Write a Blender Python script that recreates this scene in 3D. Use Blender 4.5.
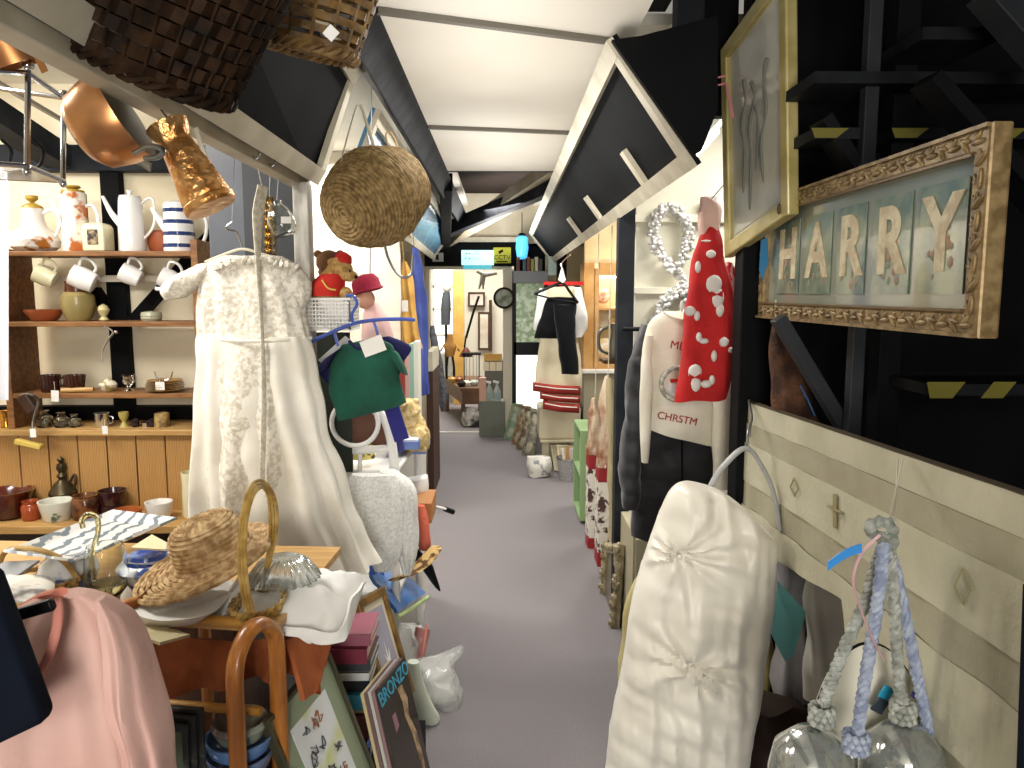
import bpy, bmesh, math, random
from mathutils import Vector as V, Matrix, noise
from math import sin, cos, pi, atan, radians, sqrt
random.seed(7)
for o in list(bpy.data.objects): bpy.data.objects.remove(o)
S = bpy.context.scene; COL = S.collection
# ---------------------------------------------------------------- camera, world, lights, exposure
F = 769.0
CAM = V((0, 0, 1.6))
pitch, yaw = atan(91/F), atan(11/F)
cd = bpy.data.cameras.new('camera'); cam = bpy.data.objects.new('camera', cd); COL.objects.link(cam)
cd.sensor_width = 36; cd.lens = 36*F/1024; cd.clip_start = .02
ROT = Matrix.Rotation(-yaw, 3, 'Z') @ Matrix.Rotation(pi/2-pitch, 3, 'X')
cam.matrix_world = Matrix.Translation(CAM) @ ROT.to_4x4()
S.camera = cam
w = bpy.data.worlds.new('shop_air'); S.world = w; w.use_nodes = True
w.node_tree.nodes['Background'].inputs[0].default_value = (1, .93, .82, 1)
w.node_tree.nodes['Background'].inputs[1].default_value = .2
S.view_settings.view_transform = 'Standard'; S.view_settings.look = 'None'
S.view_settings.gamma = 1; S.view_settings.use_curve_mapping = False
S.view_settings.exposure = .60
def light(name, loc, aim, power, sx, sy, col=(1, .965, .905)):
    l = bpy.data.lights.new(name, 'AREA'); l.shape = 'RECTANGLE'; l.size = sx; l.size_y = sy
    l.energy = power; l.color = col
    o = bpy.data.objects.new(name, l); COL.objects.link(o); o.location = loc
    o.rotation_euler = (V(aim)-V(loc)).to_track_quat('-Z', 'Y').to_euler(); return o
light('fill_behind', (-.1, -2.3, 2.2), (0, 3.2, 1.3), 36, 1.2, .6)  # added lamp behind the camera, stands in for the lit shop there
light('ceiling_fill_low', (0, -1.9, 1.2), (0, 2.6, 2.9), 42, .8, .8)  # added lamp aimed upward from behind the camera to brighten the aisle ceiling
for k_, (y_, p_) in enumerate(((2.3, 2.6), (4.1, 2.6), (7.5, 20))): light('ceiling_fill', (0, y_, 1.95), (0, y_, 3), p_, .3, 1.4)  # added fill lamps facing up, only to brighten the ceiling and gable
light('shop_light_left', (-1.75, 1.9, 2.44), (-1.6, 2.3, 0), 27, .9, .5)
light('shop_light_left_back', (-2.5, 2.9, 2.40), (-1.5, 3.3, 0), 13, .5, .5)
light('shop_light_right', (1.35, 3.1, 2.42), (1.1, 3.2, 0), 16, .7, .3)
light('aisle_fill', (0, 3.4, 2.33), (0, 3.4, 0), 22, .25, 1.6)  # added downlight without a fitting, brightens the aisle
light('far_aisle_fill', (0, 6.3, 2.33), (0, 6.3, 0), 26, .3, 1.6)  # second added fill hanging free, for the far half of the aisle
light('shop_light_far_left', (-1.5, 4.9, 2.45), (-1.3, 4.9, 0), 34, .8, .8)
light('shop_light_far_right', (1.4, 6.2, 2.45), (1.0, 6.4, 0), 24, .8, .8)
light('shop_light_end_room', (-.4, 10.2, 2.5), (-.3, 10.2, 0), 75, 1.6, 1.2, (1, .97, .9))

def W(px, py, Y):
    d = ROT @ V((px-512, 384-py, -F)); return CAM + d*(Y/d.y)
def Xp(px, py, x):
    d = ROT @ V((px-512, 384-py, -F)); return CAM + d*(x/d.x)
def Zp(px, py, z):
    d = ROT @ V((px-512, 384-py, -F)); return CAM + d*((z-1.6)/d.z)
def gx(px, Y, z=1.4):       # the x of a picture column at depth Y
    return W(px, 293-(z-1.6)*F/Y, Y).x
# ---------------------------------------------------------------- materials
MATS = {}
def srgb(h):
    if isinstance(h, str):
        h = [int(h[i:i+2], 16)/255 for i in (0, 2, 4)]
    return tuple((c/12.92 if c <= .04045 else ((c+.055)/1.055)**2.4) for c in h)+(1,)
def mat(name, col, rough=.6, metal=0., col2=None, ns=8., nd=3, bump=0., bs=40., stretch=None, trans=0., ior=1.45,
        emit=0., alpha=1., kind='noise', lo=.4, hi=.6, sheen=0., coat=0., spec=None):
    if name in MATS: return MATS[name]
    m = bpy.data.materials.new(name); m.use_nodes = True; nt = m.node_tree; b = nt.nodes['Principled BSDF']
    c = srgb(col)
    b.inputs['Base Color'].default_value = c; b.inputs['Roughness'].default_value = rough
    b.inputs['Metallic'].default_value = metal; b.inputs['Transmission Weight'].default_value = trans
    b.inputs['IOR'].default_value = ior; b.inputs['Alpha'].default_value = alpha
    b.inputs['Sheen Weight'].default_value = sheen; b.inputs['Coat Weight'].default_value = coat
    if spec is None: spec = .15 if (not metal and not coat and not trans and max(c[:3]) < .035) else .5
    b.inputs['Specular IOR Level'].default_value = spec
    tc = nt.nodes.new('ShaderNodeTexCoord'); mp = nt.nodes.new('ShaderNodeMapping')
    nt.links.new(tc.outputs['Object'], mp.inputs[0])
    if stretch: mp.inputs['Scale'].default_value = stretch
    def tex(scale, det=3, k=kind):
        if k == 'voronoi':
            t = nt.nodes.new('ShaderNodeTexVoronoi'); t.inputs['Scale'].default_value = scale; out = t.outputs['Distance']
        elif k == 'wave':
            t = nt.nodes.new('ShaderNodeTexWave'); t.inputs['Scale'].default_value = scale
            t.inputs['Distortion'].default_value = 6; t.inputs['Detail'].default_value = 3; out = t.outputs['Fac']
        else:
            t = nt.nodes.new('ShaderNodeTexNoise'); t.inputs['Scale'].default_value = scale
            t.inputs['Detail'].default_value = det; out = t.outputs['Fac']
        nt.links.new(mp.outputs[0], t.inputs['Vector']); return out
    if col2:
        r = nt.nodes.new('ShaderNodeValToRGB'); r.color_ramp.elements[0].position = lo; r.color_ramp.elements[1].position = hi
        r.color_ramp.elements[0].color = c; r.color_ramp.elements[1].color = srgb(col2)
        nt.links.new(tex(ns, nd), r.inputs[0]); nt.links.new(r.outputs[0], b.inputs['Base Color'])
    if bump:
        bn = nt.nodes.new('ShaderNodeBump'); bn.inputs['Strength'].default_value = bump; bn.inputs['Distance'].default_value = .01
        nt.links.new(tex(bs, 4), bn.inputs['Height']); nt.links.new(bn.outputs[0], b.inputs['Normal'])
    if emit:
        b.inputs['Emission Color'].default_value = c; b.inputs['Emission Strength'].default_value = emit
    MATS[name] = m; return m
cream = mat('cream_wall', 'e6dcc2', .85, col2='dccfb2', ns=2.5, bump=.15, bs=30)
ceilm = mat('ceiling_cream', 'efebe0', .8, col2='e8e2d5', ns=1.2)
black = mat('black_paint', '060709', .75, col2='0a0b0d', ns=5, bump=.1, bs=20)
blackboard = mat('black_panel_board', '131415', .75, spec=.04, col2='191b1d', ns=3, bump=.04, bs=14)
beamm = mat('grey_black_timber', '202226', .65, col2='31343a', ns=4, lo=.45, hi=.7, bump=.5, bs=9, spec=.12)
greyp = mat('grey_gloss_paint', '60636b', .35, col2='6a6e76', ns=4)
trimw = mat('off_white_trim', 'cfc8b4', .5, col2='bdb5a0', ns=7)
carpet = mat('carpet', '858083', .95, col2='757073', ns=220, lo=.35, hi=.65, bump=.5, bs=260)
pine = mat('pine_boards', 'bd9259', .45, col2='a27540', ns=5, stretch=(9, 9, .8), kind='wave', lo=.2, hi=.9)
pinel = mat('pine_ledge', 'c09a62', .45, col2='ad854c', ns=6, stretch=(1, 9, 9))
shelfw = mat('shelf_wood', '93663c', .5, col2='78502c', ns=6, stretch=(1.2, 8, 8))
darkw = mat('dark_wood', '4a2b17', .45, col2='361d0f', ns=6, stretch=(8, 8, 1))
white = mat('white_paint', 'e4e2dc', .4)
wcloth = mat('white_cloth', 'e8e5df', .9, col2='dcd8d0', ns=6, bump=.25, bs=25)
chrome = mat('chrome', 'c9ccd0', .15, 1)
steel = mat('dull_steel', '8b8f93', .35, 1)
gold = mat('gold_frame', 'b3914f', .4, .55, col2='8e6d35', ns=30)
brass = mat('brass', 'd9a54a', .22, 1, col2='b9812f', ns=16, bump=.35, bs=30)
copper = mat('copper', 'd19a68', .3, .85, col2='b87f50', ns=7)
tin = mat('tin_lining', 'b5b1a6', .5, .15)
glass = mat('clear_glass', 'f4f8f6', .04, trans=1., ior=1.45)
paper = mat('paper_tag', 'e9e7e2', .8)
china = mat('white_china', 'eceae6', .15, coat=.5)
print_black = mat('black_plastic', '131416', .35)
# ---------------------------------------------------------------- mesh builders
def off(o):
    v = V((0, 0, 0))
    while o is not None: v = v+o.location; o = o.parent
    return v
def cr(pts, n=6, closed=False):
    """points along a smooth curve through pts"""
    P = [V(p) for p in pts]; out = []; L = len(P)
    for i in range(L if closed else L-1):
        g = (lambda k: P[k % L]) if closed else (lambda k: P[max(0, min(L-1, k))])
        a, b, c, d = g(i-1), g(i), g(i+1), g(i+2)
        for j in range(n):
            t = j/n
            out.append(.5*((2*b)+(c-a)*t+(2*a-5*b+4*c-d)*t*t+(3*b-a-3*c+d)*t**3))
    if not closed: out.append(P[-1])
    return out
class M:
    def __init__(s): s.b = bmesh.new()
    def face(s, pts):
        try: s.b.faces.new([s.b.verts.new(p) for p in pts])
        except ValueError: pass
        return s
    def box(s, c, d, rot=None):
        c = V(c); r = rot or Matrix.Identity(3)
        vs = [s.b.verts.new(c+r@V((x*d[0]/2, y*d[1]/2, z*d[2]/2))) for x in (-1, 1) for y in (-1, 1) for z in (-1, 1)]
        for f in ((0, 1, 3, 2), (4, 6, 7, 5), (0, 4, 5, 1), (2, 3, 7, 6), (0, 2, 6, 4), (1, 5, 7, 3)):
            s.b.faces.new([vs[i] for i in f])
        return s
    def box2(s, a, b):
        a, b = V(a), V(b); return s.box((a+b)/2, [abs(x) for x in (b-a)])
    def bar(s, a, b, w, h, up=(0, 0, 1)):
        a, b = V(a), V(b); d = (b-a).normalized(); u = V(up)
        if abs(d.dot(u)) > .98: u = V((0, 1, 0))
        x = d.cross(u).normalized(); z = x.cross(d)
        return s.box((a+b)/2, (w, (b-a).length, h), Matrix((x, d, z)).transposed())
    def slab(s, poly, t):
        """polygon given by 3-D points, thickened by the vector t"""
        t = V(t); A = [s.b.verts.new(V(p)) for p in poly]; B = [s.b.verts.new(V(p)+t) for p in poly]
        s.b.faces.new(A); s.b.faces.new(B[::-1]); n = len(A)
        for i in range(n): s.b.faces.new((A[i], B[i], B[(i+1) % n], A[(i+1) % n]))
        return s
    def tube(s, pts, r, n=8, closed=False, flat=1., cap=True):
        P = [V(p) for p in pts]; L = len(P); R = r if isinstance(r, (list, tuple)) else [r]*L
        rings = []; up = V((.013, .027, 1))
        prev = None
        for i, p in enumerate(P):
            a = P[(i-1) % L] if (closed or i > 0) else p
            b = P[(i+1) % L] if (closed or i < L-1) else p
            d = (b-a)
            if d.length < 1e-9: d = V((0, 0, 1))
            d.normalize()
            x = (d.cross(up) if prev is None else prev-d*prev.dot(d))
            if x.length < 1e-4: x = d.cross(V((1, 0, 0)))
            x.normalize(); prev = x; y = d.cross(x)
            rr = R[min(i, len(R)-1)]
            rings.append([s.b.verts.new(p+x*cos(2*pi*k/n)*rr+y*sin(2*pi*k/n)*rr*flat) for k in range(n)])
        for i in range(L if closed else L-1):
            A, B = rings[i], rings[(i+1) % L]
            for k in range(n): s.b.faces.new((A[k], A[(k+1) % n], B[(k+1) % n], B[k]))
        if cap and not closed:
            s.b.faces.new(rings[0][::-1]); s.b.faces.new(rings[-1])
        return s
    def lathe(s, prof, c=(0, 0, 0), n=24, rot=None, closed=False, flute=0, fa=0., sq=1.):
        c = V(c); r_ = rot or Matrix.Identity(3); rings = []
        for (r, z) in prof:
            rings.append([s.b.verts.new(c+r_@V(((r*(1+fa*cos(flute*2*pi*k/n)))*cos(2*pi*k/n), sq*(r*(1+fa*cos(flute*2*pi*k/n)))*sin(2*pi*k/n), z))) for k in range(n)])
        for i in range(len(rings)-1):
            A, B = rings[i], rings[i+1]
            for k in range(n): s.b.faces.new((A[k], A[(k+1) % n], B[(k+1) % n], B[k]))
        if not closed:
            if prof[0][0] > 1e-4: s.b.faces.new(rings[0][::-1])
            if prof[-1][0] > 1e-4: s.b.faces.new(rings[-1])
        return s
    def ball(s, c, r, sub=2, sc=(1, 1, 1), rot=None):
        mt = Matrix.Translation(V(c)) @ ((rot or Matrix.Identity(3)).to_4x4()) @ Matrix.Diagonal((r*sc[0], r*sc[1], r*sc[2], 1))
        bmesh.ops.create_icosphere(s.b, subdivisions=sub, radius=1, matrix=mt); return s
    def loft(s, rows, n=32, rip=0, amp=0., crump=0., cap=True, steps=5, seed=0., fs=9.):
        """rows = (centre, half width vector, half depth vector); smooth ellipses joined, with folds and crumples"""
        C_ = cr([r[0] for r in rows], steps); A_ = cr([r[1] for r in rows], steps); B_ = cr([r[2] for r in rows], steps)
        rings = []; L = len(C_)
        for i in range(L):
            t = i/(L-1); ring = []
            for k in range(n):
                a = 2*pi*k/n
                f = 1+amp*(.25+.75*t)*sin(rip*a+seed+1.3*sin(3*t+seed)) if rip else 1
                ca, sa = cos(a), sin(a)
                ca = math.copysign(abs(ca)**.8, ca); sa = math.copysign(abs(sa)**.8, sa)
                ae = 1+(f-1)*.25
                p = C_[i]+A_[i]*ca*ae+B_[i]*sa*f
                if crump:
                    q = p*fs+V((seed, seed, seed))
                    p = p+V((noise.noise(q), noise.noise(q+V((9, 3, 1)))*1.0, noise.noise(q+V((2, 7, 5)))))*crump
                ring.append(s.b.verts.new(p))
            rings.append(ring)
        for i in range(L-1):
            A, B = rings[i], rings[i+1]
            for k in range(n): s.b.faces.new((A[k], A[(k+1) % n], B[(k+1) % n], B[k]))
        if cap: s.b.faces.new(rings[0][::-1]); s.b.faces.new(rings[-1])
        return s
    def sheet(s, fn, nu, nv, th=.003):
        """two-sided sheet p=fn(u,v) given real thickness along its normals"""
        g = [[V(fn(i/nu, j/nv)) for j in range(nv+1)] for i in range(nu+1)]
        def nrm(i, j):
            a = g[min(i+1, nu)][j]-g[max(i-1, 0)][j]; b = g[i][min(j+1, nv)]-g[i][max(j-1, 0)]
            c = a.cross(b); return c.normalized() if c.length > 1e-12 else V((0, 0, 1))
        A = [[s.b.verts.new(g[i][j]) for j in range(nv+1)] for i in range(nu+1)]
        B = [[s.b.verts.new(g[i][j]+nrm(i, j)*th) for j in range(nv+1)] for i in range(nu+1)]
        for i in range(nu):
            for j in range(nv):
                s.b.faces.new((A[i][j], A[i+1][j], A[i+1][j+1], A[i][j+1]))
                s.b.faces.new((B[i][j], B[i][j+1], B[i+1][j+1], B[i+1][j]))
        for i in range(nu):
            s.b.faces.new((A[i][0], B[i][0], B[i+1][0], A[i+1][0])); s.b.faces.new((A[i][nv], A[i+1][nv], B[i+1][nv], B[i][nv]))
        for j in range(nv):
            s.b.faces.new((A[0][j], A[0][j+1], B[0][j+1], B[0][j])); s.b.faces.new((A[nu][j], B[nu][j], B[nu][j+1], A[nu][j+1]))
        return s
    def weave(s, ringf, n, m, w, th, stw, twist=0.):
        """real wickerwork: ringf(t,angle,off)->point; m weavers round, n stakes up"""
        for j in range(m):
            t = (j+.5)/m; K = n*2*2
            pts = [ringf(t, 2*pi*k/K, th*1.1*cos(pi*(k/2+j))) for k in range(K)]
            s.ribbon(pts, ringf(min(1, t+.01), 0, 0)-ringf(max(0, t-.01), 0, 0), w, th, True)
        for i in range(n):
            pts = [ringf(k/14, 2*pi*i/n+twist*k/14, 0) for k in range(15)]
            s.tube(pts, stw, 5, cap=False)
        return s
    def ribbon(s, pts, up, w, th, closed):
        L = len(pts); cen = sum(pts, V((0, 0, 0)))/L; rings = []
        up = up.normalized() if up.length > 0 else V((0, 0, 1))
        for i, p in enumerate(pts):
            o = (p-cen); o = (o-up*o.dot(up)); o.normalize()
            rings.append([s.b.verts.new(p+up*a*w/2+o*b*th/2) for a, b in ((-1, -1), (1, -1), (1, 1), (-1, 1))])
        for i in range(L if closed else L-1):
            A, B = rings[i], rings[(i+1) % L]
            for k in range(4): s.b.faces.new((A[k], A[(k+1) % 4], B[(k+1) % 4], B[k]))
        return s
    def mk(s, name, m, parent=None, smooth=True, bevel=0., seg=2):
        bmesh.ops.recalc_face_normals(s.b, faces=s.b.faces)
        me = bpy.data.meshes.new(name); o = bpy.data.objects.new(name, me)
        if parent is None:
            vs = s.b.verts; lo = [min(v.co[i] for v in vs) for i in range(3)]; hi = [max(v.co[i] for v in vs) for i in range(3)]
            d = V(((lo[0]+hi[0])/2, (lo[1]+hi[1])/2, lo[2])); o.location = d
        else: d = off(parent); o.parent = parent
        for v in s.b.verts: v.co -= d
        s.b.to_mesh(me); s.b.free(); me.materials.append(m)
        if smooth:
            me.polygons.foreach_set('use_smooth', [True]*len(me.polygons))
            try: me.set_sharp_from_angle(angle=radians(38))
            except Exception: pass
        COL.objects.link(o)
        if bevel:
            bv = o.modifiers.new('edge', 'BEVEL'); bv.width = bevel; bv.segments = seg; bv.limit_method = 'ANGLE'
        return o
def tag(o, label, cat, group=None, kind=None):
    o['label'] = label; o['category'] = cat
    if group: o['group'] = group
    if kind: o['kind'] = kind
    return o
def T(name, label, cat, loc, group=None):
    o = bpy.data.objects.new(name, None); COL.objects.link(o); o.location = loc; o.empty_display_size = .05
    return tag(o, label, cat, group)
def ST(o, label=None):
    o['kind'] = 'structure'
    if label: o['label'] = label
    return o
def dup(root, loc, label=None, rot=None, group=None, sc=None):
    r = root.copy(); COL.objects.link(r); r.location = loc
    if rot is not None: r.rotation_euler = rot
    if sc: r.scale = (sc, sc, sc)
    if label: r['label'] = label
    if group: r['group'] = group
    for ch in list(root.children):
        c = ch.copy(); COL.objects.link(c); c.parent = r
        for g in ch.children:
            d = g.copy(); COL.objects.link(d); d.parent = c
    return r
def pose(root, loc, rot=(0, 0, 0)):
    root.location = loc; root.rotation_euler = rot; return root
def text(body, size, m, parent, origin, xdir, ydir, name='lettering', ext=.001, align='CENTER', off_=0.):
    cu = bpy.data.curves.new(name, 'FONT'); cu.body = body; cu.size = size; cu.extrude = ext; cu.align_x = align; cu.align_y = 'CENTER'; cu.offset = off_
    t = bpy.data.objects.new('tmp', cu); COL.objects.link(t)
    dg = bpy.context.evaluated_depsgraph_get(); me = bpy.data.meshes.new_from_object(t.evaluated_get(dg))
    bpy.data.objects.remove(t)
    x = V(xdir).normalized(); y = (V(ydir)-x*V(ydir).dot(x)).normalized(); z = x.cross(y)
    me.transform(Matrix.Translation(V(origin)-off(parent)) @ Matrix((x, y, z)).transposed().to_4x4())
    me.name = name; me.materials.clear(); me.materials.append(m)
    o = bpy.data.objects.new(name, me); COL.objects.link(o); o.parent = parent; return o
def rows(L, Y, dep, nrm=(0, 1, 0)):
    """loft rows from (left column, right column, row[, depth, Y]) read off the picture at a distance Y"""
    out = []
    for r in L:
        yy = r[4] if len(r) > 4 else Y; d = r[3] if len(r) > 3 else dep
        a, b = W(r[0], r[2], yy), W(r[1], r[2], yy); out.append(((a+b)/2, (b-a)/2, V(nrm)*d))
    return out
def tagcard(name, px, py, Y, w, h, label, ang=0., group='paper price tags', m=None, string=None):
    c = W(px, py, Y); r = Matrix.Rotation(ang, 3, 'Y')
    t = M().box(c, (w, .0015, h), r)
    if string: t.tube([c+r@V((0, 0, h/2)), c+V((0, 0, h/2+string))], .0008, 4)
    return tag(t.mk(name, m or paper, smooth=False), label, 'price tag', group)
def hanger(w, m, parent, c, xd, drop=.1, hook=.06, th=.006, name='hanger'):
    """coat hanger: arms from c sloping down along +-xd, with a hook above"""
    c = V(c); x = V(xd).normalized(); u = V((0, 0, 1))
    b = M(); b.tube(cr([c-x*w/2-u*drop, c-x*w/4-u*drop*.35, c, c+x*w/4-u*drop*.35, c+x*w/2-u*drop], 5), th, 8, flat=.7)
    o = b.mk(name, m, parent)
    k = M(); k.tube(cr([c, c+u*hook*.6, c+x*hook*.45+u*hook*1.1, c+u*hook*1.6, c-x*hook*.4+u*hook*1.2], 6), .0022, 6)
    k.mk('hook', steel, o if name == 'hanger' else parent); return o
# ---------------------------------------------------------------- the room
ST(M().box2((-4, -2.5, -.05), (4, 12.5, 0)).mk('floor', carpet, smooth=False), 'worn mauve grey carpet running down the aisle')
YD = 8.75                                            # the wall with the doorway at the end of the aisle
ZC = 2.36
# aisle ceiling, and flat ceilings over both sides
ST(M().box2((-.40, -2.5, ZC), (.40, 4.95, ZC+.04)).mk('ceiling', ceilm, smooth=False), 'off-white boarded ceiling over the aisle')
a, b = W(372, 28, 2.18), W(608, 53, 2.42)
ST(M().bar(V((-.33, 2.17, ZC-.008)), V((.40, 2.44, ZC-.008)), .022, .016).mk('trim_1', mat('bar_grey', '6b665c', .5), smooth=False))
ST(M().bar(V((-.33, 3.63, ZC-.008)), V((.40, 3.76, ZC-.008)), .022, .016).mk('trim_2', mat('bar_grey', '6b665c', .5), smooth=False))
ST(M().box2((-3.2, -2.5, 2.56), (-.36, 8.7, 2.6)).mk('ceiling', ceilm, smooth=False))
ST(M().box2((.36, 2.9, 2.56), (3.2, 8.7, 2.6)).mk('ceiling', ceilm, smooth=False))
ST(M().box2((-3.2, 8.9, 2.6), (3.2, 12.2, 2.64)).mk('ceiling', ceilm, smooth=False))
# dark loft opening past the low ceiling, rafter and sloping plaster
ST(M().box2((-.42, 4.95, 2.36), (.42, 5.0, 2.60)).mk('trim_3', black, smooth=False))
plaster = mat('old_plaster', 'd2c9b4', .9, col2='b3a68c', ns=3.5, bump=.3, bs=9)
ST(M().slab([W(448, 248, 8.4), W(470, 226, 7.6), W(508, 200, 6.5), W(556, 168, 5.6), W(640, 128, 5.02), W(640, 152, 5.2), W(556, 188, 6.3)], (0, .05, .1)).mk('ceiling_slope', plaster, smooth=False))
# gable wall above the door header
ST(M().box2((-.95, YD, 2.12), (3.2, YD+.1, 3.2)).mk('wall_end_upper', mat('gable_plaster', 'd9d0bb', .9, col2='cabfa5', ns=3, bump=.2, bs=8), smooth=False))
rb = M().bar(W(428, 238, 8.2), W(556, 184, 6.0), .09, .13)
ST(rb.mk('beam_rafter', beamm, smooth=False, bevel=.006), 'dark timber rafter crossing above the doorway')
ST(M().box2((-.42, 5.0, 2.70), (.42, 8.75, 2.76)).mk('ceiling_loft', mat('loft_brown', '2c2420', .9), smooth=False))
ST(M().bar(W(446, 182, 5.3), W(446, 244, 8.5), .09, .12).mk('beam_loft', black, smooth=False, bevel=.006))
# long wall beam on the left of the ceiling, peeling
lb = M().slab([V((-.33, -.5, ZC)), V((-.33, 8.6, ZC)), V((-.33, 8.6, ZC-.02)), V((-.42, 8.6, ZC-.13)), V((-.42, -.5, ZC-.13))][:2]+[V((-.40, 8.6, ZC-.1)), V((-.40, -.5, ZC-.1))], (-.05, 0, .05))
ST(lb.mk('beam_ceiling', beamm, smooth=False, bevel=.006), 'grey black timber beam along the ceiling edge, its paint peeling')
# sloping black boards with off-white frames on both sides of the aisle ceiling
def sloping(name, tn, bn, tf, bf, side, lab, strips=(), tint=None):
    r = T(name, lab, 'wall panel', (bn+bf)/2, 'sloping black ceiling panels'); r['kind'] = 'structure'; del r['category']
    nrm = (bn-tn).cross(tf-tn).normalized()
    if nrm.z < 0: nrm = -nrm
    M().slab([tn, tf, bf, bn], nrm*.015).mk('panel', tint or blackboard, r, smooth=False)
    f = M(); wv = (bn-tn).normalized(); lv = (bf-bn).normalized()
    lw = .055
    for p, q, s_ in ((tn, tf, 1), (bn, bf, -1)): f.slab([p, q, q+wv*lw*s_, p+wv*lw*s_], -nrm*.022)
    for p, q, s_ in ((tn, bn, 1), (tf, bf, -1)): f.slab([p+wv*lw, q-wv*lw, q-wv*lw+lv*lw*s_, p+wv*lw+lv*lw*s_], -nrm*.020)
    f.mk('frame', trimw, r, smooth=False)
    for k, (v, wd) in enumerate(strips):
        p = bn+(bf-bn)*v; q = tn+(tf-tn)*v; e = (p+(q-p)*.45)
        M().slab([p, e, e+lv*wd, p+lv*wd], -nrm*.019).mk('batten', trimw, r, smooth=False)
    return r, nrm
zt, zb = 2.33, 1.97
sloping('ceiling_panel', V((.32, 2.3, zt)), V((.575, 2.3, zb)), V((.32, 8.5, zt-.07)), V((.575, 8.5, zb-.04)), 1,
        'long sloping black panel in an off-white frame right of the aisle', ((.095, .06), (.30, .07), (.47, .09)))
sloping('ceiling_panel', V((-.40, .55, zt)), V((-.625, .55, zb)), V((-.47, 2.62, 2.33)), V((-.625, 2.62, 1.965)), -1,
        'near sloping black panel in an off-white frame left of the aisle')
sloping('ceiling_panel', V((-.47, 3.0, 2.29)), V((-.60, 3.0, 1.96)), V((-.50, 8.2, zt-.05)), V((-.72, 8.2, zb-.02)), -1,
        'far sloping panel left of the aisle, blue reflection painted into its colour', tint=mat('painted_blue_sheen', '5a86a6', .25, col2='44708f', ns=2))  # blue reflections put into the board colour
# white rim below the left panels, and grey fascia behind them
ST(M().box2((-.68, -.5, 1.94), (-.635, 2.64, 1.975)).mk('trim_4', trimw, smooth=False, bevel=.003))
ST(M().box2((-.70, -.5, 1.98), (-.66, 2.64, 2.56)).mk('trim_5', mat('dark_grey_fascia', '3b3e40', .6), smooth=False))
# black boxing above the right panel and the dark stairwell side
ST(M().slab([W(611, 42, 2.29), W(640, 38, 2.29), W(716, 18, 2.29), W(716, 110, 2.29), W(700, 152, 2.29), W(692, 157, 2.29)], (0, -.02, 0)).mk('wall_box', black, smooth=False))
ST(M().box2((.41, -2, 2.38), (.46, 2.25, 3.2)).mk('wall_bulkhead', black, smooth=False))
ST(M().box2((.46, -2, 2.9), (3.2, 3.0, 2.95)).mk('ceiling_stairwell', black, smooth=False))
ST(M().box2((.52, 2.36, 2.1), (.60, 2.44, 2.9)).mk('beam_post', beamm, smooth=False, bevel=.005))
ST(M().box2((.62, 2.70, 2.2), (.80, 2.75, 2.9)).mk('wall_box_back', black, smooth=False))
xa, xb = gx(737, 2.5), gx(768, 2.5)
ST(M().box2((xa, 2.47, 0), (xb, 2.56, 2.9)).mk('beam_corner_post', black, smooth=False, bevel=.005), 'black corner post of the staircase')
# stairwell far wall and back wall
ST(M().box2((1.9, -2, 0), (1.95, 3.0, 2.95)).mk('wall_right', black, smooth=False))
ST(M().box2((xb, 2.52, 0), (1.95, 2.56, 2.9)).mk('wall_stair_back', black, smooth=False))
ST(M().box2((.8, -2.5, 0), (3.2, -2.45, 3)).mk('wall_behind_right', black, smooth=False))
# staircase: stringers, treads with hazard tape, posts, brace
stg = T('staircase', 'dark open staircase behind the framed pictures, hazard tape on its treads', 'staircase', (1.4, 1.6, 0))
stone = mat('stair_paint', '0b0c0e', .5, col2='111215', ns=6)
treadm = mat('stair_tread', '121316', .55, col2='1c1e21', ns=8)
for p, q in ((W(925, 80, 1.75), W(1080, 250, 1.75)), (W(820, 120, 2.05), W(940, 300, 2.05))):
    M().bar(p, q, .03, .09, (0, 1, 0)).mk('stringer', stone, stg, smooth=False)
yel = mat('hazard_yellow', '6a6320', .6); 
for (x0, x1, y, Y, hz) in ((923, 1000, 33, 1.85, 0), (815, 1090, 77, 1.95, 0), (815, 870, 133, 2.0, 1), (895, 1060, 133, 2.0, 1), (930, 1110, 390, 1.85, 1)):
    p, q = W(x0, y, Y), W(x1, y, Y)
    t = M().box2((p.x, Y-.0, p.z-.014), (q.x, Y+.2, p.z+.014)).mk('tread', treadm, stg, smooth=False)
    if hz:
        n = M(); k = p.x; h = .02 if y > 200 else .012
        while k < q.x-.05:
            n.slab([(k, Y-.003, p.z-h), (k+.055, Y-.003, p.z-h), (k+.085, Y-.003, p.z+h), (k-.01 if k == p.x else k+.03, Y-.003, p.z+h)], (0, .0025, 0)); k += .125
        n.mk('hazard_tape', yel, t, smooth=False)
lt = mat('grey_timber_lit', '25272a', .5, col2='2f3134', ns=5)  # light on the timber put into its paler grey
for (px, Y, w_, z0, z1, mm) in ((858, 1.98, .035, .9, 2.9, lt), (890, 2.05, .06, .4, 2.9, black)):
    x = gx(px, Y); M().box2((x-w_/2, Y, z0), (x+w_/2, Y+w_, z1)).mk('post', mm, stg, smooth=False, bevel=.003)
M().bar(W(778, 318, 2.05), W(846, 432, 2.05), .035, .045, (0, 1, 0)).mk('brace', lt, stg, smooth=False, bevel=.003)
M().bar(W(985, -10, 1.7), W(1060, 75, 1.7), .05, .08, (0, 1, 0)).mk('handrail', lt, stg, smooth=False, bevel=.003)
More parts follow.
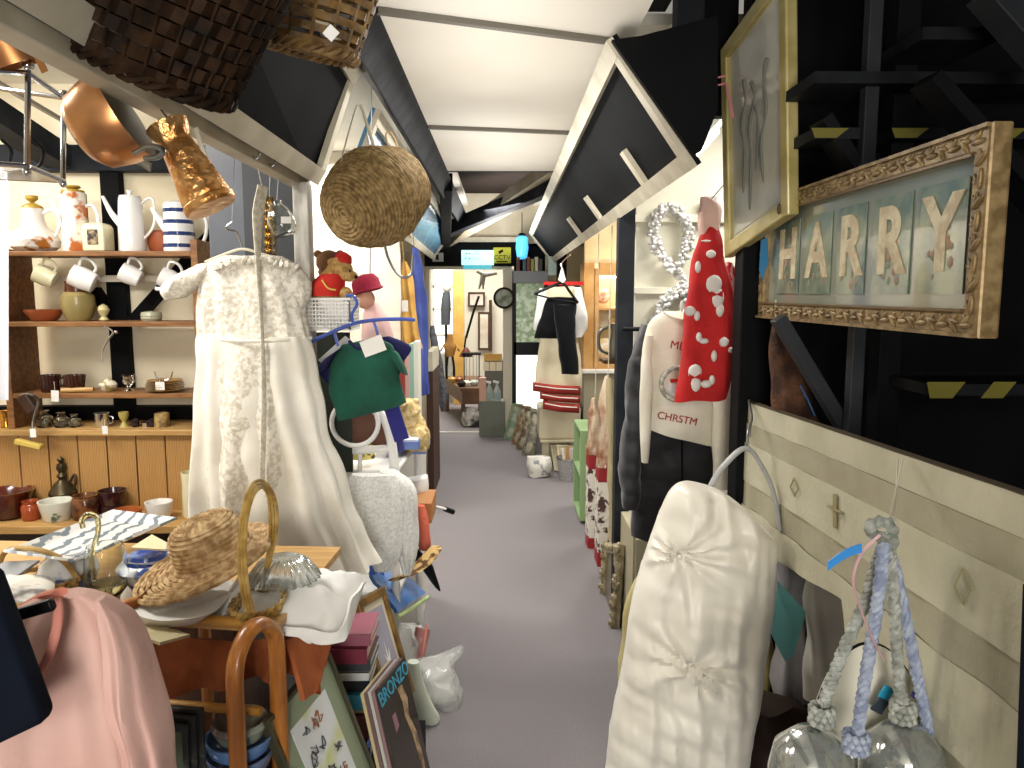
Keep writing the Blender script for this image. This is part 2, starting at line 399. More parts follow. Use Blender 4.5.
# left room: back wall with timber framing, panelled dado and ledges
YW = 3.72
ST(M().box2((-3.3, YW, 0), (-1.0, YW+.08, 2.6)).mk('wall_left_back', cream, smooth=False), 'cream plaster wall behind the china shelves')
ST(M().box2((-3.3, -2.5, 0), (-3.22, 4, 2.6)).mk('wall_left', cream, smooth=False))
ST(M().box2((-3.2, YW-.07, W(0, 173, YW).z), (-1.0, YW, W(0, 147, YW).z)).mk('beam_wall_top', beamm, smooth=False, bevel=.006))
ST(M().box2((gx(114, YW), YW-.05, .9), (gx(133, YW), YW, 2.17)).mk('beam_stud', black, smooth=False, bevel=.005))
ST(M().bar(W(95, 290, YW-.02), W(122, 330, YW-.02), .05, .05, (0, 1, 0)).mk('beam_brace_left', black, smooth=False))
ST(M().bar(W(134, 322, YW-.02), W(215, 232, YW-.02), .05, .07, (0, 1, 0)).mk('beam_brace_right', black, smooth=False))
ST(M().box2((-3.2, YW-.06, W(0, 427, YW).z), (-1.0, YW, W(0, 405, YW).z)).mk('beam_sill', black, smooth=False))
ST(M().bar(W(-30, 100, 3.2), W(60, 158, 3.66), .12, .1).mk('beam_ceiling_left', beamm, smooth=False))
ST(M().slab([W(-40, 60, 2.9), W(14, 96, 3.1), W(150, 165, 3.4), W(150, 172, 3.4), W(60, 120, 3.1)], (0, .02, .01)).mk('trim_6', mat('drab_batten', '7e7767', .7), smooth=False))  # sloping batten in one even drab grey brown
YL = 3.42
zd = W(0, 429, YL).z; zcn = W(0, 517, YL-.1).z
bd = M(); x = -3.2; k = 0
while x < -1.02:
    bd.box2((x+.0025, YL, .05), (min(x+.127, -1.0), YL+.02, zd-.02)); x += .13
ST(M().box2((-3.2, YL-.012, .05), (-1.0, YL-.002, zcn-.03)).mk('wall_dado_lower', mat('dark_cupboard', '3a2415', .5), smooth=False))
ST(bd.mk('wall_dado', pine, smooth=False, bevel=.003), 'varnished pine board panelling below the china shelves')
ST(M().box2((-3.2, YL-.03, zd-.028), (-1.0, YW, zd)).mk('trim_7', pinel, smooth=False, bevel=.004))
ST(M().box2((-3.2, YL-.24, zcn-.035), (-1.0, YL, zcn)).mk('trim_8', pinel, smooth=False, bevel=.004))
# grey partition end by the gown, white post
ST(M().box2((gx(214, 2.85), 2.85, 0), (gx(251, 2.85), 3.6, 2.5)).mk('wall_partition', greyp, smooth=False, bevel=.004), 'grey gloss painted partition end behind the gown')
ST(M().box2((gx(249, 2.8), 2.80, .3), (gx(303, 2.8), 2.84, 2.5)).mk('wall_partition_board', mat('charcoal_board', '3e4145', .5), smooth=False))
p0 = gx(299, 2.52); 
ST(M().box2((p0, 2.5, .1), (p0+.05, 2.56, 1.95)).mk('beam_white_post', mat('scuffed_white', 'cfccc2', .6, col2='a9a69d', ns=14, stretch=(4, 4, .7)), smooth=False, bevel=.004), 'scuffed white post right of the gown')
# right room: white boarded wall behind the clothes rail with battens
YR = 3.78
wb = mat('white_boarding', 'e6e2cf', .6, col2='ddd8c2', ns=3)
ST(M().box2((gx(634, YR), YR, 0), (3.2, YR+.05, 2.56)).mk('wall_right_back', wb, smooth=False), 'cream painted board wall behind the jumper')
for y0, y1 in ((214, 222), (287, 294)):
    ST(M().box2((gx(630, YR), YR-.03, W(0, y1, YR).z), (1.6, YR, W(0, y0, YR).z)).mk('trim_9', wb, smooth=False, bevel=.003))
ST(M().box2((gx(616, 3.7), 3.66, 0), (gx(632, 3.7), 3.74, 2.0)).mk('beam_rack_post', beamm, smooth=False, bevel=.004), 'dark grey post right of the aisle')
ST(M().box2((3.15, 2.9, 0), (3.2, 12, 2.6)).mk('wall_right_far', cream, smooth=False))
ST(M().box2((-3.3, 4, 0), (-3.2, 12, 2.6)).mk('wall_left_far', cream, smooth=False))
# end wall with the doorway
dl, dr = gx(430, YD), gx(503, YD); zh = W(0, 266, YD).z
ST(M().box2((-3.2, YD, 0), (dl-.05, YD+.1, 3.2)).mk('wall_end_left', cream, smooth=False))
ST(M().box2((gx(514, YD), YD, 0), (gx(545, YD), YD+.1, 2.15)).mk('wall_end_right', black, smooth=False))
ST(M().box2((gx(545, YD), YD, 0), (3.2, YD+.1, 2.15)).mk('wall_end_right_side', mat('tan_plaster', 'cbb892', .85), smooth=False))
ST(M().box2((dl-.05, YD-.06, zh), (gx(528, YD), YD+.02, W(0, 238, YD).z-.02)).mk('wall_header', black, smooth=False, bevel=.004), 'black header over the doorway carrying the signs')
ST(M().box2((dl-.07, YD-.08, W(0, 242, YD).z), (gx(529, YD), YD, W(0, 237, YD).z)).mk('trim_10', trimw, smooth=False))
dt = M().box2((dl-.045, YD-.03, 0), (dl, YD+.1, zh)).box2((dl, YD-.03, zh-.035), (dr+.1, YD+.05, zh)).box2((dr, YD-.03, 0), (gx(514, YD), YD+.12, zh-.035))
ST(dt.mk('trim_11', mat('door_cream', 'd5ccb6', .6), smooth=False, bevel=.004), 'cream door frame at the end of the aisle')
ST(M().box2((dl, YD-.04, 0), (dr, YD+.03, .012)).mk('trim_12', mat('threshold_strip', 'cfcac4', .3, .5), smooth=False))
# end room
ST(M().box2((-3.2, 12, 0), (3.2, 12.1, 2.64)).mk('wall_end_room', mat('end_room_white', 'ded8c8', .8), smooth=False))
daylight = mat('daylight_sky', 'f3f6f2', .5, emit=1.3)
wf = T('window_1', 'bright window of the end room', 'window', (gx(443, 11.9), 11.95, .6)); wf['kind'] = 'structure'
x0, x1 = gx(433, 11.95), gx(454, 11.95)
M().box2((x0, 11.96, .5), (x1, 11.98, 2.0)).mk('pane', daylight, wf, smooth=False)
fr = M()
for z in (.5, .95, 1.35, 1.7, 2.0): fr.box2((x0, 11.93, z-.02), (x1, 11.96, z+.02))
for x in (x0, x1): fr.box2((x-.02, 11.93, .5), (x+.02, 11.96, 2.0))
fr.mk('window_frame', white, wf, smooth=False)
# outside door right of the doorway: black frame and glass
wd = T('door_1', 'glazed black door to the street right of the doorway', 'door', (gx(527, 8.6), 8.66, 0)); wd['kind'] = 'structure'
x0, x1 = gx(514, 8.6), gx(546, 8.6); z = lambda y: W(0, y, 8.6).z
f = M()
for (a_, b_) in ((z(283), z(271)), (z(356), z(343)), (.03, .15)): f.box2((x0, 8.64, a_), (x1, 8.70, b_))
for x in (x0, x1): f.box2((x-.02, 8.64, 0), (x+.025, 8.70, z(271)))
f.mk('door_frame', mat('door_black', '1b1d20', .4), wd, smooth=False)
M().box2((x0, 8.672, z(343)), (x1, 8.678, z(283))).mk('pane', mat('leafy_street_view', '5e6b4e', .3, emit=.75, col2='cdd4c8', ns=14, lo=.42, hi=.58), wd, smooth=False)
M().box2((x0, 8.672, .15), (x1, 8.678, z(356))).mk('pane', mat('bright_street_view', 'e4e5d8', .3, emit=1.0, col2='9fae8e', ns=6, lo=.5, hi=.75), wd, smooth=False)
# ================================================================ LEFT: shelf unit with china
YS = 3.52
def sx(px): return gx(px, YS, 1.7)
zs = [W(100, y, YS).z for y in (252, 321, 391)]
su = T('wall_shelf', 'open brown wooden wall shelf holding coffee pots and hanging mugs', 'shelf', (sx(100), YS, zd))
x0, x1 = sx(9), sx(206)
M().box2((x0, YS-.09, zd), (x0+.03, YW-.07, zs[0]+.01)).mk('side_panel', shelfw, su, smooth=False, bevel=.002)
M().box2((x1-.03, YS-.09, zd), (x1, YW-.07, zs[0]+.05)).mk('side_panel', shelfw, su, smooth=False, bevel=.002)
for i, z in enumerate(zs):
    M().box2((x0+.03, YS-.09, z-.022), (x1-.03, YW-.07, z)).mk('shelf', shelfw, su, smooth=False, bevel=.003)
M().box2((x0+.03, YW-.09, W(0, 277, YS).z-.02), (x1-.03, YW-.075, W(0, 277, YS).z+.01)).mk('back_rail', trimw, su, smooth=False)
def handle(pts, r, m, par, n=8, flat=1.): return M().tube(cr(pts, 5), r, n, flat=flat).mk('handle', m, par)
brownflower = mat('flower_transfer', 'ece9e2', .15, col2='b5702a', ns=9, lo=.6, hi=.63, coat=.5)
# teapot with mustard lid
def S_(px, z, dy=0): return V((sx(px), YS-.0+dy, z))
t = T('teapot', 'squat white coffee pot with brown flowers and a mustard lid', 'teapot', S_(37, zs[0]))
c = S_(37, zs[0])
M().lathe([(.07, 0), (.098, .02), (.104, .05), (.085, .085), (.055, .11), (.046, .14), (.042, .185), (.045, .19)], c, 28).mk('body', brownflower, t)
M().lathe([(.044, .19), (.042, .2), (.02, .212), (.008, .216), (.026, .232), (.026, .246), (0, .25)], c, 20).mk('lid', mat('mustard', 'a98a35', .3), t)
M().tube(cr([c+V((-.085, 0, .05)), c+V((-.115, 0, .09)), c+V((-.128, 0, .165))], 6), [.022, .018, .016, .014, .013, .012, .011, .011, .01, .01, .009, .009, .008], 10).mk('spout', china, t)
handle([c+V((.045, 0, .17)), c+V((.09, 0, .185)), c+V((.118, 0, .14)), c+V((.10, 0, .08)), c+V((.075, 0, .065))], .008, china, t)
# tall flowered coffee pot
fl = mat('autumn_flower_transfer', 'ece6da', .15, col2='bb6a35', ns=14, lo=.5, hi=.58, coat=.5)
c = S_(78, zs[0]); t = T('coffee_pot', 'tall cylindrical coffee pot printed with autumn flowers', 'coffee pot', c)
M().lathe([(.052, 0), (.056, .01), (.055, .255), (.05, .26)], c, 28).mk('body', fl, t)
M().lathe([(.048, .26), (.046, .27), (.02, .275), (.034, .283), (.03, .29), (0, .292)], c, 20).mk('lid', mat('mustard', 'a98a35', .3), t)
M().tube(cr([c+V((-.05, 0, .13)), c+V((-.075, 0, .18)), c+V((-.095, 0, .23))], 6), .01, 8).mk('spout', china, t)
handle([c+V((.052, 0, .2)), c+V((.085, 0, .205)), c+V((.105, 0, .15)), c+V((.09, 0, .08)), c+V((.055, 0, .06))], .008, china, t)
# tea caddy with a portrait print
c = S_(105, zs[0], -.04); t = T('tea_caddy', 'square cream tea caddy printed with a small framed picture', 'caddy', c)
M().lathe([(.066, 0), (.068, .01), (.068, .105), (.055, .12), (.03, .125), (0, .126)], c, 4, rot=Matrix.Rotation(pi/4, 3, 'Z')).mk('body', mat('cream_glaze', 'e3d9b4', .25, coat=.4), t, bevel=.006)
M().box(c+V((0, -.0495, .06)), (.045, .003, .065)).mk('picture', mat('tiny_portrait', '3a2f2a', .4, col2='a89476', ns=40), t, smooth=False)
# tall white coffee pot
c = S_(134, zs[0]); t = T('coffee_pot', 'tall plain white coffee pot with a long straight spout', 'coffee pot', c)
M().lathe([(.055, 0), (.058, .008), (.055, .12), (.048, .235), (.044, .24)], c, 28).mk('body', china, t)
M().lathe([(.046, .24), (.044, .246), (.02, .25), (.008, .252), (.015, .27), (0, .274)], c, 20).mk('lid', china, t)
M().tube(cr([c+V((-.045, 0, .12)), c+V((-.085, 0, .17)), c+V((-.12, 0, .245))], 6), [.018-.0009*i for i in range(13)], 8).mk('spout', china, t)
handle([c+V((.048, 0, .21)), c+V((.08, 0, .235)), c+V((.105, 0, .22)), c+V((.10, 0, .12)), c+V((.055, 0, .06))], .006, china, t)
# blue striped pot
c = S_(181, zs[0]); t = T('coffee_pot', 'white coffee pot with broad navy blue stripes', 'coffee pot', c)
M().lathe([(.066, 0), (.068, .006), (.062, .205), (.058, .215), (.02, .225), (0, .23)], c, 28).mk('body', china, t)
nb = mat('navy_glaze', '25396b', .15, coat=.5)
for k, z in enumerate((.018, .07, .122, .172)): M().lathe([(.0672-.03*z, z), (.0686-.03*z, z+.001), (.0684-.03*z, z+.017), (.067-.03*z, z+.018)], c, 28).mk('stripe', nb, t)
M().tube(cr([c+V((-.05, 0, .09)), c+V((-.09, 0, .15)), c+V((-.115, 0, .195))], 6), [.02-.0009*i for i in range(13)], 8).mk('spout', china, t)
handle([c+V((.058, 0, .17)), c+V((.10, 0, .185)), c+V((.125, 0, .12)), c+V((.105, 0, .045)), c+V((.062, 0, .045))], .008, china, t)
c = S_(157, zs[0], .07)
tag(M().lathe([(.05, 0), (.062, .04), (.06, .09), (.045, .1)], c, 20).mk('brown_pot', mat('terracotta', '9a4f2a', .5), ), 'small terracotta pot behind the white and the striped coffee pots', 'pot')
# hanging mugs
def mug(name, px, py, m, label, tilt, extra=0):
    t = T(name, label, 'mug', (0, 0, 0), 'mugs hanging under the top shelf')
    M().lathe([(.0, .002), (.03, .002), (.038, .006), (.044, .05), (.042, .088), (.038, .088), (.040, .05), (.034, .01), (0, .008)], (0, 0, 0), 24).mk('cup', m, t)
    M().tube(cr([(.042, 0, .075), (.072, 0, .075), (.078, 0, .045), (.06, 0, .02), (.041, 0, .02)], 6), .006, 8).mk('handle', m, t)
    if extra: M().tube(cr([(-.042, 0, .05), (-.056, 0, .07), (-.062, 0, .086)], 5), .009, 8).mk('spout', m, t)
    M().tube(cr([(.075, 0, .05), (.085, .0, .056), (.09, 0, .07)], 4), .0025, 6).mk('cup_hook', brass, t)
    c = W(px, py, YS-.02); return pose(t, c, (radians(25), tilt, radians(-14)))
crm = mat('cream_mug', 'e2dcb8', .2, coat=.4)
mug('mug', 56, 281, crm, 'cream mug hanging under the top shelf, nearest the shelf side', radians(-60))
mug('milk_jug', 96, 284, china, 'large white milk jug hanging between the mugs', radians(-62), 1).scale = (1.18,)*3
mug('mug', 141, 280, china, 'white mug hanging by its handle beneath the white coffee pot', radians(-60))
mug('milk_jug', 181, 285, china, 'white jug hanging beside the lace gown', radians(-60), 1).scale = (1.05,)*3
# second shelf
def sl(name, prof, px, z, m, label, cat, dy=0, n=24, **k):
    return tag(M().lathe(prof, S_(px, z, dy), n, **k).mk(name, m), label, cat)
sl('terracotta_dish', [(.045, 0), (.06, .012), (.08, .045), (.082, .052), (.074, .05), (.05, .02), (0, .018)], 41, zs[1], mat('terracotta_glaze', 'a3552f', .3, coat=.4), 'shallow terracotta dish with a lid on the middle shelf', 'dish')
c = S_(76, zs[1]); t = T('storage_jar', 'round olive stoneware jar with a dark brown neck', 'jar', c)
M().lathe([(.045, 0), (.058, .02), (.073, .075), (.068, .115), (.052, .13)], c, 28).mk('body', mat('olive_stoneware', '8c7d4e', .3, coat=.3), t)
M().lathe([(.052, .13), (.05, .155), (.05, .175), (.054, .18), (.044, .18), (.044, .13)], c, 28).mk('neck', mat('brown_glaze', '4b2314', .25, coat=.3), t)
sl('egg_ornament', [(.016, 0), (.022, .006), (.01, .02), (.02, .035), (.026, .05), (.018, .068), (0, .078)], 101, zs[1], mat('pale_moss', 'b9b07f', .5), 'little pale green egg shaped ornament on a foot', 'ornament')
sl('lidded_box', [(.038, 0), (.046, .012), (.044, .022), (.047, .024), (.042, .04), (0, .046)], 149, zs[1], mat('sage_ceramic', 'a6a48c', .3), 'small round grey green lidded box on the middle shelf', 'box')
# lower shelf
def ribcup(px, label):
    c = S_(px, zs[2], -.03); t = T('ribbed_mug', label, 'mug', c, 'dark ribbed mugs')
    M().lathe([(.034, 0), (.036, .004), (.046, .078), (.042, .078), (.034, .01), (0, .01)], c, 40, flute=20, fa=.03).mk('cup', mat('ribbed_brown', '3a1c12', .25, coat=.3), t)
    return t, c
t, c = ribcup(46, 'dark brown ribbed mug with a white tag, on the lowest china shelf'); handle([c+V((.043, 0, .065)), c+V((.065, 0, .06)), c+V((.06, 0, .03)), c+V((.038, 0, .025))], .005, MATS['ribbed_brown'], t)
t, c = ribcup(71, 'dark brown ribbed mug right of the one with the tag'); handle([c-V((.043, 0, -.065)), c-V((.065, 0, -.06)), c-V((.06, 0, -.03)), c-V((.038, 0, -.025))], .005, MATS['ribbed_brown'], t)
tag(M().tube([S_(62, zs[2]+.012, -.07), S_(92, zs[2]+.014, -.05)], .011, 10).mk('wooden_spatula', pinel), 'flat wooden handle lying on the lowest china shelf', 'utensil')
sl('sugar_bowl', [(.02, 0), (.035, .012), (.04, .03), (.03, .045), (.02, .05), (.008, .058), (0, .066)], 101, zs[2], mat('gilt_china', 'd8d2bc', .2, col2='9a8b4e', ns=40, lo=.5, hi=.6), 'small gilt sugar bowl with a lid on the lowest china shelf', 'bowl')
sl('glass_goblet', [(.022, 0), (.02, .004), (.006, .012), (.01, .025), (.026, .04), (.022, .065), (.03, .075), (.028, .075), (.02, .06), (0, .035)], 122, zs[2], glass, 'clear glass goblet beside the stack of saucers', 'glass')
for k in range(6):
    c = S_(161, zs[2]+.008*k, -.02)
    tag(M().lathe([(.03, 0), (.05, .003), (.085-.006*(k > 3)-.003*(k % 2), .012), (.082-.006*(k > 3), .0135), (.045, .006), (0, .005)], c, 28).mk('saucer', mat('ochre_saucer', '8a5f2b', .25, col2='b78a4c', ns=20)), 'ochre brown saucer in the small stack', 'plate', 'ochre saucers in the stack')
c = S_(161, zs[2]+.052, -.03); t = T('wire_plate_stand', 'little steel stand with curled arms on the stack of saucers', 'stand', c)
M().tube(cr([c+V((-.04, 0, .04)), c+V((-.03, 0, .01)), c+V((0, 0, 0)), c+V((.03, 0, .01)), c+V((.042, 0, .04))], 5), .003, 6).tube(cr([c, c+V((0, -.02, -.01)), c+V((0, -.03, .01))], 4), .003, 6).mk('wire', chrome, t)
tagcard('price_tag', 55, 396, 3.422, .034, .05, 'white price tag hanging from the ribbed mug', .05, string=.04)
tagcard('price_tag', 160, 386, 3.42, .04, .036, 'white price tag on the stack of saucers', string=.01)
tagcard('price_tag', 105, 430, 3.34, .024, .036, 'white price tag hanging from the small steel mug', string=.03)
tagcard('price_tag', 33, 433, 3.14, .024, .036, 'white price tag hanging on the grey tool below the shelf', string=.03)
# ledge items
def dl_(name, prof, px, m, label, cat, dy=.0, n=20, group=None, **k):
    return tag(M().lathe(prof, V((gx(px, YL+.05+dy, 1.1), YL+.05+dy, zd)), n, **k).mk(name, m), label, cat, group)
dl_('brass_beaker', [(.018, 0), (.026, .004), (.022, .03), (.028, .065), (.03, .075), (.024, .072), (.02, .01), (0, .01)], 5, brass, 'brass beaker at the end of the pine ledge', 'cup')
def inkb(px, s, lab):
    dl_('glass_jar', [(0, 0), (.026*s, 0), (.03*s, .01*s), (.03*s, .035*s), (.014*s, .048*s), (.014*s, .056*s), (.019*s, .06*s), (.011*s, .06*s), (.01*s, .046*s), (.024*s, .03*s), (.022*s, .008*s), (0, .006*s)], px, glass, lab, 'jar', group='small glass jars on the pine ledge')
inkb(43, 1.25, 'clear glass jar behind the grey tool on the ledge'); inkb(60, 1.1, 'stoppered glass jar left of the smaller glass jar'); inkb(73, .95, 'small squat glass jar on the pine ledge')
c = V((gx(101, YL+.05, 1.1), YL+.05, zd)); t = T('steel_mug', 'small polished steel mug on the pine ledge', 'mug', c)
M().lathe([(.03, 0), (.031, .002), (.031, .06), (.033, .064), (.029, .064), (.028, .004), (0, .004)], c, 24).mk('body', chrome, t)
handle([c+V((.03, 0, .05)), c+V((.048, 0, .045)), c+V((.046, 0, .02)), c+V((.03, 0, .015))], .003, chrome, t)
dl_('egg_cup', [(.022, 0), (.018, .006), (.008, .022), (.016, .036), (.022, .052), (.022, .068), (.018, .068), (.014, .05), (0, .04)], 123, mat('ochre_cup', 'a89a52', .4), 'ochre egg cup standing on the pine ledge', 'egg cup')
for px, lab in ((134, 'small dark glass knob beside the egg cup'), (151, 'small dark knob beside the painted beaker')):
    dl_('stopper', [(.014, 0), (.02, .008), (.016, .02), (.02, .03), (0, .04)], px, mat('dark_stopper', '2f2226', .2), lab, 'stopper', n=14)
dl_('steel_ring', [(.016, 0), (.018, .02), (.014, .022), (.014, .004), (0, .004)], 144, chrome, 'tiny steel ring box between the dark knobs', 'box', n=16)
dl_('painted_beaker', [(.032, 0), (.033, .004), (.032, .062), (.028, .064), (.027, .01), (0, .01)], 161, mat('painted_beaker', 'b69a63', .5, col2='77603a', ns=30), 'tan painted beaker at the gown end of the ledge', 'cup')
# grey brush and tool hanging before the ledge
t = T('hanging_tool', 'grey metal arm hanging before the ledge with a yellow block', 'tool', W(30, 440, 3.15))
M().tube(cr([S_(22, zs[2]-.01, -.095), W(28, 394, 3.15), W(38, 400, 3.15), W(34, 418, 3.15), W(30, 440, 3.15)], 5), .005, 8).mk('arm', steel, t)
M().bar(W(16, 441, 3.15), W(42, 447, 3.15), .03, .022).mk('block', mat('yellow_block', 'c9ad55', .6), t, bevel=.004)
tag(M().bar(W(24, 395, 3.2), W(36, 412, 3.2), .05, .05).mk('brown_pouch', mat('dark_leather', '3a2418', .5), bevel=.008), 'small dark brown leather pouch hung under the shelf corner', 'pouch')
tag(M().tube(cr([W(104, 326, 3.4), W(113, 332, 3.4), W(108, 340, 3.4), W(103, 350, 3.4), W(102, 362, 3.4)], 6), .004, 6).ball(W(116, 332, 3.4), .008).mk('glass_chain', chrome), 'thin glittering glass chain hanging below the middle shelf', 'chain')
# counter items
YC = YL-.12
def cn(name, prof, px, m, label, cat, dy=0, n=28, **k):
    return tag(M().lathe(prof, V((gx(px, YC+dy, .6), YC+dy, zcn)), n, **k).mk(name, m), label, cat)
brg = mat('brown_slip', '5a2415', .2, col2='3f170c', ns=10, coat=.5)
cn('brown_crock', [(.07, 0), (.085, .01), (.095, .1), (.105, .118), (.098, .118), (.085, .1), (.06, .012), (0, .012)], 10, brg, 'wide brown glazed crock on the counter, cut by the photo edge', 'crock', .03)
cn('small_crock', [(.032, 0), (.037, .01), (.038, .06), (.03, .072), (.033, .085), (.026, .085), (.022, .07), (0, .02)], 32, mat('rust_glaze', '93401c', .25, coat=.4), 'small rust brown jar beside the wide crock', 'jar', -.02)
cn('white_planter', [(.05, 0), (.055, .006), (.073, .085), (.066, .085), (.05, .012), (0, .012)], 58, mat('leaf_printed_china', 'dcdcd0', .25, col2='56705c', ns=11, lo=.62, hi=.66), 'white planter printed with green leaves', 'planter', -.02)
c = V((gx(60, YC+.06, .6), YC+.1, zcn)); t = T('bronze_lamp', 'dark bronze table burner standing behind the white planter', 'lamp', c)
M().lathe([(.05, 0), (.055, .02), (.05, .06), (.06, .09), (.035, .13), (.014, .15), (.022, .165), (.012, .18), (.022, .2), (.018, .22), (.008, .225), (.016, .24), (0, .255)], c, 20).mk('body', mat('old_bronze', '4e4430', .35, .7), t)
handle([c+V((.03, 0, .13)), c+V((.055, 0, .17)), c+V((.06, 0, .14)), c+V((.045, 0, .1))], .006, MATS['old_bronze'], t)
cn('ribbed_jar', [(.05, 0), (.056, .008), (.058, .08), (.05, .098), (.054, .104), (.045, .104), (.04, .08), (0, .02)], 87, mat('ribbed_dark', '3c1d12', .2, col2='7a4a2a', ns=22, coat=.5), 'dark ribbed brown jar with a tan rim', 'jar', 0, flute=22, fa=.025)
cn('stacked_bowl', [(.05, 0), (.052, .05), (.048, .052), (.052, .06), (.06, .115), (.055, .115), (.045, .07), (0, .06)], 114, mat('aubergine_glaze', '331a1c', .2, coat=.5), 'dark aubergine bowls nested in a short stack', 'bowl', .04)
cn('terracotta_saucer', [(.052, 0), (.055, .02), (.06, .055), (.055, .055), (.05, .01), (0, .01)], 128, mat('orange_terracotta', 'a85b28', .5), 'orange terracotta dish in front of the dark bowls', 'dish', -.06)
cn('white_cup', [(.042, 0), (.046, .004), (.058, .078), (.053, .078), (.043, .01), (0, .01)], 160, china, 'plain white cup standing on the counter near the gown', 'cup', -.02)
cn('tall_cream_jug', [(.04, 0), (.045, .01), (.042, .15), (.045, .2), (.04, .2), (.037, .02), (0, .02)], 194, crm, 'tall cream jug partly behind the lace gown', 'jug', .02)
# mesh curtain at the picture edge
tag(M().sheet(lambda u, v: W(-40+50*u, 175+225*v, 3.1)+V((0, .012*sin(u*30), 0)), 24, 6, .002).mk('net_curtain', mat('net_white', 'dfdfe4', .9)), 'white net curtain hanging at the left edge by the shelf', 'curtain')
# ================================================================ LEFT: things hung from the panel rim
# chrome hanging rack
def rk(px, py, Y=1.45): return W(px, py, Y)
t = T('hanging_rack', 'chrome wire rack hanging in two tiers beside the copper pan', 'rack', rk(20, 180))
for (px, y0, y1, Y) in ((28, 65, 172, 1.5), (64, 95, 184, 1.75)):
    M().tube([W(px, y0, Y), W(px-1, y1, Y)], .0055, 8).ball(W(px, y0, Y), .011).ball(W(px-1, y1, Y), .008).mk('upright', chrome, t)
for y in (73, 166):
    b = M()
    yb = 98 if y == 73 else 181
    b.tube([W(-60, y-6, 1.42), W(28, y, 1.5)], .005, 8).tube([W(28, y, 1.5), W(64, yb, 1.75)], .005, 8).tube([W(-40, y+10, 1.8), W(64, yb, 1.75)], .005, 8).mk('tier', chrome, t)
M().slab([W(-60, 160, 1.42), W(28, 166, 1.5), W(64, 181, 1.75), W(-40, 176, 1.8)], (0, 0, -.004)).mk('tray', mat('tray_glass', 'dfe8e4', .1, trans=.6), t, smooth=False)
b = M()
for x in (2, 34): b.tube(cr([W(x, 140, 1.6), W(x+9, 150, 1.6), W(x+6, 165, 1.6), W(x-3, 168, 1.6)], 5), .0035, 6)
b.mk('scroll', print_black, t)
# hidden hangers that reach the ceiling
M().tube([W(28, 65, 1.5), W(28, 65, 1.5)+V((0, 0, 2.56-W(28, 65, 1.5).z))], .002, 6).mk('hanging_wire', steel, t)
# copper pan at the upper left
c = W(12, 45, 1.5); t = T('copper_pot', 'copper pan above the chrome rack, glowing in the lamp light', 'pan', c-V((0, 0, .06)))
R_ = Matrix.Rotation(radians(200), 3, 'X') @ Matrix.Rotation(.3, 3, 'Y')
M().lathe([(0, -.05), (.04, -.047), (.062, -.03), (.066, 0), (.068, .035), (.064, .035), (.062, 0), (.055, -.03), (0, -.045)], c, 32, rot=R_).mk('bowl', copper, t)
M().bar(W(22, 25, 1.46), W(45, 72, 1.46), .012, .003, (0, 1, 0)).mk('handle', copper, t)
# copper saucepan hanging
c = W(118, 118, 1.42); t = T('copper_saucepan', 'copper saucepan with a tin lining hanging from the white rim', 'pan', c-V((0, 0, .09)))
ax = V((.84, .08, .45)).normalized(); zq = ax; xq = V((0, 1, 0)).cross(zq).normalized(); yq = zq.cross(xq)
R_ = Matrix((xq, yq, zq)).transposed()
M().lathe([(0, -.065), (.045, -.063), (.068, -.045), (.078, -.01), (.082, .024), (.0815, .026)], c-ax*.01, 40, rot=R_, closed=True).mk('bowl', copper, t)
M().lathe([(.0815, .026), (.078, .026), (.074, -.01), (.064, -.042), (.04, -.06), (0, -.061)], c-ax*.01, 40, rot=R_, closed=True).mk('lining', tin, t)
M().tube(cr([W(134, 153, 1.38), W(150, 146, 1.35), W(163, 150, 1.34), W(158, 157, 1.34), W(145, 158, 1.36)], 6), .0045, 8).mk('handle', steel, t)
M().tube([W(105, 72, 1.46), V((-.66, 1.40, 1.975))], .0018, 6).mk('hanging_wire', steel, t)
# embossed brass jug hanging upside down
a, b_ = W(168, 128, 1.50), W(212, 208, 1.50); d = (b_-a).normalized()
t = T('embossed_jug', 'tall embossed copper brass jug hanging at a slant', 'jug', b_)
xq = V((0, 1, 0)).cross(d).normalized(); R_ = Matrix((xq, d.cross(xq), d)).transposed(); L = (b_-a).length
b = M(); b.lathe([(.040, -.005), (.038, .004), (.031, .022), (.030, .030), (.033, .045), (.039, L*.5), (.045, L*.8), (.047, L*.86), (.046, L*.89), (.050, L*.91), (.050, L*.97), (.047, L), (0, L)], a, 40, rot=R_)
for v in b.b.verts:
    h = (v.co-a).dot(d)
    if .045 < h < L*.85:
        n_ = (v.co-a-d*h).normalized(); v.co += n_*.004*noise.noise(v.co*55)
bmesh.ops.subdivide_edges(b.b, edges=b.b.edges[:], cuts=1, use_grid_fill=True)
b.mk('body', mat('embossed_copper', 'e0ae70', .32, .8, col2='c08548', ns=30, bump=.9, bs=38), t)
M().tube(cr([a+V((-.02, 0, 0)), a+V((-.012, 0, .012)), a+V((.03, 0, .008))], 5), .004, 6).mk('lip', brass, t)
M().tube([W(196, 128, 1.5), W(206, 160, 1.5)], .005, 8).mk('handle', trimw, t)
M().tube([W(171, 122, 1.50), V((-.66, 1.5, 1.97))], .0018, 6).mk('hanging_wire', steel, t)
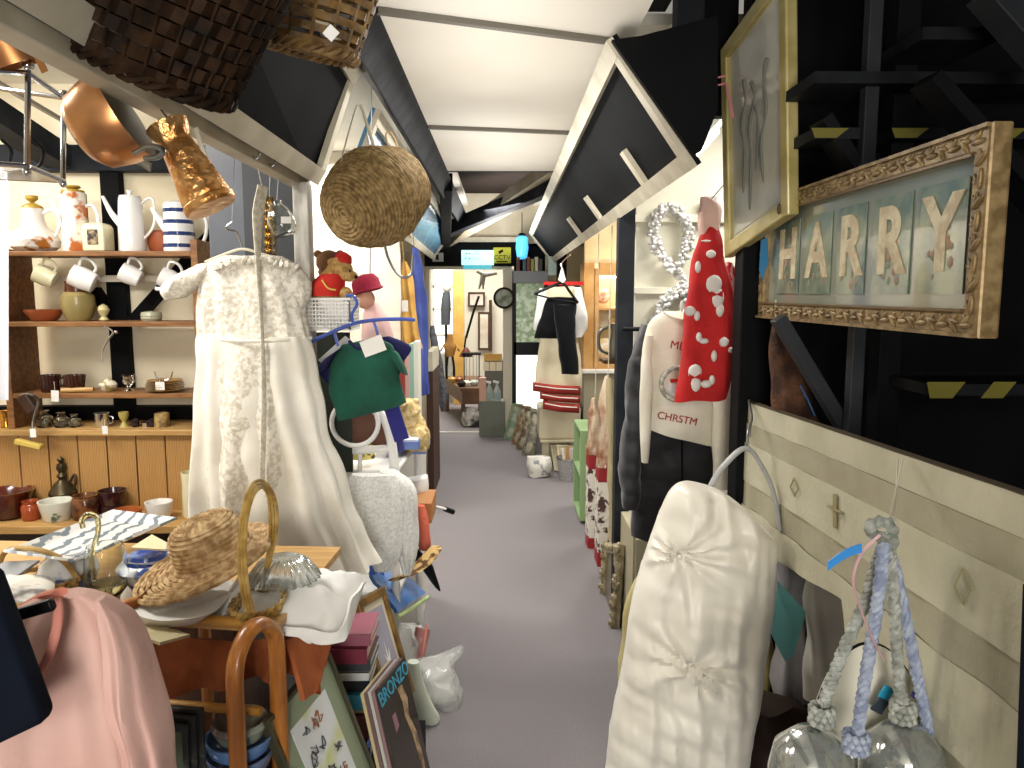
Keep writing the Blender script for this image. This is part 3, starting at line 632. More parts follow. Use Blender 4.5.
# wicker baskets hanging in front of the panel
def woven(name, cat, label, c, axis, r0, r1, h, n, m, wd, th, sw, mm, side=None, sq=1., bottom=True, belly=.0, rimr=.012, roll=0.):
    c = V(c); z = V(axis).normalized(); x = V((0, 1, 0)).cross(z).normalized(); x = Matrix.Rotation(roll, 3, z) @ x; y = z.cross(x)
    t = T(name, label, cat, c)
    def f(tt, ang, o):
        r = (r0+(r1-r0)*tt+belly*sin(pi*tt))+o; return c+z*h*tt+x*cos(ang)*r+y*sin(ang)*r*sq
    M().weave(f, n, m, wd, th, sw).mk('sides', mm, t)
    if bottom:
        b = M()
        for i in range(9):
            o = (i-4)/4.5*r0; l = sqrt(max(0, r0*r0-o*o))
            b.bar(c+x*o-y*l*sq+z*.002*(i % 2), c+x*o+y*l*sq+z*.002*(i % 2), wd*.95, th, z)
            b.bar(c+y*o*sq-x*l+z*.002*((i+1) % 2), c+y*o*sq+x*l+z*.002*((i+1) % 2), wd*.95, th, z)
        b.mk('bottom', mm, t)
    for tt in (0, 1):
        for q in range(3):
            K = 60
            M().tube([f(tt, 2*pi*k/K, rimr*.5*cos(k*pi/3+q*2.1))+z*rimr*.7*sin(k*pi/3+q*2.1) for k in range(K)], rimr*.45, 6, closed=True).mk('rim', mm, t)
    return t, f, x, y, z
wick = mat('dark_wicker', '2c1b0c', .7, col2='160c05', ns=25)
t, f, x, y, z = woven('wicker_basket', 'basket', 'large dark brown wicker basket hanging at the top of the picture', W(155, 72, 1.30), W(186, -40, 1.26)-W(155, 72, 1.30), .122, .165, .24, 26, 10, .021, .0035, .0032, wick, bottom=True)
M().tube(cr([f(1, 0, 0), f(1, 0, 0)+z*.12-x*.04, c*0+f(1, 1.57, 0)*.5+f(1, 4.71, 0)*.5+z*.2, f(1, pi, 0)+z*.12+x*.04, f(1, pi, 0)], 6), .009, 8).mk('handle', wick, t)
wick2 = mat('tan_wicker', '86683a', .55, col2='5c4322', ns=30)
t, f, x, y, z = woven('wicker_basket', 'basket', 'small tan open wicker basket with a paper tag beside the dark one', W(308, 50, 1.62), W(318, -25, 1.60)-W(308, 50, 1.62), .095, .125, .16, 16, 7, .015, .003, .003, wick2, sq=1.0, roll=.7)
tagcard('price_tag', 331, 33, 1.40, .021, .021, 'diamond shaped paper tag on the small tan basket', .75)
M().tube([f(1, 0, 0), V((-.46, 1.55, 2.26))], .002, 6).mk('hanging_wire', steel, t)
# straw hat basket hanging with white straps
strawm = mat('seagrass', 'a08659', .8, col2='6a532c', ns=60, stretch=(1, 1, 1), lo=.35, hi=.65)
c0, c1 = W(345, 214, 2.42), W(392, 188, 2.60)
t = T('straw_shopper', 'round seagrass shopping basket hanging from the panel by pale straps', 'basket', W(360, 250, 2.5))
zq = (c1-c0).normalized(); xq = V((0, 1, 0)).cross(zq).normalized(); yq = zq.cross(xq)
b = M(); N = 150; pts = []; L = (c1-c0).length+.02
prof = [(.005, 0), (.05, -.004), (.085, .0), (.105, .018), (.128, .06), (.148, .12), (.152, .17), (.140, .21), (.12, L+.02)]
pr = cr([V((r, 0, h)) for r, h in prof], 6)
tot = [0]
for i in range(1, len(pr)): tot.append(tot[-1]+(pr[i]-pr[i-1]).length)
turns = 30
for k in range(turns*28):
    s_ = tot[-1]*k/(turns*28); i = max(j for j in range(len(tot)) if tot[j] <= s_+1e-9); i = min(i, len(pr)-2)
    q = pr[i].lerp(pr[i+1], (s_-tot[i])/(tot[i+1]-tot[i])); an = 2*pi*k/28
    bmp = 1+.012*sin(k*2.4)
    pts.append(c0+zq*q.z+(xq*cos(an)+yq*sin(an)*1.0)*q.x*bmp)
b.tube(pts, tot[-1]/turns*.62, 6); b.mk('body', strawm, t)
M().tube(cr([W(340, 165, 2.44), W(350, 128, 2.46), W(359, 104, 2.5), W(368, 128, 2.52), W(378, 160, 2.56)], 5), .006, 8, flat=.4).mk('strap', trimw, t)
t = T('straw_hat', 'small straw hat hanging behind the seagrass basket', 'hat', W(410, 232, 3.0))
M().lathe([(0, .06), (.035, .055), (.05, .02), (.055, 0), (.1, -.012), (.098, -.016), (.05, -.006)], W(405, 212, 3.0), 30, rot=Matrix.Rotation(1.2, 3, 'Y')).mk('crown', strawm, t)
t = T('woven_purse', 'small brown and cream woven purse on a strap beside the seagrass basket', 'bag', W(402, 190, 2.95))
M().bar(W(398, 162, 2.9), W(405, 186, 2.9), .05, .04, (0, 1, 0)).mk('body', mat('purse_weave', '6b4327', .7, col2='c9b28a', ns=45), t, bevel=.008)
M().tube(cr([W(394, 164, 2.9), W(386, 136, 2.9), W(392, 134, 2.9), W(403, 160, 2.9)], 5), .004, 6).mk('strap', mat('tan_strap', 'a98f68', .7), t)
# hook and little things on the white rim
for px, lab in ((252, 'steel hook screwed to the white rim above the gown'), (268, 'second steel hook on the white rim, nearer the white post')):
    p = Xp(px, 150+(px-252)*.5, -.632)
    tag(M().tube(cr([p+V((.0, 0, .02)), p+V((.012, 0, .005)), p+V((.02, -.004, -.014)), p+V((.01, -.006, -.024)), p+V((.002, -.006, -.014))], 6), .0022, 6).mk('hook', steel), lab, 'hook', 'hooks on the white rim')
t = T('lace_ribbon', 'long tapering white lace strip hanging over the gown', 'lace', W(262, 480, 2.22))
b = M()
rr = cr([W(263, 186, 2.3), W(258, 215, 2.3), W(258, 260, 2.26), W(262, 330, 2.18), W(264, 400, 2.16), W(262, 485, 2.14)], 8)
ww = [.024, .026, .013, .008, .012, .013]
b.tube(rr, [ww[min(5, int(i/8))]*(1-(i % 8)/8)+ww[min(5, int(i/8)+1)]*(i % 8)/8 for i in range(len(rr))], 14, flat=.35)
b.mk('lace', mat('old_lace', 'dcd6c6', .9, col2='c2baa6', ns=70, lo=.45, hi=.6), t)
M().tube([W(262, 186, 2.3), V((-.637, 2.05, 1.97))], .0015, 6).mk('ribbon', paper, t)
t = T('brass_chatelaine', 'bunch of brass chains and scissors hanging by the white post', 'chain', W(268, 270, 2.3))
for i in range(9):
    b = M(); q = W(264+random.uniform(0, 16), 200, 2.44); b_ = q+V((random.uniform(-.012, .012), 0, -random.uniform(.12, .26)))
    n = int((b_-q).length/.012)
    for k in range(n):
        p = q.lerp(b_, k/n); R_ = Matrix.Rotation(pi/2*(k % 2)+.3, 3, 'Z')
        b.tube([p+R_@V((.006*cos(a_), 0, .009*sin(a_))) for a_ in [2*pi*j/8 for j in range(8)]], .0018, 5, closed=True)
    b.mk('chain', brass if i % 2 else mat('aged_brass', '6d5a32', .4, .8), t)
M().tube([W(270, 200, 2.44), W(270, 160, 2.44)], .002, 5).mk('hook', steel, t)
t = T('hanging_glass_jar', 'clear glass jar hanging on the grey board beside the white post', 'jar', W(284, 235, 2.35))
M().lathe([(0, 0), (.03, .002), (.04, .02), (.042, .05), (.032, .08), (.02, .095), (.022, .105), (.018, .105), (.017, .094), (.03, .078), (.039, .05), (.037, .022), (.028, .006), (0, .004)], W(286, 236, 2.4), 28, rot=Matrix.Rotation(-.3, 3, 'Y')).mk('body', glass, t)
M().box(W(286, 220, 2.355), (.03, .001, .02)).mk('label', paper, t, smooth=False)
M().tube([W(277, 200, 2.4), W(279, 172, 2.44)], .0015, 5).mk('wire', steel, t)
# ================================================================ LEFT: gown, trolley and what stands on it
def drape(tp, bp, nf=6, amp=.01, th=.004, nrm=(0, 1, 0), crump=.0, nv=14, seed=0., full=False, per=10):
    A, B = cr(tp, per), cr(bp, per); n = min(len(A), len(B))-1; nr = V(nrm)
    def fn(u, v):
        a = u*n; i = min(int(a), n-1); f = a-i
        p = A[i].lerp(A[i+1], f).lerp(B[i].lerp(B[i+1], f), v)
        p = p+nr*amp*((1 if full else v))*sin(u*2*pi*nf+seed+2*v)
        if crump: q = p*13+V((seed, 0, 0)); p = p+V((noise.noise(q), noise.noise(q+V((5, 0, 0))), noise.noise(q+V((0, 7, 0)))))*crump
        return p
    return M().sheet(fn, max(24, nf*8), nv, th)
def pic(name, label, cat, TL, TR, BL, fw, fm, mm=None, mw=0., pm=None, th=.02, fh=.5, group=None, back=True, glassy=False):
    """framed picture: p(u,v)=TL+u(TR-TL)+v(BL-TL)"""
    TL, TR, BL = V(TL), V(TR), V(BL); X_, Y_ = TR-TL, BL-TL; n = X_.cross(Y_).normalized()   # n points away from the viewer's side
    if n.dot(CAM-TL) > 0: n = -n
    wx, wy = fw/X_.length, fw/Y_.length
    P = lambda u, v, d=0: TL+X_*u+Y_*v+n*d
    t = T(name, label, cat, P(.5, 1), group)
    f = M()
    for q in (((0, 0), (1, 0), (1-wx, wy), (wx, wy)), ((0, 1), (wx, 1-wy), (1-wx, 1-wy), (1, 1)), ((0, 0), (wx, wy), (wx, 1-wy), (0, 1)), ((1, 0), (1, 1), (1-wx, 1-wy), (1-wx, wy))):
        f.slab([P(*a_) for a_ in q], n*th)
    bmesh.ops.remove_doubles(f.b, verts=f.b.verts, dist=1e-5)
    fo = f.mk('frame', fm, t, smooth=False, bevel=fw*.12)
    if mm: M().slab([P(wx*.8, wy*.8, th*.45), P(1-wx*.8, wy*.8, th*.45), P(1-wx*.8, 1-wy*.8, th*.45), P(wx*.8, 1-wy*.8, th*.45)], n*.002).mk('mount', mm, t, smooth=False)
    mx, my = wx+mw/X_.length, wy+mw/Y_.length
    if pm: M().slab([P(mx, my, th*.38), P(1-mx, my, th*.38), P(1-mx, 1-my, th*.38), P(mx, 1-my, th*.38)], n*.0015).mk('print', pm, t, smooth=False)
    if back: M().slab([P(wx*.3, wy*.3, th*.8), P(1-wx*.3, wy*.3, th*.8), P(1-wx*.3, 1-wy*.3, th*.8), P(wx*.3, 1-wy*.3, th*.8)], n*.003).mk('backing', mat('backing_board', '8a7452', .9), t, smooth=False)
    return t, P, n
lace = mat('gown_lace', 'e9e5da', .9, col2='cfc8b8', ns=70, nd=4, lo=.46, hi=.56, bump=.5, bs=60)
satin = mat('gown_cotton', 'e9e6dd', .75, col2='e0dccf', ns=9, bump=.2, bs=35)
YG = 2.34
t = T('christening_gown', 'long ivory lace christening gown with puffed sleeves on a wire hanger', 'gown', W(280, 560, YG))
M().loft(rows([(224, 282, 257, .03), (206, 300, 266, .055), (200, 303, 290, .07), (199, 305, 318, .07), (199, 309, 338, .07)], YG, .06), 64, rip=13, amp=.10, crump=.008, seed=1).mk('bodice', lace, t)
M().loft(rows([(198, 310, 334, .07), (197, 318, 380, .09), (195, 328, 430, .10), (193, 343, 480, .115), (194, 360, 530, .12), (200, 376, 563, .125)], YG, .06), 110, rip=12, amp=.22, crump=.012, seed=2, steps=7).mk('skirt', satin, t)
M().loft(rows([(217, 290, 340, .085), (215, 296, 400, .105), (214, 304, 470, .125), (216, 312, 540, .13)], YG, .08), 70, rip=9, amp=.14, crump=.010, seed=5, steps=7).mk('front_panel', lace, t)
def puff(L, seed): return M().loft([(W(px, py, YG), V((r*.003, 0, r*.0006*s_)), V((0, r*.0026, 0))) for px, py, r, s_ in L], 28, rip=7, amp=.1, crump=.014, seed=seed)
puff([(206, 264, 10, 1), (192, 274, 21, 1), (182, 288, 20, 1), (176, 298, 11, 1)], 3).mk('sleeve', lace, t)
puff([(288, 262, 12, -1), (291, 278, 20, -1), (293, 296, 17, -1), (292, 306, 13, -1)], 8).mk('sleeve', lace, t)
b = M(); K = 90
b.tube([W(214+84*k/K, 268-8*sin(pi*k/K), YG-.06)+V((0, .012*sin(k*1.1), .006*cos(k*.9))) for k in range(K+1)], .010, 6, flat=.5); b.mk('ruffle', lace, t)
M().tube(cr([W(199, 338, YG), W(226, 340, YG-.075), W(254, 341, YG-.095), W(282, 340, YG-.075), W(311, 338, YG)], 8), .006, 8).mk('waist_ribbon', satin, t)
b = M(); b.tube(cr([W(205, 262, YG), W(225, 254, YG), W(243, 249, YG), W(262, 254, YG), W(290, 262, YG)], 6), .004, 8)
hb = b.mk('hanger', trimw, t)
M().tube(cr([W(243, 250, YG), W(240, 240, YG), W(236, 232, YG), W(226, 228, YG), W(232, 222, YG)], 6), .003, 8).mk('hook', chrome, hb)
M().tube([W(232, 224, YG), V((W(234, 150, YG).x, YG, 2.0)), V((-.64, 2.3, 2.0))], .0015, 5).mk('hanging_wire', steel, t)
# ---- white knitted poncho
knit = mat('white_knit', 'e4e4e0', .95, col2='d0d0cd', ns=110, lo=.42, hi=.6, bump=.5, bs=160)
t = T('knitted_cape', 'white openwork knitted cape draped over the white cane stand', 'cape', W(385, 570, 2.62))
M().loft(rows([(352, 396, 474, .03), (347, 402, 490, .05), (352, 404, 520, .06), (366, 402, 550, .05), (376, 394, 570, .03)], 2.60, .06), 48, rip=8, amp=.12, crump=.010, seed=4).mk('body', knit, t)
M().loft(rows([(380, 398, 472, .03), (388, 414, 486, .05), (394, 418, 520, .06), (396, 418, 550, .055), (403, 412, 574, .03)], 2.64, .06), 40, rip=8, amp=.12, crump=.010, seed=6).mk('side', knit, t)
# ---- wooden trolley with the arched end
hw = mat('honey_wood', 'a86b2c', .35, col2='8a521d', ns=7, stretch=(6, 6, 1), coat=.3)
ct = mat('cane_rail', 'b98a3e', .4, col2='9c6f2a', ns=9)
zT = .925
t = T('wooden_trolley', 'honey brown wooden trolley with an arched end, laden with china', 'trolley', (-.75, 1.6, 0))
def arch(px0, px1, Y0, Y1, top):
    a, b_ = W(px0, 740, Y0), W(px1, 740, Y1); m_ = (a+b_)/2
    L = [V((a.x, a.y, z)) for z in (0, .3, .6, top-.12)]
    h = (b_-a)/2; L += [V((m_.x, m_.y, top-.085))+V((-h.x*cos(q), -h.y*cos(q), .085*sin(q))) for q in (.3, .75, 1.2, 1.57, 1.94, 2.4, 2.84)]
    L += [V((b_.x, b_.y, z)) for z in (top-.12, .6, .3, 0)]; return cr(L, 6)
e = arch(237, 280, 1.42, 1.55, .935)
M().tube(e, .019, 12, flat=.8).mk('end_frame', hw, t)
sh = (-.68, .06, 0)
M().tube([p+V(sh) for p in e], .017, 12, flat=.75).mk('end_frame', hw, t)
M().tube([V((-.484, 1.53, zT-.008)), V((-1.16, 1.67, zT-.008))], .011, 10).mk('rail', ct, t)
for z in (.745, .60, .30): M().tube([V((-.495, 1.50, z)), V((-1.16, 1.60, z))], .010, 10).mk('rail', ct, t)
M().slab([(-.47, 1.55, zT-.035), (-.44, 2.05, zT-.035), (-1.45, 2.12, zT-.035), (-1.2, 1.66, zT-.035)], (0, 0, .018)).mk('tray', pinel, t, smooth=False)
M().slab([(-.49, 1.50, .28), (-.48, 1.66, .28), (-1.16, 1.76, .28), (-1.16, 1.62, .28)], (0, 0, .018)).mk('tray', hw, t, smooth=False)
for x, y in ((-.82, 2.04), (-1.4, 2.06)): M().tube([(x, y, 0), (x, y, zT-.03)], .016, 10).mk('leg', hw, t)
# rust velvet
rust = mat('rust_velvet', 'a45a30', .8, col2='84431f', ns=9, bump=.3, bs=14)
tv = [W(110, 640, 1.78), W(180, 640, 1.74), W(240, 640, 1.70), W(290, 636, 1.72), W(338, 630, 1.80)]
bv_ = [W(110, 694, 1.75), W(180, 694, 1.70), W(245, 684, 1.66), W(290, 674, 1.68), W(322, 660, 1.76)]
t = T('velvet_cloth', 'rust orange velvet cloth hanging out beneath the trolley top', 'cloth', W(230, 690, 1.46))
drape([p+V((0, -.0, 0)) for p in tv], bv_, 5, .016, .012, crump=.014, seed=2).mk('cloth', rust, t)
drape([W(288, 640, 1.62), W(312, 634, 1.68), W(336, 628, 1.74)], [W(306, 698, 1.60), W(312, 697, 1.62), W(318, 690, 1.64)], 1, .01, .012, crump=.008, seed=3).mk('corner', rust, t)
# white linen heap
lin = mat('white_linen', 'e3e2df', .9, col2='d6d5d1', ns=5, bump=.2, bs=20)
def pile(name, label, P4, h, seed, m=lin, cat='cloth', crump=.02, n=18, bulge=.02):
    a, b_, c_, d_ = [V(p) for p in P4]
    def fn(u, v):
        p = a.lerp(b_, u).lerp(d_.lerp(c_, u), v); k = min(1, 6*min(u, 1-u, v, 1-v))**.5
        q = p*14+V((seed, seed*2, 0)); return p+V((0, 0, h*k+bulge*sin(pi*u)*sin(pi*v)+crump*noise.noise(q)+crump*.5*noise.noise(q*2.4)))
    o = M(); o.sheet(fn, n*2, n, .004); o.slab([a, b_, c_, d_], (0, 0, -.003))
    for p, q in ((a, b_), (b_, c_), (c_, d_), (d_, a)): pass
    return tag(o.mk(name, m), label, cat)
pile('linen_cloth', 'crumpled white linen spilling over the aisle side of the trolley', [W(212, 620, 1.60), W(338, 638, 1.60), W(366, 580, 1.88), W(225, 588, 1.90)], .030, 1, crump=.03, bulge=.03)
drape([W(262, 622, 1.59), W(300, 628, 1.59), W(338, 632, 1.59), W(352, 600, 1.68), W(364, 582, 1.84)], [W(264, 628, 1.58), W(300, 640, 1.58), W(342, 644, 1.58), W(352, 622, 1.66), W(362, 590, 1.84)], 4, .006, .006, crump=.006).mk('linen_hem', lin)
bpy.data.objects['linen_hem'].parent = bpy.data.objects['linen_cloth']; bpy.data.objects['linen_hem'].location -= bpy.data.objects['linen_cloth'].location
pile('folded_linen', 'flat white linen laid under the straw hat and the bonnet', [W(148, 618, 1.60), W(252, 624, 1.60), W(250, 588, 1.82), W(160, 588, 1.82)], .018, 7, crump=.02, bulge=.01)
tag(M().loft([(W(182, 616, 1.56)+V((0, 0, .02)), V((.085, 0, 0)), V((0, .08, 0))), (W(184, 610, 1.60), V((.085, 0, 0)), V((0, .08, 0))), (W(192, 602, 1.64), V((.065, 0, 0)), V((0, .06, 0)))], 40, rip=6, amp=.1, crump=.02, seed=9).mk('linen_bonnet', lin), 'bunched white linen bonnet under the straw hat', 'bonnet')
# straw hat
c = W(204, 561, 1.66)+V((0, 0, .004)); hatm = mat('hat_straw', 'cdb184', .75, col2='97764c', ns=50, lo=.38, hi=.6)
t = T('straw_hat', 'natural plaited straw hat lying tilted on white linen', 'hat', c)
R_ = Matrix.Rotation(radians(-18), 3, 'Y') @ Matrix.Rotation(radians(9), 3, 'X')
prof = cr([V((.006, 0, .088)), V((.04, 0, .086)), V((.068, 0, .072)), (.078, 0, .035), V((.084, 0, .006)), V((.12, 0, -.006)), V((.158, 0, -.004))], 8)
tl = [0]
for i in range(1, len(prof)): tl.append(tl[-1]+(prof[i]-prof[i-1]).length)
b = M(); turns = 21; K = 40
for strand in (0, 1):
    pts = []
    for k in range(turns*K):
        s_ = tl[-1]*k/(turns*K); i = min(max(j for j in range(len(tl)) if tl[j] <= s_+1e-9), len(prof)-2)
        q = prof[i].lerp(prof[i+1], (s_-tl[i])/(tl[i+1]-tl[i])); an = 2*pi*k/K
        wv = .0022*sin(k*1.57+strand*pi)
        pts.append(c+R_@V((cos(an)*(q.x+wv)+.026*min(1, max(0, (.16-q.x)/.07)), sin(an)*(q.x+wv), q.z+wv)))
    b.tube(pts, .0064, 5, flat=.7)
b.mk('plait', hatm, t)
M().lathe([(v.x*.96-.003, v.z*.93-.004) for v in prof if v.x < .085], c+R_@V((.026, 0, 0)), 40, rot=R_).mk('lining', mat('hat_inner', '9c7a45', .8), t)
# tall handled basket
cane = mat('split_cane', 'b99a55', .5, col2='8c6d31', ns=30)
c = W(254, 612, 1.55); t = T('handled_basket', 'shallow cane basket with a tall looped handle on the white linen', 'basket', c)
for o_ in (-.007, 0, .007):
    M().tube(cr([W(250, 612, 1.50)+V((o_, 0, 0)), W(243, 575, 1.50)+V((o_, 0, 0)), W(243, 530, 1.50)+V((o_*.8, 0, 0)), W(250, 495, 1.52)+V((o_*.6, 0, -o_)), W(262, 484, 1.56)+V((0, 0, -o_)), W(272, 500, 1.62)-V((o_, 0, 0)), W(273, 535, 1.66)-V((o_, 0, 0)), W(264, 585, 1.68)], 7), .0035, 6).mk('handle', cane, t)
M().weave(lambda tt, an, o: V((c.x-.01+cos(an)*(.045+.01*tt+o), c.y+.06+sin(an)*(.07+.015*tt+o), zT-.012+.03*tt)), 20, 3, .010, .003, .002).mk('sides', cane, t)
# cut glass bowl
cg = mat('cut_glass', 'dfe3e0', .06, trans=.85, metal=.15)
tag(M().lathe([(.004, .05), (.03, .052), (.055, .04), (.075, .012), (.082, 0), (.078, 0), (.07, .012), (.05, .035), (.03, .045), (0, .045)], W(284, 586, 1.72)+V((0, 0, .02)), 96, flute=24, fa=.05).mk('cut_glass_bowl', cg), 'fluted cut glass bowl upside down beside the cane handle', 'bowl')
# platter and vases
blu = mat('blue_printed_china', 'dfe2e6', .15, col2='2f4f93', ns=13, nd=4, lo=.45, hi=.56, coat=.5)
blu2 = mat('faded_blue_china', 'dddfe0', .15, col2='6d86b4', ns=16, nd=4, lo=.5, hi=.6, coat=.5)
pl = mat('striped_platter', 'e7e6e2', .25, col2='7d8992', ns=3.0, kind='wave', lo=.70, hi=.84, stretch=(3, 5, 1), coat=.3)
P4 = [W(3, 553, 1.62), W(74, 563, 1.66), W(177, 520, 2.04), W(112, 512, 2.06)]
def fp(u, v):
    p = P4[0].lerp(P4[1], u).lerp(P4[3].lerp(P4[2], u), v); e_ = max(abs(u-.5), abs(v-.5))*2; return p+V((0, 0, -.012+.014*max(0, (e_-.75)*4)))
tag(M().sheet(fp, 16, 24, .006).mk('serving_platter', pl), 'long white rectangular platter with grey blue stripes, tilted across the vases', 'platter')
def onT(px, py): 
    k = (zT-.017-1.6)/(W(px, py, 1).z-1.6); return W(px, py, k)
c = onT(70, 593); tag(M().lathe([(.03, 0), (.05, .02), (.064, .055), (.055, .08), (.038, .092), (.043, .104), (.038, .104), (.033, .09), (0, .08)], c, 28).mk('ginger_jar', blu2), 'round blue and white jar under the near end of the platter', 'jar')
c = onT(152, 594); tag(M().lathe([(.04, 0), (.06, .02), (.078, .05), (.068, .06), (.055, .068), (.058, .076), (.053, .076), (.05, .068), (0, .06)], c+V((-.02, .05, 0)), 28).mk('blue_bowl_vase', blu), 'blue printed vase under the far end of the platter', 'vase')
c = W(148, 556, 1.76); t = T('blue_printed_jug', 'royal blue printed jug with a cream lip behind the straw hat', 'jug', V((c.x, c.y, zT-.017)))
M().lathe([(.036, 0), (.048, .02), (.05, .06), (.04, .085)], V((c.x, c.y, zT-.017)), 24).mk('body', mat('royal_blue_print', '24479a', .2, col2='8ea3cf', ns=22, lo=.5, hi=.62, coat=.4), t)
M().slab([W(131, 549, 1.72), W(166, 551, 1.72), W(167, 544, 1.76), W(152, 536, 1.80)], (0, 0, .004)).mk('lip', mat('cream_lip', 'ddd3ac', .4), t, smooth=False)
gsm = mat('amber_glass', 'e9dfae', .05, trans=.95)
c = onT(108, 598); t = T('glass_jug', 'clear glass jug with an amber base and a curled handle before the platter', 'jug', c)
M().lathe([(0, 0), (.02, .001), (.04, .02), (.048, .055), (.044, .10), (.038, .125), (.036, .125), (.041, .1), (.045, .055), (.037, .022), (.018, .006), (0, .005)], c, 32).mk('body', glass, t)
M().lathe([(0, .006), (.018, .007), (.036, .022), (.042, .036), (0, .038)], c, 28).mk('amber_base', gsm, t)
M().tube(cr([W(94, 580, 1.66), W(92, 555, 1.64), W(98, 532, 1.62), W(97, 518, 1.62), W(88, 514, 1.62), W(82, 520, 1.62), W(83, 528, 1.62)], 6), .0055, 8).mk('handle', gsm, t)
c = W(22, 585, 1.62); t = T('bamboo_basket', 'pale bamboo basket with an arched handle at the left of the platter', 'basket', V((c.x, c.y+.06, zT-.017)))
bam = mat('pale_bamboo', 'b99a62', .5, col2='94733c', ns=22)
c = V((c.x, c.y+.06, zT-.017))
M().weave(lambda tt, an, o: c+V((cos(an)*(.07+.02*tt+o), sin(an)*(.06+.02*tt+o), .06*tt)), 18, 4, .013, .003, .0025).mk('sides', bam, t)
M().tube(cr([c+V((-.09, 0, .05)), c+V((-.06, -.02, .12)), c+V((0, -.03, .135)), c+V((.06, -.02, .11)), c+V((.09, 0, .05))], 7), .006, 8).mk('handle', bam, t)
tag(M().loft([(W(150, 592, 1.60), V((0, .012, 0)), V((0, 0, .012))), (W(140, 603, 1.56), V((0, .02, 0)), V((0, 0, .016))), (W(125, 606, 1.54), V((0, .016, 0)), V((0, 0, .014))), (W(112, 606, 1.54), V((0, .006, 0)), V((0, 0, .006)))], 16).mk('wooden_ladle', mat('ladle_wood', 'b98f52', .4, col2='9c5a28', ns=8)), 'rounded wooden ladle lying beside the glass jug', 'ladle')
c = onT(129, 610); tag(M().lathe([(.014, 0), (.02, .012), (.016, .035), (0, .055)], c, 16, sq=.6).mk('shell_ornament', china), 'small pointed white shell ornament in front of the linen', 'ornament')
pile('patterned_napkin', 'folded napkin with grey printing behind the pink jacket collar', [W(0, 600, 1.36), W(50, 604, 1.38), W(54, 582, 1.56), W(4, 578, 1.56)], .012, 4, mat('printed_napkin', 'd7d2c8', .8, col2='6f6a66', ns=11, lo=.55, hi=.62), 'napkin', crump=.01, n=10, bulge=.005)
tag(M().bar(W(-20, 590, 1.45), W(22, 562, 1.62), .07, .006).mk('tin_tray', mat('steel_tray', 'a9adb0', .3, .8)), 'edge of a dull metal tray beside the bamboo basket', 'tray')
for k, (p, q, m_, lb) in enumerate(((W(126, 634, 1.46), W(170, 632, 1.50), 'c9bb93', 'cream edged booklet under the trolley top beside the pink jacket'), (W(148, 640, 1.44), W(178, 632, 1.50), 'b6ab86', 'second cream booklet poking out under the trolley top'))):
    tag(M().bar(p, q, .07, .006).mk('booklet', mat('booklet_%s' % m_, m_, .7), smooth=False), lb, 'booklet')
# frames and bowls under the trolley
bf = mat('brown_gilt_frame', '84583a', .4, col2='9c7448', ns=12, coat=.2)
pic('picture_frame', 'brown wooden frame standing under the trolley behind smaller frames', 'picture frame', W(150, 702, 1.52), W(212, 712, 1.55), W(150, 702, 1.52)+V((0, -.02, -.40)), .032, bf, mat('grey_mount', '8a8d84', .8), .02, mat('dim_print', '4d5a4e', .7))
for k in range(3):
    pic('small_picture_frame', ['small silver edged black frame, front of three under the trolley', 'small black frame, middle of three under the trolley', 'small black frame, rearmost of three under the trolley'][k], 'picture frame',
        W(150, 724, 1.40)+V((.006*k, .02*k, .006*k)), W(188, 727, 1.42)+V((.008*k, .02*k, .006*k)), W(150, 724, 1.40)+V((.006*k, .02*k-.01, -.26)), .012, mat('black_silver_frame', '2a2b2a', .35, .3, col2='85857c', ns=20, lo=.5, hi=.7), None, 0, mat('green_print', '55624f', .6), th=.014, group='small frames under the trolley')
for k, (py, m_, lab) in enumerate(((742, '5d82b4', 'sky blue bowl on the lower trolley shelf, top of the nest'), (758, '6e7fa2', 'grey blue bowl beneath the sky blue one'))):
    c = W(240, py, 1.52); tag(M().lathe([(.03, -.035), (.04, -.03), (.062, -.01), (.07, .018), (.066, .018), (.056, -.008), (.03, -.028), (0, -.028)], c, 28).mk('nested_bowl', mat('bowl_%d' % k, m_, .2, coat=.4)), lab, 'bowl')
c = W(240, 718, 1.52); tag(M().lathe([(.02, -.05), (.045, -.04), (.058, -.012), (.054, 0), (.05, -.01), (.03, -.04), (0, -.042)], c, 28).mk('patterned_bowl', mat('patterned_bowl', '5b4a4a', .3, col2='9aa394', ns=14, coat=.3)), 'dark patterned bowl stacked over the blue bowls under the trolley', 'bowl')
tag(M().box2(W(240, 760, 1.52)-V((.08, .08, .05)), V((W(240, 760, 1.52).x+.08, 1.60, .30))).mk('storage_box', black, smooth=False), 'dark box carrying the bowls under the trolley', 'box') if W(240, 760, 1.52).z-.05 > .31 else None
# ---- leaning pictures, magazines and books on a dark crate
cw = T('storage_crate', 'dark crate on the floor under the leaning magazines', 'crate', (-.5, 1.95, 0))
M().box2((-.76, 1.98, 0), (-.235, 1.995, .29)).box2((-.76, 2.225, 0), (-.235, 2.24, .29)).box2((-.76, 1.995, 0), (-.745, 2.225, .29)).box2((-.25, 1.995, 0), (-.235, 2.225, .29)).mk('sides', black, cw, smooth=False)
M().box2((-.745, 1.995, .27), (-.25, 2.225, .285)).mk('lid', black, cw, smooth=False)
sage = mat('sage_mount', '8f9b80', .8)
cart = mat('cartoon_print', 'dfe3e4', .7, col2='c9cf86', ns=5, lo=.56, hi=.66)
TL = Zp(266, 722, .72); TR = Zp(330, 650, .72); BL = TL+V((.17, .10, -.62))
t, P, n = pic('framed_cartoon', 'framed page of small drawings in a sage green mount leaning by the trolley', 'picture', TL, TR, BL, .012, mat('dark_gilt', '4d4a38', .4, .4), sage, .06, cart, th=.018)
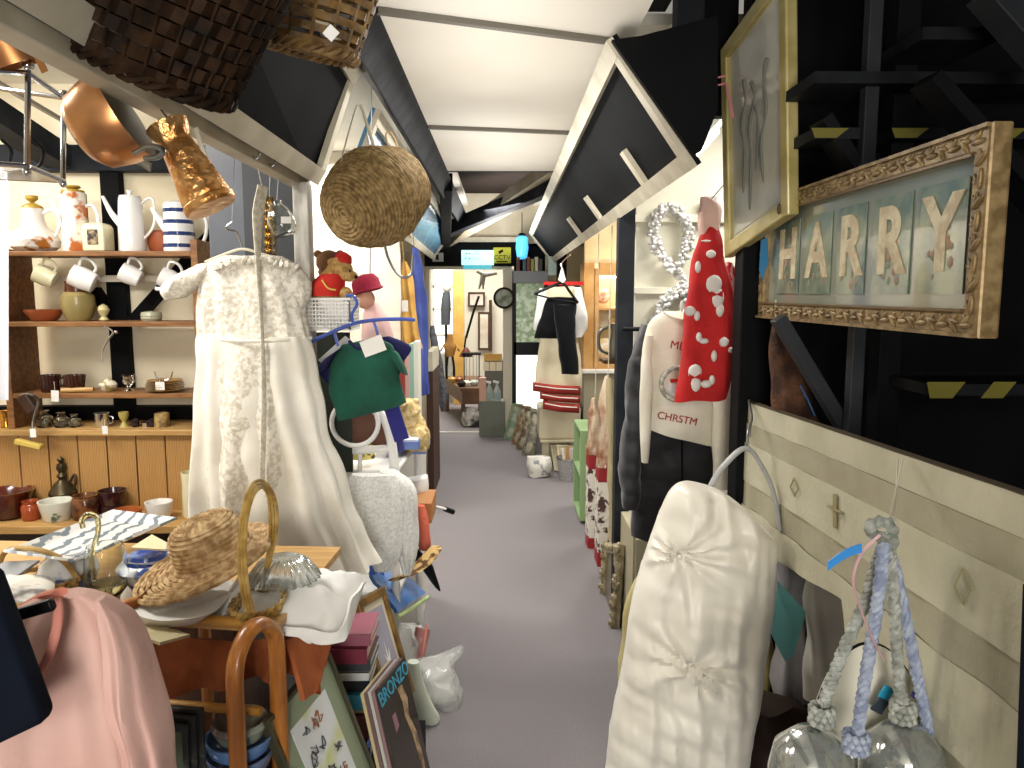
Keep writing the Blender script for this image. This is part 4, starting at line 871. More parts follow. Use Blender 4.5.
ink = mat('drawing_ink', '4b4c55', .8); b = M(); random.seed(11)
PTS = [(.30+.4*random.random(), .15+.4*random.random()) for _ in range(20)]
for k, (u, v) in enumerate(PTS):
    b = M(); pts = [P(u+random.uniform(-.05, .05), v+random.uniform(-.03, .03), .0055) for _ in range(7)]; b.tube(cr(pts, 4), .0016, 5, flat=.5); b.mk('drawing', mat('drawing_ink_brown', '8a5a3c', .8) if k % 4 == 3 else ink, t)
# gilt framed print
gf = mat('ochre_gilt', '96753c', .4, .4, col2='6f5227', ns=16)
TL, TR = W(358, 601, 2.20), W(385, 586, 2.42)
t, P, n = pic('gilt_framed_print', 'gilt framed print of a pale figure on lilac grey, leaning against the white stand', 'picture', TL, TR, W(391, 716, 2.16), .026, gf, mat('cream_mount2', 'd5cdb4', .8), .022, mat('lilac_grey_print', '8f8c9c', .7, col2='a5a3b0', ns=3), th=.02)
M().slab([P(.5+.10*x, .62+.14*y, .0065) for x, y in ((-.6, 1), (-.5, 0), (-1, -.6), (-.2, -.2), (0, -1.3), (.2, -.2), (1, -.8), (.5, .1), (.7, 1))], n*.001).mk('figure', paper, t, smooth=False)
# magazine stack
TL, TR, BR = W(378, 690, 1.93), W(404, 657, 2.13), W(431, 772, 2.03)
dv = BR-TR; n = (TR-TL).cross(dv).normalized()
if n.dot(CAM-TL) > 0: n = -n
cols = ['37302e', '8d6f72', 'b9b7b0', '6f5a5c', 'c4b48a']
for k in range(5):
    t0 = n*(.011*k)+V((0, 0, 0)); a, b_, = TL+t0, TR+t0
    lab = ['dark glossy magazine with blue title lettering, front of the leaning stack', 'mauve magazine right behind the dark glossy one', 'pale grey magazine in the middle of the leaning stack', 'dull plum magazine, last but one in the leaning stack', 'cream magazine at the back of the leaning stack'][k]
    t = T('magazine', lab, 'magazine', (a+b_)/2+dv, 'magazines leaning by the aisle')
    M().slab([a, b_, b_+dv, a+dv], n*.009).mk('cover', mat('mag_%d' % k, cols[k], .25, coat=.4), t, smooth=False)
    if k == 0:
        xd = (TR-TL).normalized(); q = TL.lerp(TR, .5)+dv*.09-n*.0015
        text('BRONZO', .052, mat('title_blue', '3f93ae', .4), t, q, xd, -dv.normalized(), 'title')
        wm = (TR-TL).length; Pq = lambda u, v: TL+(TR-TL)*u+dv*v-n*.001
        M().slab([Pq(u, v) for u, v in ((.55, .15), (.72, .16), (.8, .3), (.72, .42), (.84, .6), (.86, .86), (.80, .99), (.74, .8), (.7, .58), (.6, .4), (.62, .28))], n*.0006).mk('cover_figure', mat('cover_gold', 'b49a78', .4, col2='6b5741', ns=30), t, smooth=False)
        M().slab([Pq(u, v) for u, v in ((.22, .28), (.34, .28), (.36, .40), (.24, .42))], n*.0006).mk('cover_panel', mat('cover_mauve', '8f6a74', .4), t, smooth=False)
        text('and the\nsummer', .014, mat('cover_text', '9a8f90', .4), t, Pq(.33, .55), xd, -dv.normalized(), 'small_text') if False else None
# stacked books
z = .285
for k, (h, c_, lab, w_) in enumerate(((.035, '31456f', 'blue book at the foot of the book stack beside the gilt frame', .02), (.03, '3f5fae', 'bright blue book above the grey blue one at the bottom of the stack', .0), (.075, '4a1d1b', 'thick maroon book in the lower half of the stack', .01), (.018, 'b39a6b', 'tan booklet lying on the thick maroon book', .02), (.045, '2f7f9a', 'teal book in the middle of the book stack', .0), (.035, '23282c', 'black book resting on the teal one', .015), (.022, 'b9bcbb', 'pale grey book resting on the black one', .01), (.03, '30343a', 'charcoal book under the maroon ones near the top of the stack', .02), (.042, '6e2033', 'crimson maroon book near the top of the book stack', .0), (.03, '8f5161', 'dusty pink book at the top of the book stack', .02))):
    t = T('book', lab, 'book', (-.5, 2.15, z), 'books stacked behind the gilt framed print')
    x1 = gx(372, 2.1, z)+w_*.3
    M().box2((x1-.16, 2.03+w_, z+.003), (x1-.004, 2.20, z+h-.003)).mk('pages', mat('book_pages', 'cfc6ae', .9), t, smooth=False)
    M().box2((x1-.165, 2.025+w_, z), (x1, 2.20, z+.003)).box2((x1-.165, 2.025+w_, z+h-.003), (x1, 2.20, z+h)).box2((x1-.165, 2.022+w_, z), (x1, 2.03+w_, z+h)).mk('cover', mat('bk_%s' % c_, c_, .5), t, smooth=False)
    z += h+.001
# ---- white cane stand (etagere)
wc = mat('white_enamel', 'dddcd8', .35, coat=.2)
za = .985
t = T('cane_stand', 'white painted cane stand with curved arms and a ring', 'stand', (-.5, 2.9, 0))
xn, xf, xl = gx(396, 2.72, .5), gx(419, 3.3, .5), gx(322, 2.72, .9)
M().tube([(xn, 2.72, 0), (xn, 2.72, .9), (xn, 2.72, za)], .016, 12).mk('post', wc, t)
M().tube([(xf, 3.3, 0), (xf, 3.3, za)], .016, 12).mk('post', wc, t)
M().tube([(xl, 2.72, 0), (xl, 2.72, za+.15)], .016, 12).mk('post', wc, t)
M().tube([(xl, 3.3, 0), (xl, 3.3, za)], .016, 12).mk('post', wc, t)
for z in (za-.03, .50, .12):
    for a, b_ in (((xl, 2.72, z), (xn, 2.72, z)), ((xn, 2.72, z), (xf, 3.3, z)), ((xf, 3.3, z), (xl, 3.3, z)), ((xl, 3.3, z), (xl, 2.72, z))): M().tube([a, b_], .012, 10).mk('rail', wc, t)
    M().slab([(xl, 2.72, z), (xn, 2.72, z), (xf, 3.3, z), (xl, 3.3, z)], (0, 0, .008)).mk('shelf', wc, t, smooth=False)
M().tube(cr([W(372, 408, 2.72), W(384, 418, 2.72), W(391, 440, 2.72), W(395, 470, 2.72), W(396, 480, 2.72)], 6), .017, 12).mk('curved_arm', wc, t)
M().tube(cr([W(324, 400, 2.72), W(345, 398, 2.74), W(372, 408, 2.72)], 6), .015, 12).mk('top_rail', wc, t)
M().tube([W(336, 452, 2.72), W(394, 448, 2.72)], .014, 12).mk('cross_rail', wc, t)
c = W(355, 423, 2.70); M().tube([c+V((.082*cos(a_), 0, .082*sin(a_))) for a_ in [2*pi*k/40 for k in range(40)]], .009, 10, closed=True).mk('ring', wc, t)
M().tube([W(360, 452, 2.72), W(360, 480, 2.72)], .008, 8).mk('spindle', wc, t); M().tube([W(342, 452, 2.72), W(342, 480, 2.72)], .008, 8).mk('spindle', wc, t)
tag(M().bar(W(336, 425, 2.84), W(386, 425, 2.84), .02, .17, (0, 0, 1)).mk('brown_folder', mat('brown_cardboard', '5c3c30', .8), bevel=.006), 'brown board standing behind the white ring', 'board')
ch = T('dark_filler_chest', 'dark brown chest added to darken the gap behind the trolley', 'chest', (-1.1, 2.4, 0))  # added dark block, fills the space behind the trolley so it reads dark
M().box2((-1.9, 2.22, .03), (-.80, 2.62, .68)).mk('body', darkw, ch, smooth=False, bevel=.008)
M().box2((-1.92, 2.20, .68), (-.78, 2.64, .705)).mk('lid', darkw, ch, smooth=False, bevel=.006)
for x in (-1.85, -.86): M().box2((x-.03, 2.25, 0), (x+.03, 2.31, .03)).mk('foot', darkw, ch, smooth=False)
# ================================================================ LEFT: clothes on the near rail (pink jacket, navy garment)
t = T('clothes_rail', 'black metal clothes rail carrying the pink and navy garments', 'clothes rail', (-.74, .6, 0))
M().tube([(-.76, -.35, 1.22), (-.76, 1.05, 1.22)], .014, 12).mk('bar', print_black, t)
for y in (-.33, 1.03): M().tube([(-.76, y, 0), (-.76, y, 1.22)], .014, 12).mk('leg', print_black, t)
pink = mat('pink_cotton', 'cba79d', .9, col2='c29a90', ns=4, bump=.12, bs=60)
YP = 1.0
t = T('pink_jacket', 'soft pink round necked top on a black hanger, nearest on the left', 'jacket', W(90, 768, YP))
R_ = []
for (l, r, y, d) in ((40, 84, 597, .018), (26, 106, 605, .034), (4, 122, 622, .048), (-20, 132, 650, .058), (-50, 140, 690, .062), (-70, 150, 740, .065), (-85, 158, 800, .065), (-100, 170, 900, .065)):
    a, b_ = W(l, y, YP+.05), W(r, y, YP-.0); R_.append(((a+b_)/2, (b_-a)/2, V((.1, 1, 0))*d))
M().loft(R_, 110, rip=9, amp=.24, crump=.012, seed=2, steps=7, fs=8).mk('body', pink, t)
sl_ = [(100, 603, 3, .012), (112, 624, 13, .034), (125, 660, 17, .042), (135, 700, 18, .045), (146, 745, 19, .045), (156, 800, 20, .045), (172, 880, 20, .045)]
M().loft([(W(px, py, YP-.03), V((r*.00132, 0, .0)), V((0, d, 0))) for px, py, r, d in sl_], 50, rip=6, amp=.22, crump=.012, seed=4, steps=7, fs=9).mk('sleeve', pink, t)
nb_ = cr([W(56, 597, YP-.02), W(58, 612, YP-.045), W(55, 635, YP-.066), W(46, 660, YP-.078), W(34, 676, YP-.085), W(10, 690, YP-.085)], 6)
M().tube(nb_, .006, 10, flat=.6).mk('neckband', mat('pink_rib', 'd0897b', .9), t)
M().tube(cr([W(60, 592, YP-.02), W(40, 598, YP+.05), W(14, 616, YP+.07), W(-8, 640, YP+.06)], 6), .010, 10, flat=.6).mk('back_collar', mat('pink_inside', 'c97d68', .9), t)
hg = T('clothes_hanger', 'black plastic hanger showing at the neck of the pink jacket', 'hanger', W(28, 610, YP))
M().bar(W(-70, 640, YP-.045), W(54, 604, YP-.045), .012, .016).mk('arm', print_black, hg, bevel=.003)
M().tube(cr([W(-62, 636, YP-.045), V((-.775, .96, 1.20)), V((-.76, .955, 1.238)), V((-.745, .955, 1.22))], 6), .003, 8).mk('hook', steel, hg)
navy = mat('navy_wool', '080d18', .9, col2='0b1220', ns=6, bump=.1, bs=60)
t = T('navy_garment', 'dark navy garment cut by the left edge, in front of the pink jacket', 'garment', W(0, 745, .85))
M().slab([W(-60, 540, .86), W(-12, 580, .86), W(10, 640, .85), W(40, 722, .84), W(36, 728, .84), W(-6, 748, .85), W(-90, 774, .86)], (0, .035, 0)).mk('panel', navy, t, smooth=True, bevel=.012, seg=3)
M().tube(cr([W(-40, 540, .87), V((-.775, .86, 1.19)), V((-.76, .86, 1.238)), V((-.745, .86, 1.21))], 6), .003, 8).mk('hook', steel, t)
# ================================================================ LEFT: along the aisle past the white post
ST(M().box2((-3.2, 5.4, 0), (-.70, 5.45, 2.56)).mk('wall_left_mid', mat('window_light_board', 'e4ddd0', .7, col2='d6cdbd', ns=4), smooth=False), 'pale partition added for the white window light behind the toys and hanging clothes')  # added board, its pale colour stands in for bright mirror and window light
sb_ = T('perforated_basket', 'white perforated plastic basket holding the teddy in red', 'basket', W(326, 330, 2.5))
wp = mat('white_plastic', 'e2e1dc', .4)
a, b_, yb, yt = W(303, 330, 2.50), W(350, 330, 2.50), W(303, 330, 2.5).z, W(303, 299, 2.5).z
b = M(); nx, nz = 14, 8; wx = (b_.x-a.x)
for i in range(nx+1): b.box2((a.x+wx*i/nx-.002, 2.498, yb), (a.x+wx*i/nx+.002, 2.502, yt))
for j in range(nz+1): z = yb+(yt-yb)*j/nz; b.box2((a.x, 2.4975, z-.0022), (b_.x, 2.5025, z+.0022))
for i in range(9): y = 2.5+.16*i/8; b.box2((b_.x-.002, y-.002, yb), (b_.x+.002, y+.002, yt))
for j in range(nz+1): z = yb+(yt-yb)*j/nz; b.box2((b_.x-.003, 2.5, z-.0022), (b_.x+.003, 2.66, z+.0022))
b.mk('grid_side', wp, sb_, smooth=False)
M().box2((a.x, 2.5, yb), (b_.x, 2.66, yb+.004)).box2((a.x, 2.655, yb), (b_.x, 2.66, yt)).box2((a.x, 2.5, yb), (a.x+.003, 2.66, yt)).mk('tub', wp, sb_, smooth=False)
M().box2((a.x-.003, 2.495, yt-.004), (b_.x+.004, 2.50, yt+.004)).mk('rim', wp, sb_, smooth=False)
plush = mat('teddy_plush', 'c9a468', .95, col2='a98248', ns=60, bump=.9, bs=120)
redf = mat('red_felt', 'c1281d', .85)
def P2(px, py, Y=2.56): return W(px, py, Y)
t = T('teddy_bear', 'small honey teddy in a red jacket and cap sitting in the white basket', 'teddy bear', P2(330, 298))
b = M(); b.loft([(P2(326, 300), V((.045, 0, 0)), V((0, .045, 0))), (P2(327, 285), V((.05, 0, 0)), V((0, .045, 0))), (P2(332, 272), V((.03, 0, 0)), V((0, .03, 0))), (P2(338, 266), V((.034, 0, 0)), V((0, .034, 0))), (P2(340, 258), V((.026, 0, 0)), V((0, .03, 0)))], 24)
b.ball(P2(349, 276, 2.54), .024, 2, (1.25, 1, .8)).ball(P2(343, 270, 2.55), .033); b.ball(P2(331, 262), .012).ball(P2(346, 294, 2.53), .022, 2, (1, 1, 1.1)).ball(P2(316, 296, 2.53), .02)
b.mk('body', plush, t)
M().loft([(P2(326, 296, 2.555), V((.052, 0, 0)), V((0, .052, 0))), (P2(328, 284, 2.555), V((.055, 0, 0)), V((0, .052, 0))), (P2(333, 274, 2.555), V((.036, 0, 0)), V((0, .036, 0)))], 24).mk('jacket', redf, t)
M().lathe([(.028, 0), (.03, .012), (.02, .03), (0, .034)], P2(342, 262, 2.555), 20, rot=Matrix.Rotation(.5, 3, 'Y')).mk('cap', redf, t)
M().tube(cr([P2(322, 280, 2.50), P2(328, 288, 2.495), P2(336, 290, 2.5)], 5), .003, 6).mk('piping', mat('gold_piping', 'd8b85a', .5), t)
M().ball(P2(356, 277, 2.525), .006).mk('nose', print_black, t); M().ball(P2(350, 271, 2.515), .004).mk('eye', print_black, t)
tag(M().ball(P2(329, 262, 2.63), .04, 3, (1.1, .8, 1)).ball(P2(318, 254, 2.63), .014).ball(P2(340, 254, 2.63), .014).ball(P2(330, 272, 2.66), .04).mk('brown_bear', mat('brown_plush', '5e3d22', .95, bump=.9, bs=120)), 'dark brown plush bear behind the teddy in red', 'teddy bear')
pk = mat('doll_pink', 'e0b9b4', .85)
t = T('doll', 'doll in a crimson hat and pale pink dress hanging past the teddy', 'doll', P2(368, 345, 2.8))
M().lathe([(.045, 0), (.06, .004), (.052, .014), (.05, .04), (.036, .06), (0, .066)], P2(368, 292, 2.8), 28, rot=Matrix.Rotation(-.25, 3, 'Y')).mk('hat', mat('crimson_felt', '8a1530', .9, bump=.4, bs=70), t)
M().ball(P2(365, 299, 2.8), .036, 3, (1, .9, 1)).mk('head', mat('doll_face', 'd9a48c', .6), t)
M().loft(rows([(366, 378, 303, .02), (363, 388, 318, .035), (362, 394, 340, .045), (366, 396, 362, .05)], 2.82, .03), 32, rip=6, amp=.15, crump=.006, seed=3).mk('dress', pk, t)
M().tube([P2(370, 278, 2.8), V((-.45, 2.8, 2.34))], .002, 6).mk('thread', steel, t)
# blue hanger with the baby tops
bh = mat('blue_hanger_plastic', '4a62b8', .3, coat=.3)
YB = 2.46
t = T('blue_clothes_hanger', 'bright blue plastic clothes hanger carrying the green and navy baby tops', 'hanger', W(356, 330, YB))
M().tube(cr([W(306, 344, YB), W(328, 334, YB), W(352, 324, YB), (W(375, 320, YB)), W(400, 319, YB), W(415, 320, YB)], 6), .009, 10, flat=.7).mk('arm', bh, t)
M().tube(cr([W(353, 324, YB), W(352, 314, YB), W(357, 304, YB), W(353, 296, YB), W(346, 296, YB)], 6), .005, 8).mk('hook', bh, t)
for p, q in (((334, 331), (338, 346)), ((374, 322), (378, 335))): M().bar(W(p[0], p[1], YB), W(q[0], q[1], YB), .008, .008).mk('clip', bh, t)
t = T('green_baby_top', 'bottle green baby top hanging in front of the navy one', 'baby top', W(365, 415, YB))
gr = mat('green_jersey', '1c5b48', .9, col2='17493a', ns=8, bump=.3, bs=90)
nv = mat('navy_jersey', '232259', .9, col2='1c1b47', ns=8)
R_ = []
for (l, r, y0, y1, d) in ((342, 376, 344, 340, .015), (336, 392, 352, 346, .03), (329, 396, 366, 362, .04), (330, 400, 390, 380, .04), (334, 404, 408, 394, .04), (336, 406, 420, 403, .04)):
    a, b_ = W(l, y0, YB), W(r, y1, YB); R_.append(((a+b_)/2, (b_-a)/2, V((0, d, 0))))
M().loft(R_, 48, rip=5, amp=.1, crump=.008, seed=7).mk('body', gr, t)
def slv(L, m, nm='sleeve', seed=1., par=None):
    return M().loft([(W(px, py, YB), V((r*.0032, 0, r*sl*.0032)), V((0, .03, 0))) for px, py, r, sl in L], 24, crump=.006, seed=seed).mk(nm, m, par)
slv([(336, 352, 8, .6), (326, 362, 8, .6), (321, 372, 7, .6)], nv, seed=2, par=t)
slv([(390, 348, 8, -.6), (398, 362, 7, -.6), (403, 372, 5, -.6)], gr, seed=3, par=t)
M().tube(cr([W(349, 341, YB-.035), W(358, 348, YB-.042), W(370, 345, YB-.042), W(378, 338, YB-.035)], 5), .006, 8).mk('neckband', nv, t)
t = T('navy_baby_top', 'navy baby top showing at the shoulders behind the green one', 'baby top', W(360, 400, YB+.08))
M().loft([(W(368, 340, YB+.07), V((.07, 0, .01)), V((0, .015, 0))), (W(366, 356, YB+.07), V((.15, 0, .03)), V((0, .02, 0))), (W(362, 372, YB+.07), V((.13, 0, .02)), V((0, .02, 0))), (W(372, 400, YB+.07), V((.08, 0, .02)), V((0, .02, 0)))], 32, crump=.006).mk('body', nv, t)
M().bar(W(386, 390, YB+.10), W(402, 440, YB+.10), .05, .012, (0, 1, 0)).mk('tail', mat('royal_blue', '2a2a7d', .8), t)
tagcard('price_tag', 373, 346, 2.36, .07, .05, 'large square paper tag hanging on the green baby top', -.35)
tag(M().slab([W(318, 360, 2.58), W(345, 336, 2.58), W(352, 342, 2.58), W(330, 372, 2.58)], (0, .01, 0)).mk('cream_babywear', lin), 'pale babywear sleeve behind the green top', 'clothing')
tag(M().box2((gx(316, 2.75), 2.7, W(0, 470, 2.75).z), (gx(352, 2.75), 2.72, W(0, 332, 2.75).z)).mk('dark_board', mat('charcoal_green', '2b302a', .8), smooth=False), 'dark board behind the baby tops', 'board')
tag(M().bar(W(391, 392, 2.9), W(397, 452, 2.9), .055, .01, (0, 1, 0)).mk('blue_book', mat('navy_cover', '22237a', .4), smooth=False), 'deep blue hardback standing on the cane stand', 'book')
# teddy on the stand
t = T('teddy_bear', 'pale curly teddy slumped on the end of the cane stand', 'teddy bear', W(412, 445, 3.1))
b = M(); q = lambda px, py, Y=3.1: W(px, py, Y)
b.loft([(q(416, 448), V((.05, 0, 0)), V((0, .05, 0))), (q(415, 432), V((.055, 0, 0)), V((0, .05, 0))), (q(411, 418), V((.04, 0, 0)), V((0, .04, 0))), (q(409, 408), V((.044, 0, 0)), V((0, .04, 0))), (q(408, 400), V((.03, 0, 0)), V((0, .03, 0)))], 24, crump=.02, fs=30)
b.ball(q(419, 438, 3.04), .035, 2, (1, 1, 1.3)).ball(q(402, 402), .016).ball(q(416, 402), .016).ball(q(408, 444, 3.05), .03); b.mk('body', mat('curly_plush', 'd2bd8c', .95, col2='b69c65', ns=50, bump=1, bs=80), t)
# hanging cloths
YH = 3.9
ocf = mat('ochre_cotton', 'c69a4e', .85, col2='a97d38', ns=9)
t = T('ochre_apron', 'ochre yellow pinafore hanging on the aisle side of the doll', 'pinafore', W(410, 350, YH))
M().loft(rows([(402, 406, 262, .02), (401, 413, 280, .04), (401, 416, 310, .05), (401, 419, 335, .06), (402, 421, 349, .06)], YH, .04), 40, rip=6, amp=.25, crump=.01, seed=1).mk('body', ocf, t)
M().tube([W(404, 262, YH), V((-.52, YH, 2.2))], .002, 6).mk('strap', ocf, t)
M().box(W(405, 306, YH-.07), (.03, .001, .055)).mk('tag', paper, t, smooth=False)
YH2 = 4.6
t = T('blue_cloth', 'cornflower blue cloth hanging in long folds by the doorway side', 'cloth', W(422, 390, YH2))
M().loft(rows([(411, 417, 248, .03), (412, 422, 270, .05), (413, 427, 310, .06), (414, 428, 350, .06), (416, 429, 394, .05)], YH2, .04), 40, rip=5, amp=.3, crump=.012, seed=3).mk('body', mat('cornflower', '4c5fae', .8, col2='3a4a92', ns=6), t)
M().tube([W(414, 250, YH2), V((-.53, YH2, 2.2))], .002, 6).mk('strap', steel, t)
t = T('wire_hook', 'grey wire loop hanging below the seagrass basket', 'hook', W(410, 275, 3.2))
M().tube(cr([V((-.5, 3.0, 2.2)), W(383, 210, 3.0), W(385, 246, 3.0), W(392, 266, 3.0), W(402, 277, 3.0), W(411, 274, 3.0), W(413, 255, 3.0)], 6), .005, 8).mk('wire', steel, t)
t = T('wardrobe_side', 'tall dark brown board standing at the aisle edge', 'board', (-.62, 6.0, 0))
x_ = gx(433, 6.0, .8); M().box2((x_-.05, 6.0, 0), (x_, 6.6, W(0, 372, 6.0).z)).mk('lower', mat('chocolate_board', '3f261a', .6), t, smooth=False)
M().box2((x_-.05, 6.0, W(0, 372, 6.0).z), (x_, 6.6, W(0, 352, 6.0).z)).mk('upper', trimw, t, smooth=False)
tag(M().loft(rows([(430, 434, 326, .03), (431, 439, 345, .05), (433, 444, 370, .06), (436, 447, 395, .06), (440, 446, 410, .04)], 7.2, .05), 32, rip=4, amp=.2, crump=.02, seed=5).mk('grey_coat', mat('grey_tweed', '6a6b70', .9, col2='4d4e54', ns=30)), 'mottled grey coat hanging beyond the brown board', 'coat')
a = W(431, 423, 6.9); t_, P, n = pic('leaning_print', 'cream mounted print in a gilt frame leaning at the foot of the brown board', 'picture', W(431, 424, 6.7), W(436, 418, 7.3), W(434, 466, 6.75), .03, gf, mat('cream_mount2', 'd5cdb4', .8), .05, mat('pale_print', 'c9c0a5', .8), th=.02)
for k, (px0, px1, y0, c_, lab) in enumerate(((398, 404, 352, '98403a', 'dull red board standing between the tops and the aisle'), (404, 408, 348, 'c9a9a0', 'pale pink board standing upright by the aisle'), (408, 412, 345, '8db3a4', 'mint green board standing upright by the aisle'), (412, 416, 343, 'd8d4c8', 'off-white board standing nearest the aisle'))):
    tag(M().box2((gx(px0, 3.6), 3.6+.02*k, W(0, 440, 3.6).z), (gx(px1, 3.6), 3.75+.02*k, W(0, y0, 3.6).z)).mk('upright_board', mat('ub_%s' % c_, c_, .6), smooth=False), lab, 'board', 'boards standing upright by the aisle')
tag(M().box2((-.85, 3.55, 0), (gx(417, 3.6), 3.95, W(0, 440, 3.6).z)).mk('display_box', mat('white_laminate', 'd4d0c6', .5), smooth=False), 'white box standing under the upright boards', 'box')
b = M(); c = W(408, 350, 3.7)
# on top of the stand: tin, blue boxes
tag(M().lathe([(.045, 0), (.046, .005), (.046, .04), (.042, .045), (0, .046)], V((gx(360, 2.80), 2.80, za+.009)), 28, sq=.9).mk('yellow_tin', mat('yellow_leopard', 'cdbf6c', .5, col2='4c4327', ns=30, lo=.6, hi=.64)), 'yellow tin with dark spots on the cane stand', 'tin')
bb = mat('lavender_blue_card', '5f78b8', .5, col2='7f92c6', ns=4)
for k, (p0, p1, y0, z0, z1, lab) in enumerate(((376, 417, 2.95, .985, 1.02, 'long lavender blue box lying on top of the stand'), (398, 424, 3.12, .93, .982, 'smaller blue box jutting into the aisle under the long one'))):
    t = T('blue_box', lab, 'box', (gx((p0+p1)/2, y0), y0, z0+.009), 'blue boxes on the cane stand')
    M().box2((gx(p0, y0), y0, z0+.009), (gx(p1, y0), y0+.22, z1+.005)).mk('body', bb, t, smooth=False, bevel=.002)
    M().box2((gx(p0, y0)+.004, y0+.004, z1+.005), (gx(p1, y0)-.004, y0+.216, z1+.012)).mk('lid', mat('white_card', 'cfd2dc', .5), t, smooth=False)
tag(M().loft(rows([(404, 426, 478, .04), (404, 430, 488, .06), (408, 428, 498, .04)], 3.2, .05), 28, rip=4, amp=.1, crump=.02, seed=8).mk('white_slipper', lin), 'small white bundle beside the blue boxes', 'cloth')
tag(M().loft(rows([(410, 414, 492, .02), (408, 422, 505, .03), (413, 424, 512, .02)], 3.2, .03), 20, crump=.01).mk('black_glove', print_black), 'black glove hanging under the blue boxes', 'glove')
t = T('walking_cane', 'thin pale rod with a black rubber tip poking into the aisle', 'walking stick', W(452, 512, 3.3))
M().tube([W(385, 488, 3.0), W(424, 504, 3.2), W(446, 509, 3.3)], .006, 8).mk('shaft', wp, t)
M().tube([W(445, 509, 3.3), W(453, 512, 3.34)], .012, 10).mk('tip', print_black, t)
t = T('folded_umbrella', 'folded black umbrella end poking out beside the cane stand', 'umbrella', W(440, 590, 2.95))
M().tube([W(408, 545, 2.9), W(428, 568, 2.95), W(437, 586, 2.98), W(440, 591, 2.98)], [.02, .022, .01, .003], 10).mk('canopy', print_black, t)
tag(M().loft(rows([(416, 424, 506, .02), (416, 430, 520, .04), (417, 431, 540, .04), (418, 428, 549, .02)], 2.95, .03), 28, rip=4, amp=.1, crump=.01).mk('coral_cloth', mat('coral_knit', 'c4614a', .9, bump=.5, bs=80)), 'coral red knitted piece hanging behind the white cape', 'clothing')
t = T('leopard_scarf', 'brown and gold patterned scarf trailing below the white cape', 'scarf', W(410, 582, 2.85))
M().loft([(W(434, 548, 2.85), V((.02, 0, 0)), V((0, .02, 0))), (W(425, 560, 2.8), V((.05, 0, .03)), V((0, .03, 0))), (W(412, 572, 2.75), V((.05, 0, .02)), V((0, .03, 0))), (W(394, 578, 2.7), V((.03, 0, .01)), V((0, .02, 0)))], 30, rip=5, amp=.15, crump=.02).mk('body', mat('leopard_cloth', 'c0a066', .8, col2='5a3a1d', ns=22, lo=.48, hi=.54), t)
tag(M().box2((gx(400, 3.0), 2.98, .62), (gx(430, 3.0), 3.2, .70)).mk('tan_box', mat('tan_card', 'a6713f', .7), smooth=False), 'small tan cardboard box showing beyond the white cape', 'box').location.z += .07
# blue bag on the lower shelf, hanging and plastic things at the foot
t = T('blue_carrier_bag', 'bright blue folded carrier bag lying on the second shelf of the stand', 'bag', (-.45, 2.95, .51))
p = [W(372, 575, 2.60), W(396, 566, 3.05), W(426, 592, 3.10), W(398, 612, 2.62)]
M().sheet(lambda u, v: p[0].lerp(p[1], u).lerp(p[3].lerp(p[2], u), v)+V((0, 0, .012*noise.noise(V((u*4, v*4, 2))))), 14, 14, .012).mk('body', mat('bright_blue_plastic', '3e78cf', .3, col2='5d93dc', ns=5, coat=.3), t)
M().tube(cr([W(398, 617, 2.60), W(414, 607, 2.8), W(428, 597, 3.05)], 5), .008, 8).mk('edge', mat('lime_edge', 'b8cf8f', .5), t)
tag(M().slab([W(366, 568, 2.66), W(384, 560, 2.75), W(384, 586, 2.72), W(372, 582, 2.66)], (0, .01, 0)).mk('blue_folder', mat('folder_blue', '3f66b5', .5), smooth=False), 'blue folder edge standing behind the gilt framed print', 'folder')
clr = mat('clear_plastic', 'eef0ee', .12, trans=.55, alpha=.55)
t = T('plastic_bag', 'clear plastic bag of white cloth slumped at the aisle edge', 'bag', V((W(435, 715, 2.88).x, 2.88, 0)))
M().loft([(W(436, 711, 2.88), V((.05, 0, 0)), V((0, .04, 0))), (W(432, 695, 2.90), V((.078, 0, 0)), V((0, .06, 0))), (W(432, 672, 2.93), V((.07, 0, 0)), V((0, .06, 0))), (W(436, 662, 2.95), V((.065, 0, .02)), V((0, .02, 0)))], 36, rip=5, amp=.06, crump=.045, seed=13, fs=14).mk('contents', lin, t)
M().loft([(W(440, 713, 2.87), V((.06, 0, 0)), V((0, .05, 0))), (W(434, 694, 2.88), V((.10, 0, 0)), V((0, .075, 0))), (W(434, 668, 2.92), V((.09, 0, 0)), V((0, .07, 0))), (W(440, 654, 2.95), V((.088, 0, .03)), V((0, .012, 0)))], 36, rip=5, amp=.08, crump=.05, seed=14, fs=14).mk('film', clr, t)
tag(M().loft([(W(414, 662, 2.68), V((.02, 0, 0)), V((0, .02, 0))), (W(417, 690, 2.70), V((.035, 0, 0)), V((0, .03, 0))), (W(427, 715, 2.72), V((.04, 0, 0)), V((0, .03, 0))), (W(431, 726, 2.74), V((.02, 0, 0)), V((0, .02, 0)))], 28, rip=4, amp=.1, crump=.015).mk('white_bundle', mat('pale_green_film', 'd3dccd', .4)), 'pale green white wrapped bundle leaning behind the magazines', 'bundle')
t = T('wrapped_pink_roll', 'pink ribbed roll in clear film at the foot of the white stand', 'roll', W(415, 660, 2.75))
M().tube([W(423, 628, 3.12), W(414, 672, 3.05)], .032, 16).mk('roll', mat('pink_ribs', 'd0a09a', .5, col2='b87f7a', ns=40), t)
M().tube([W(427, 624, 3.08), W(420, 670, 3.0)], .006, 8).mk('strip', mat('coral_strip', 'e58f86', .4), t)
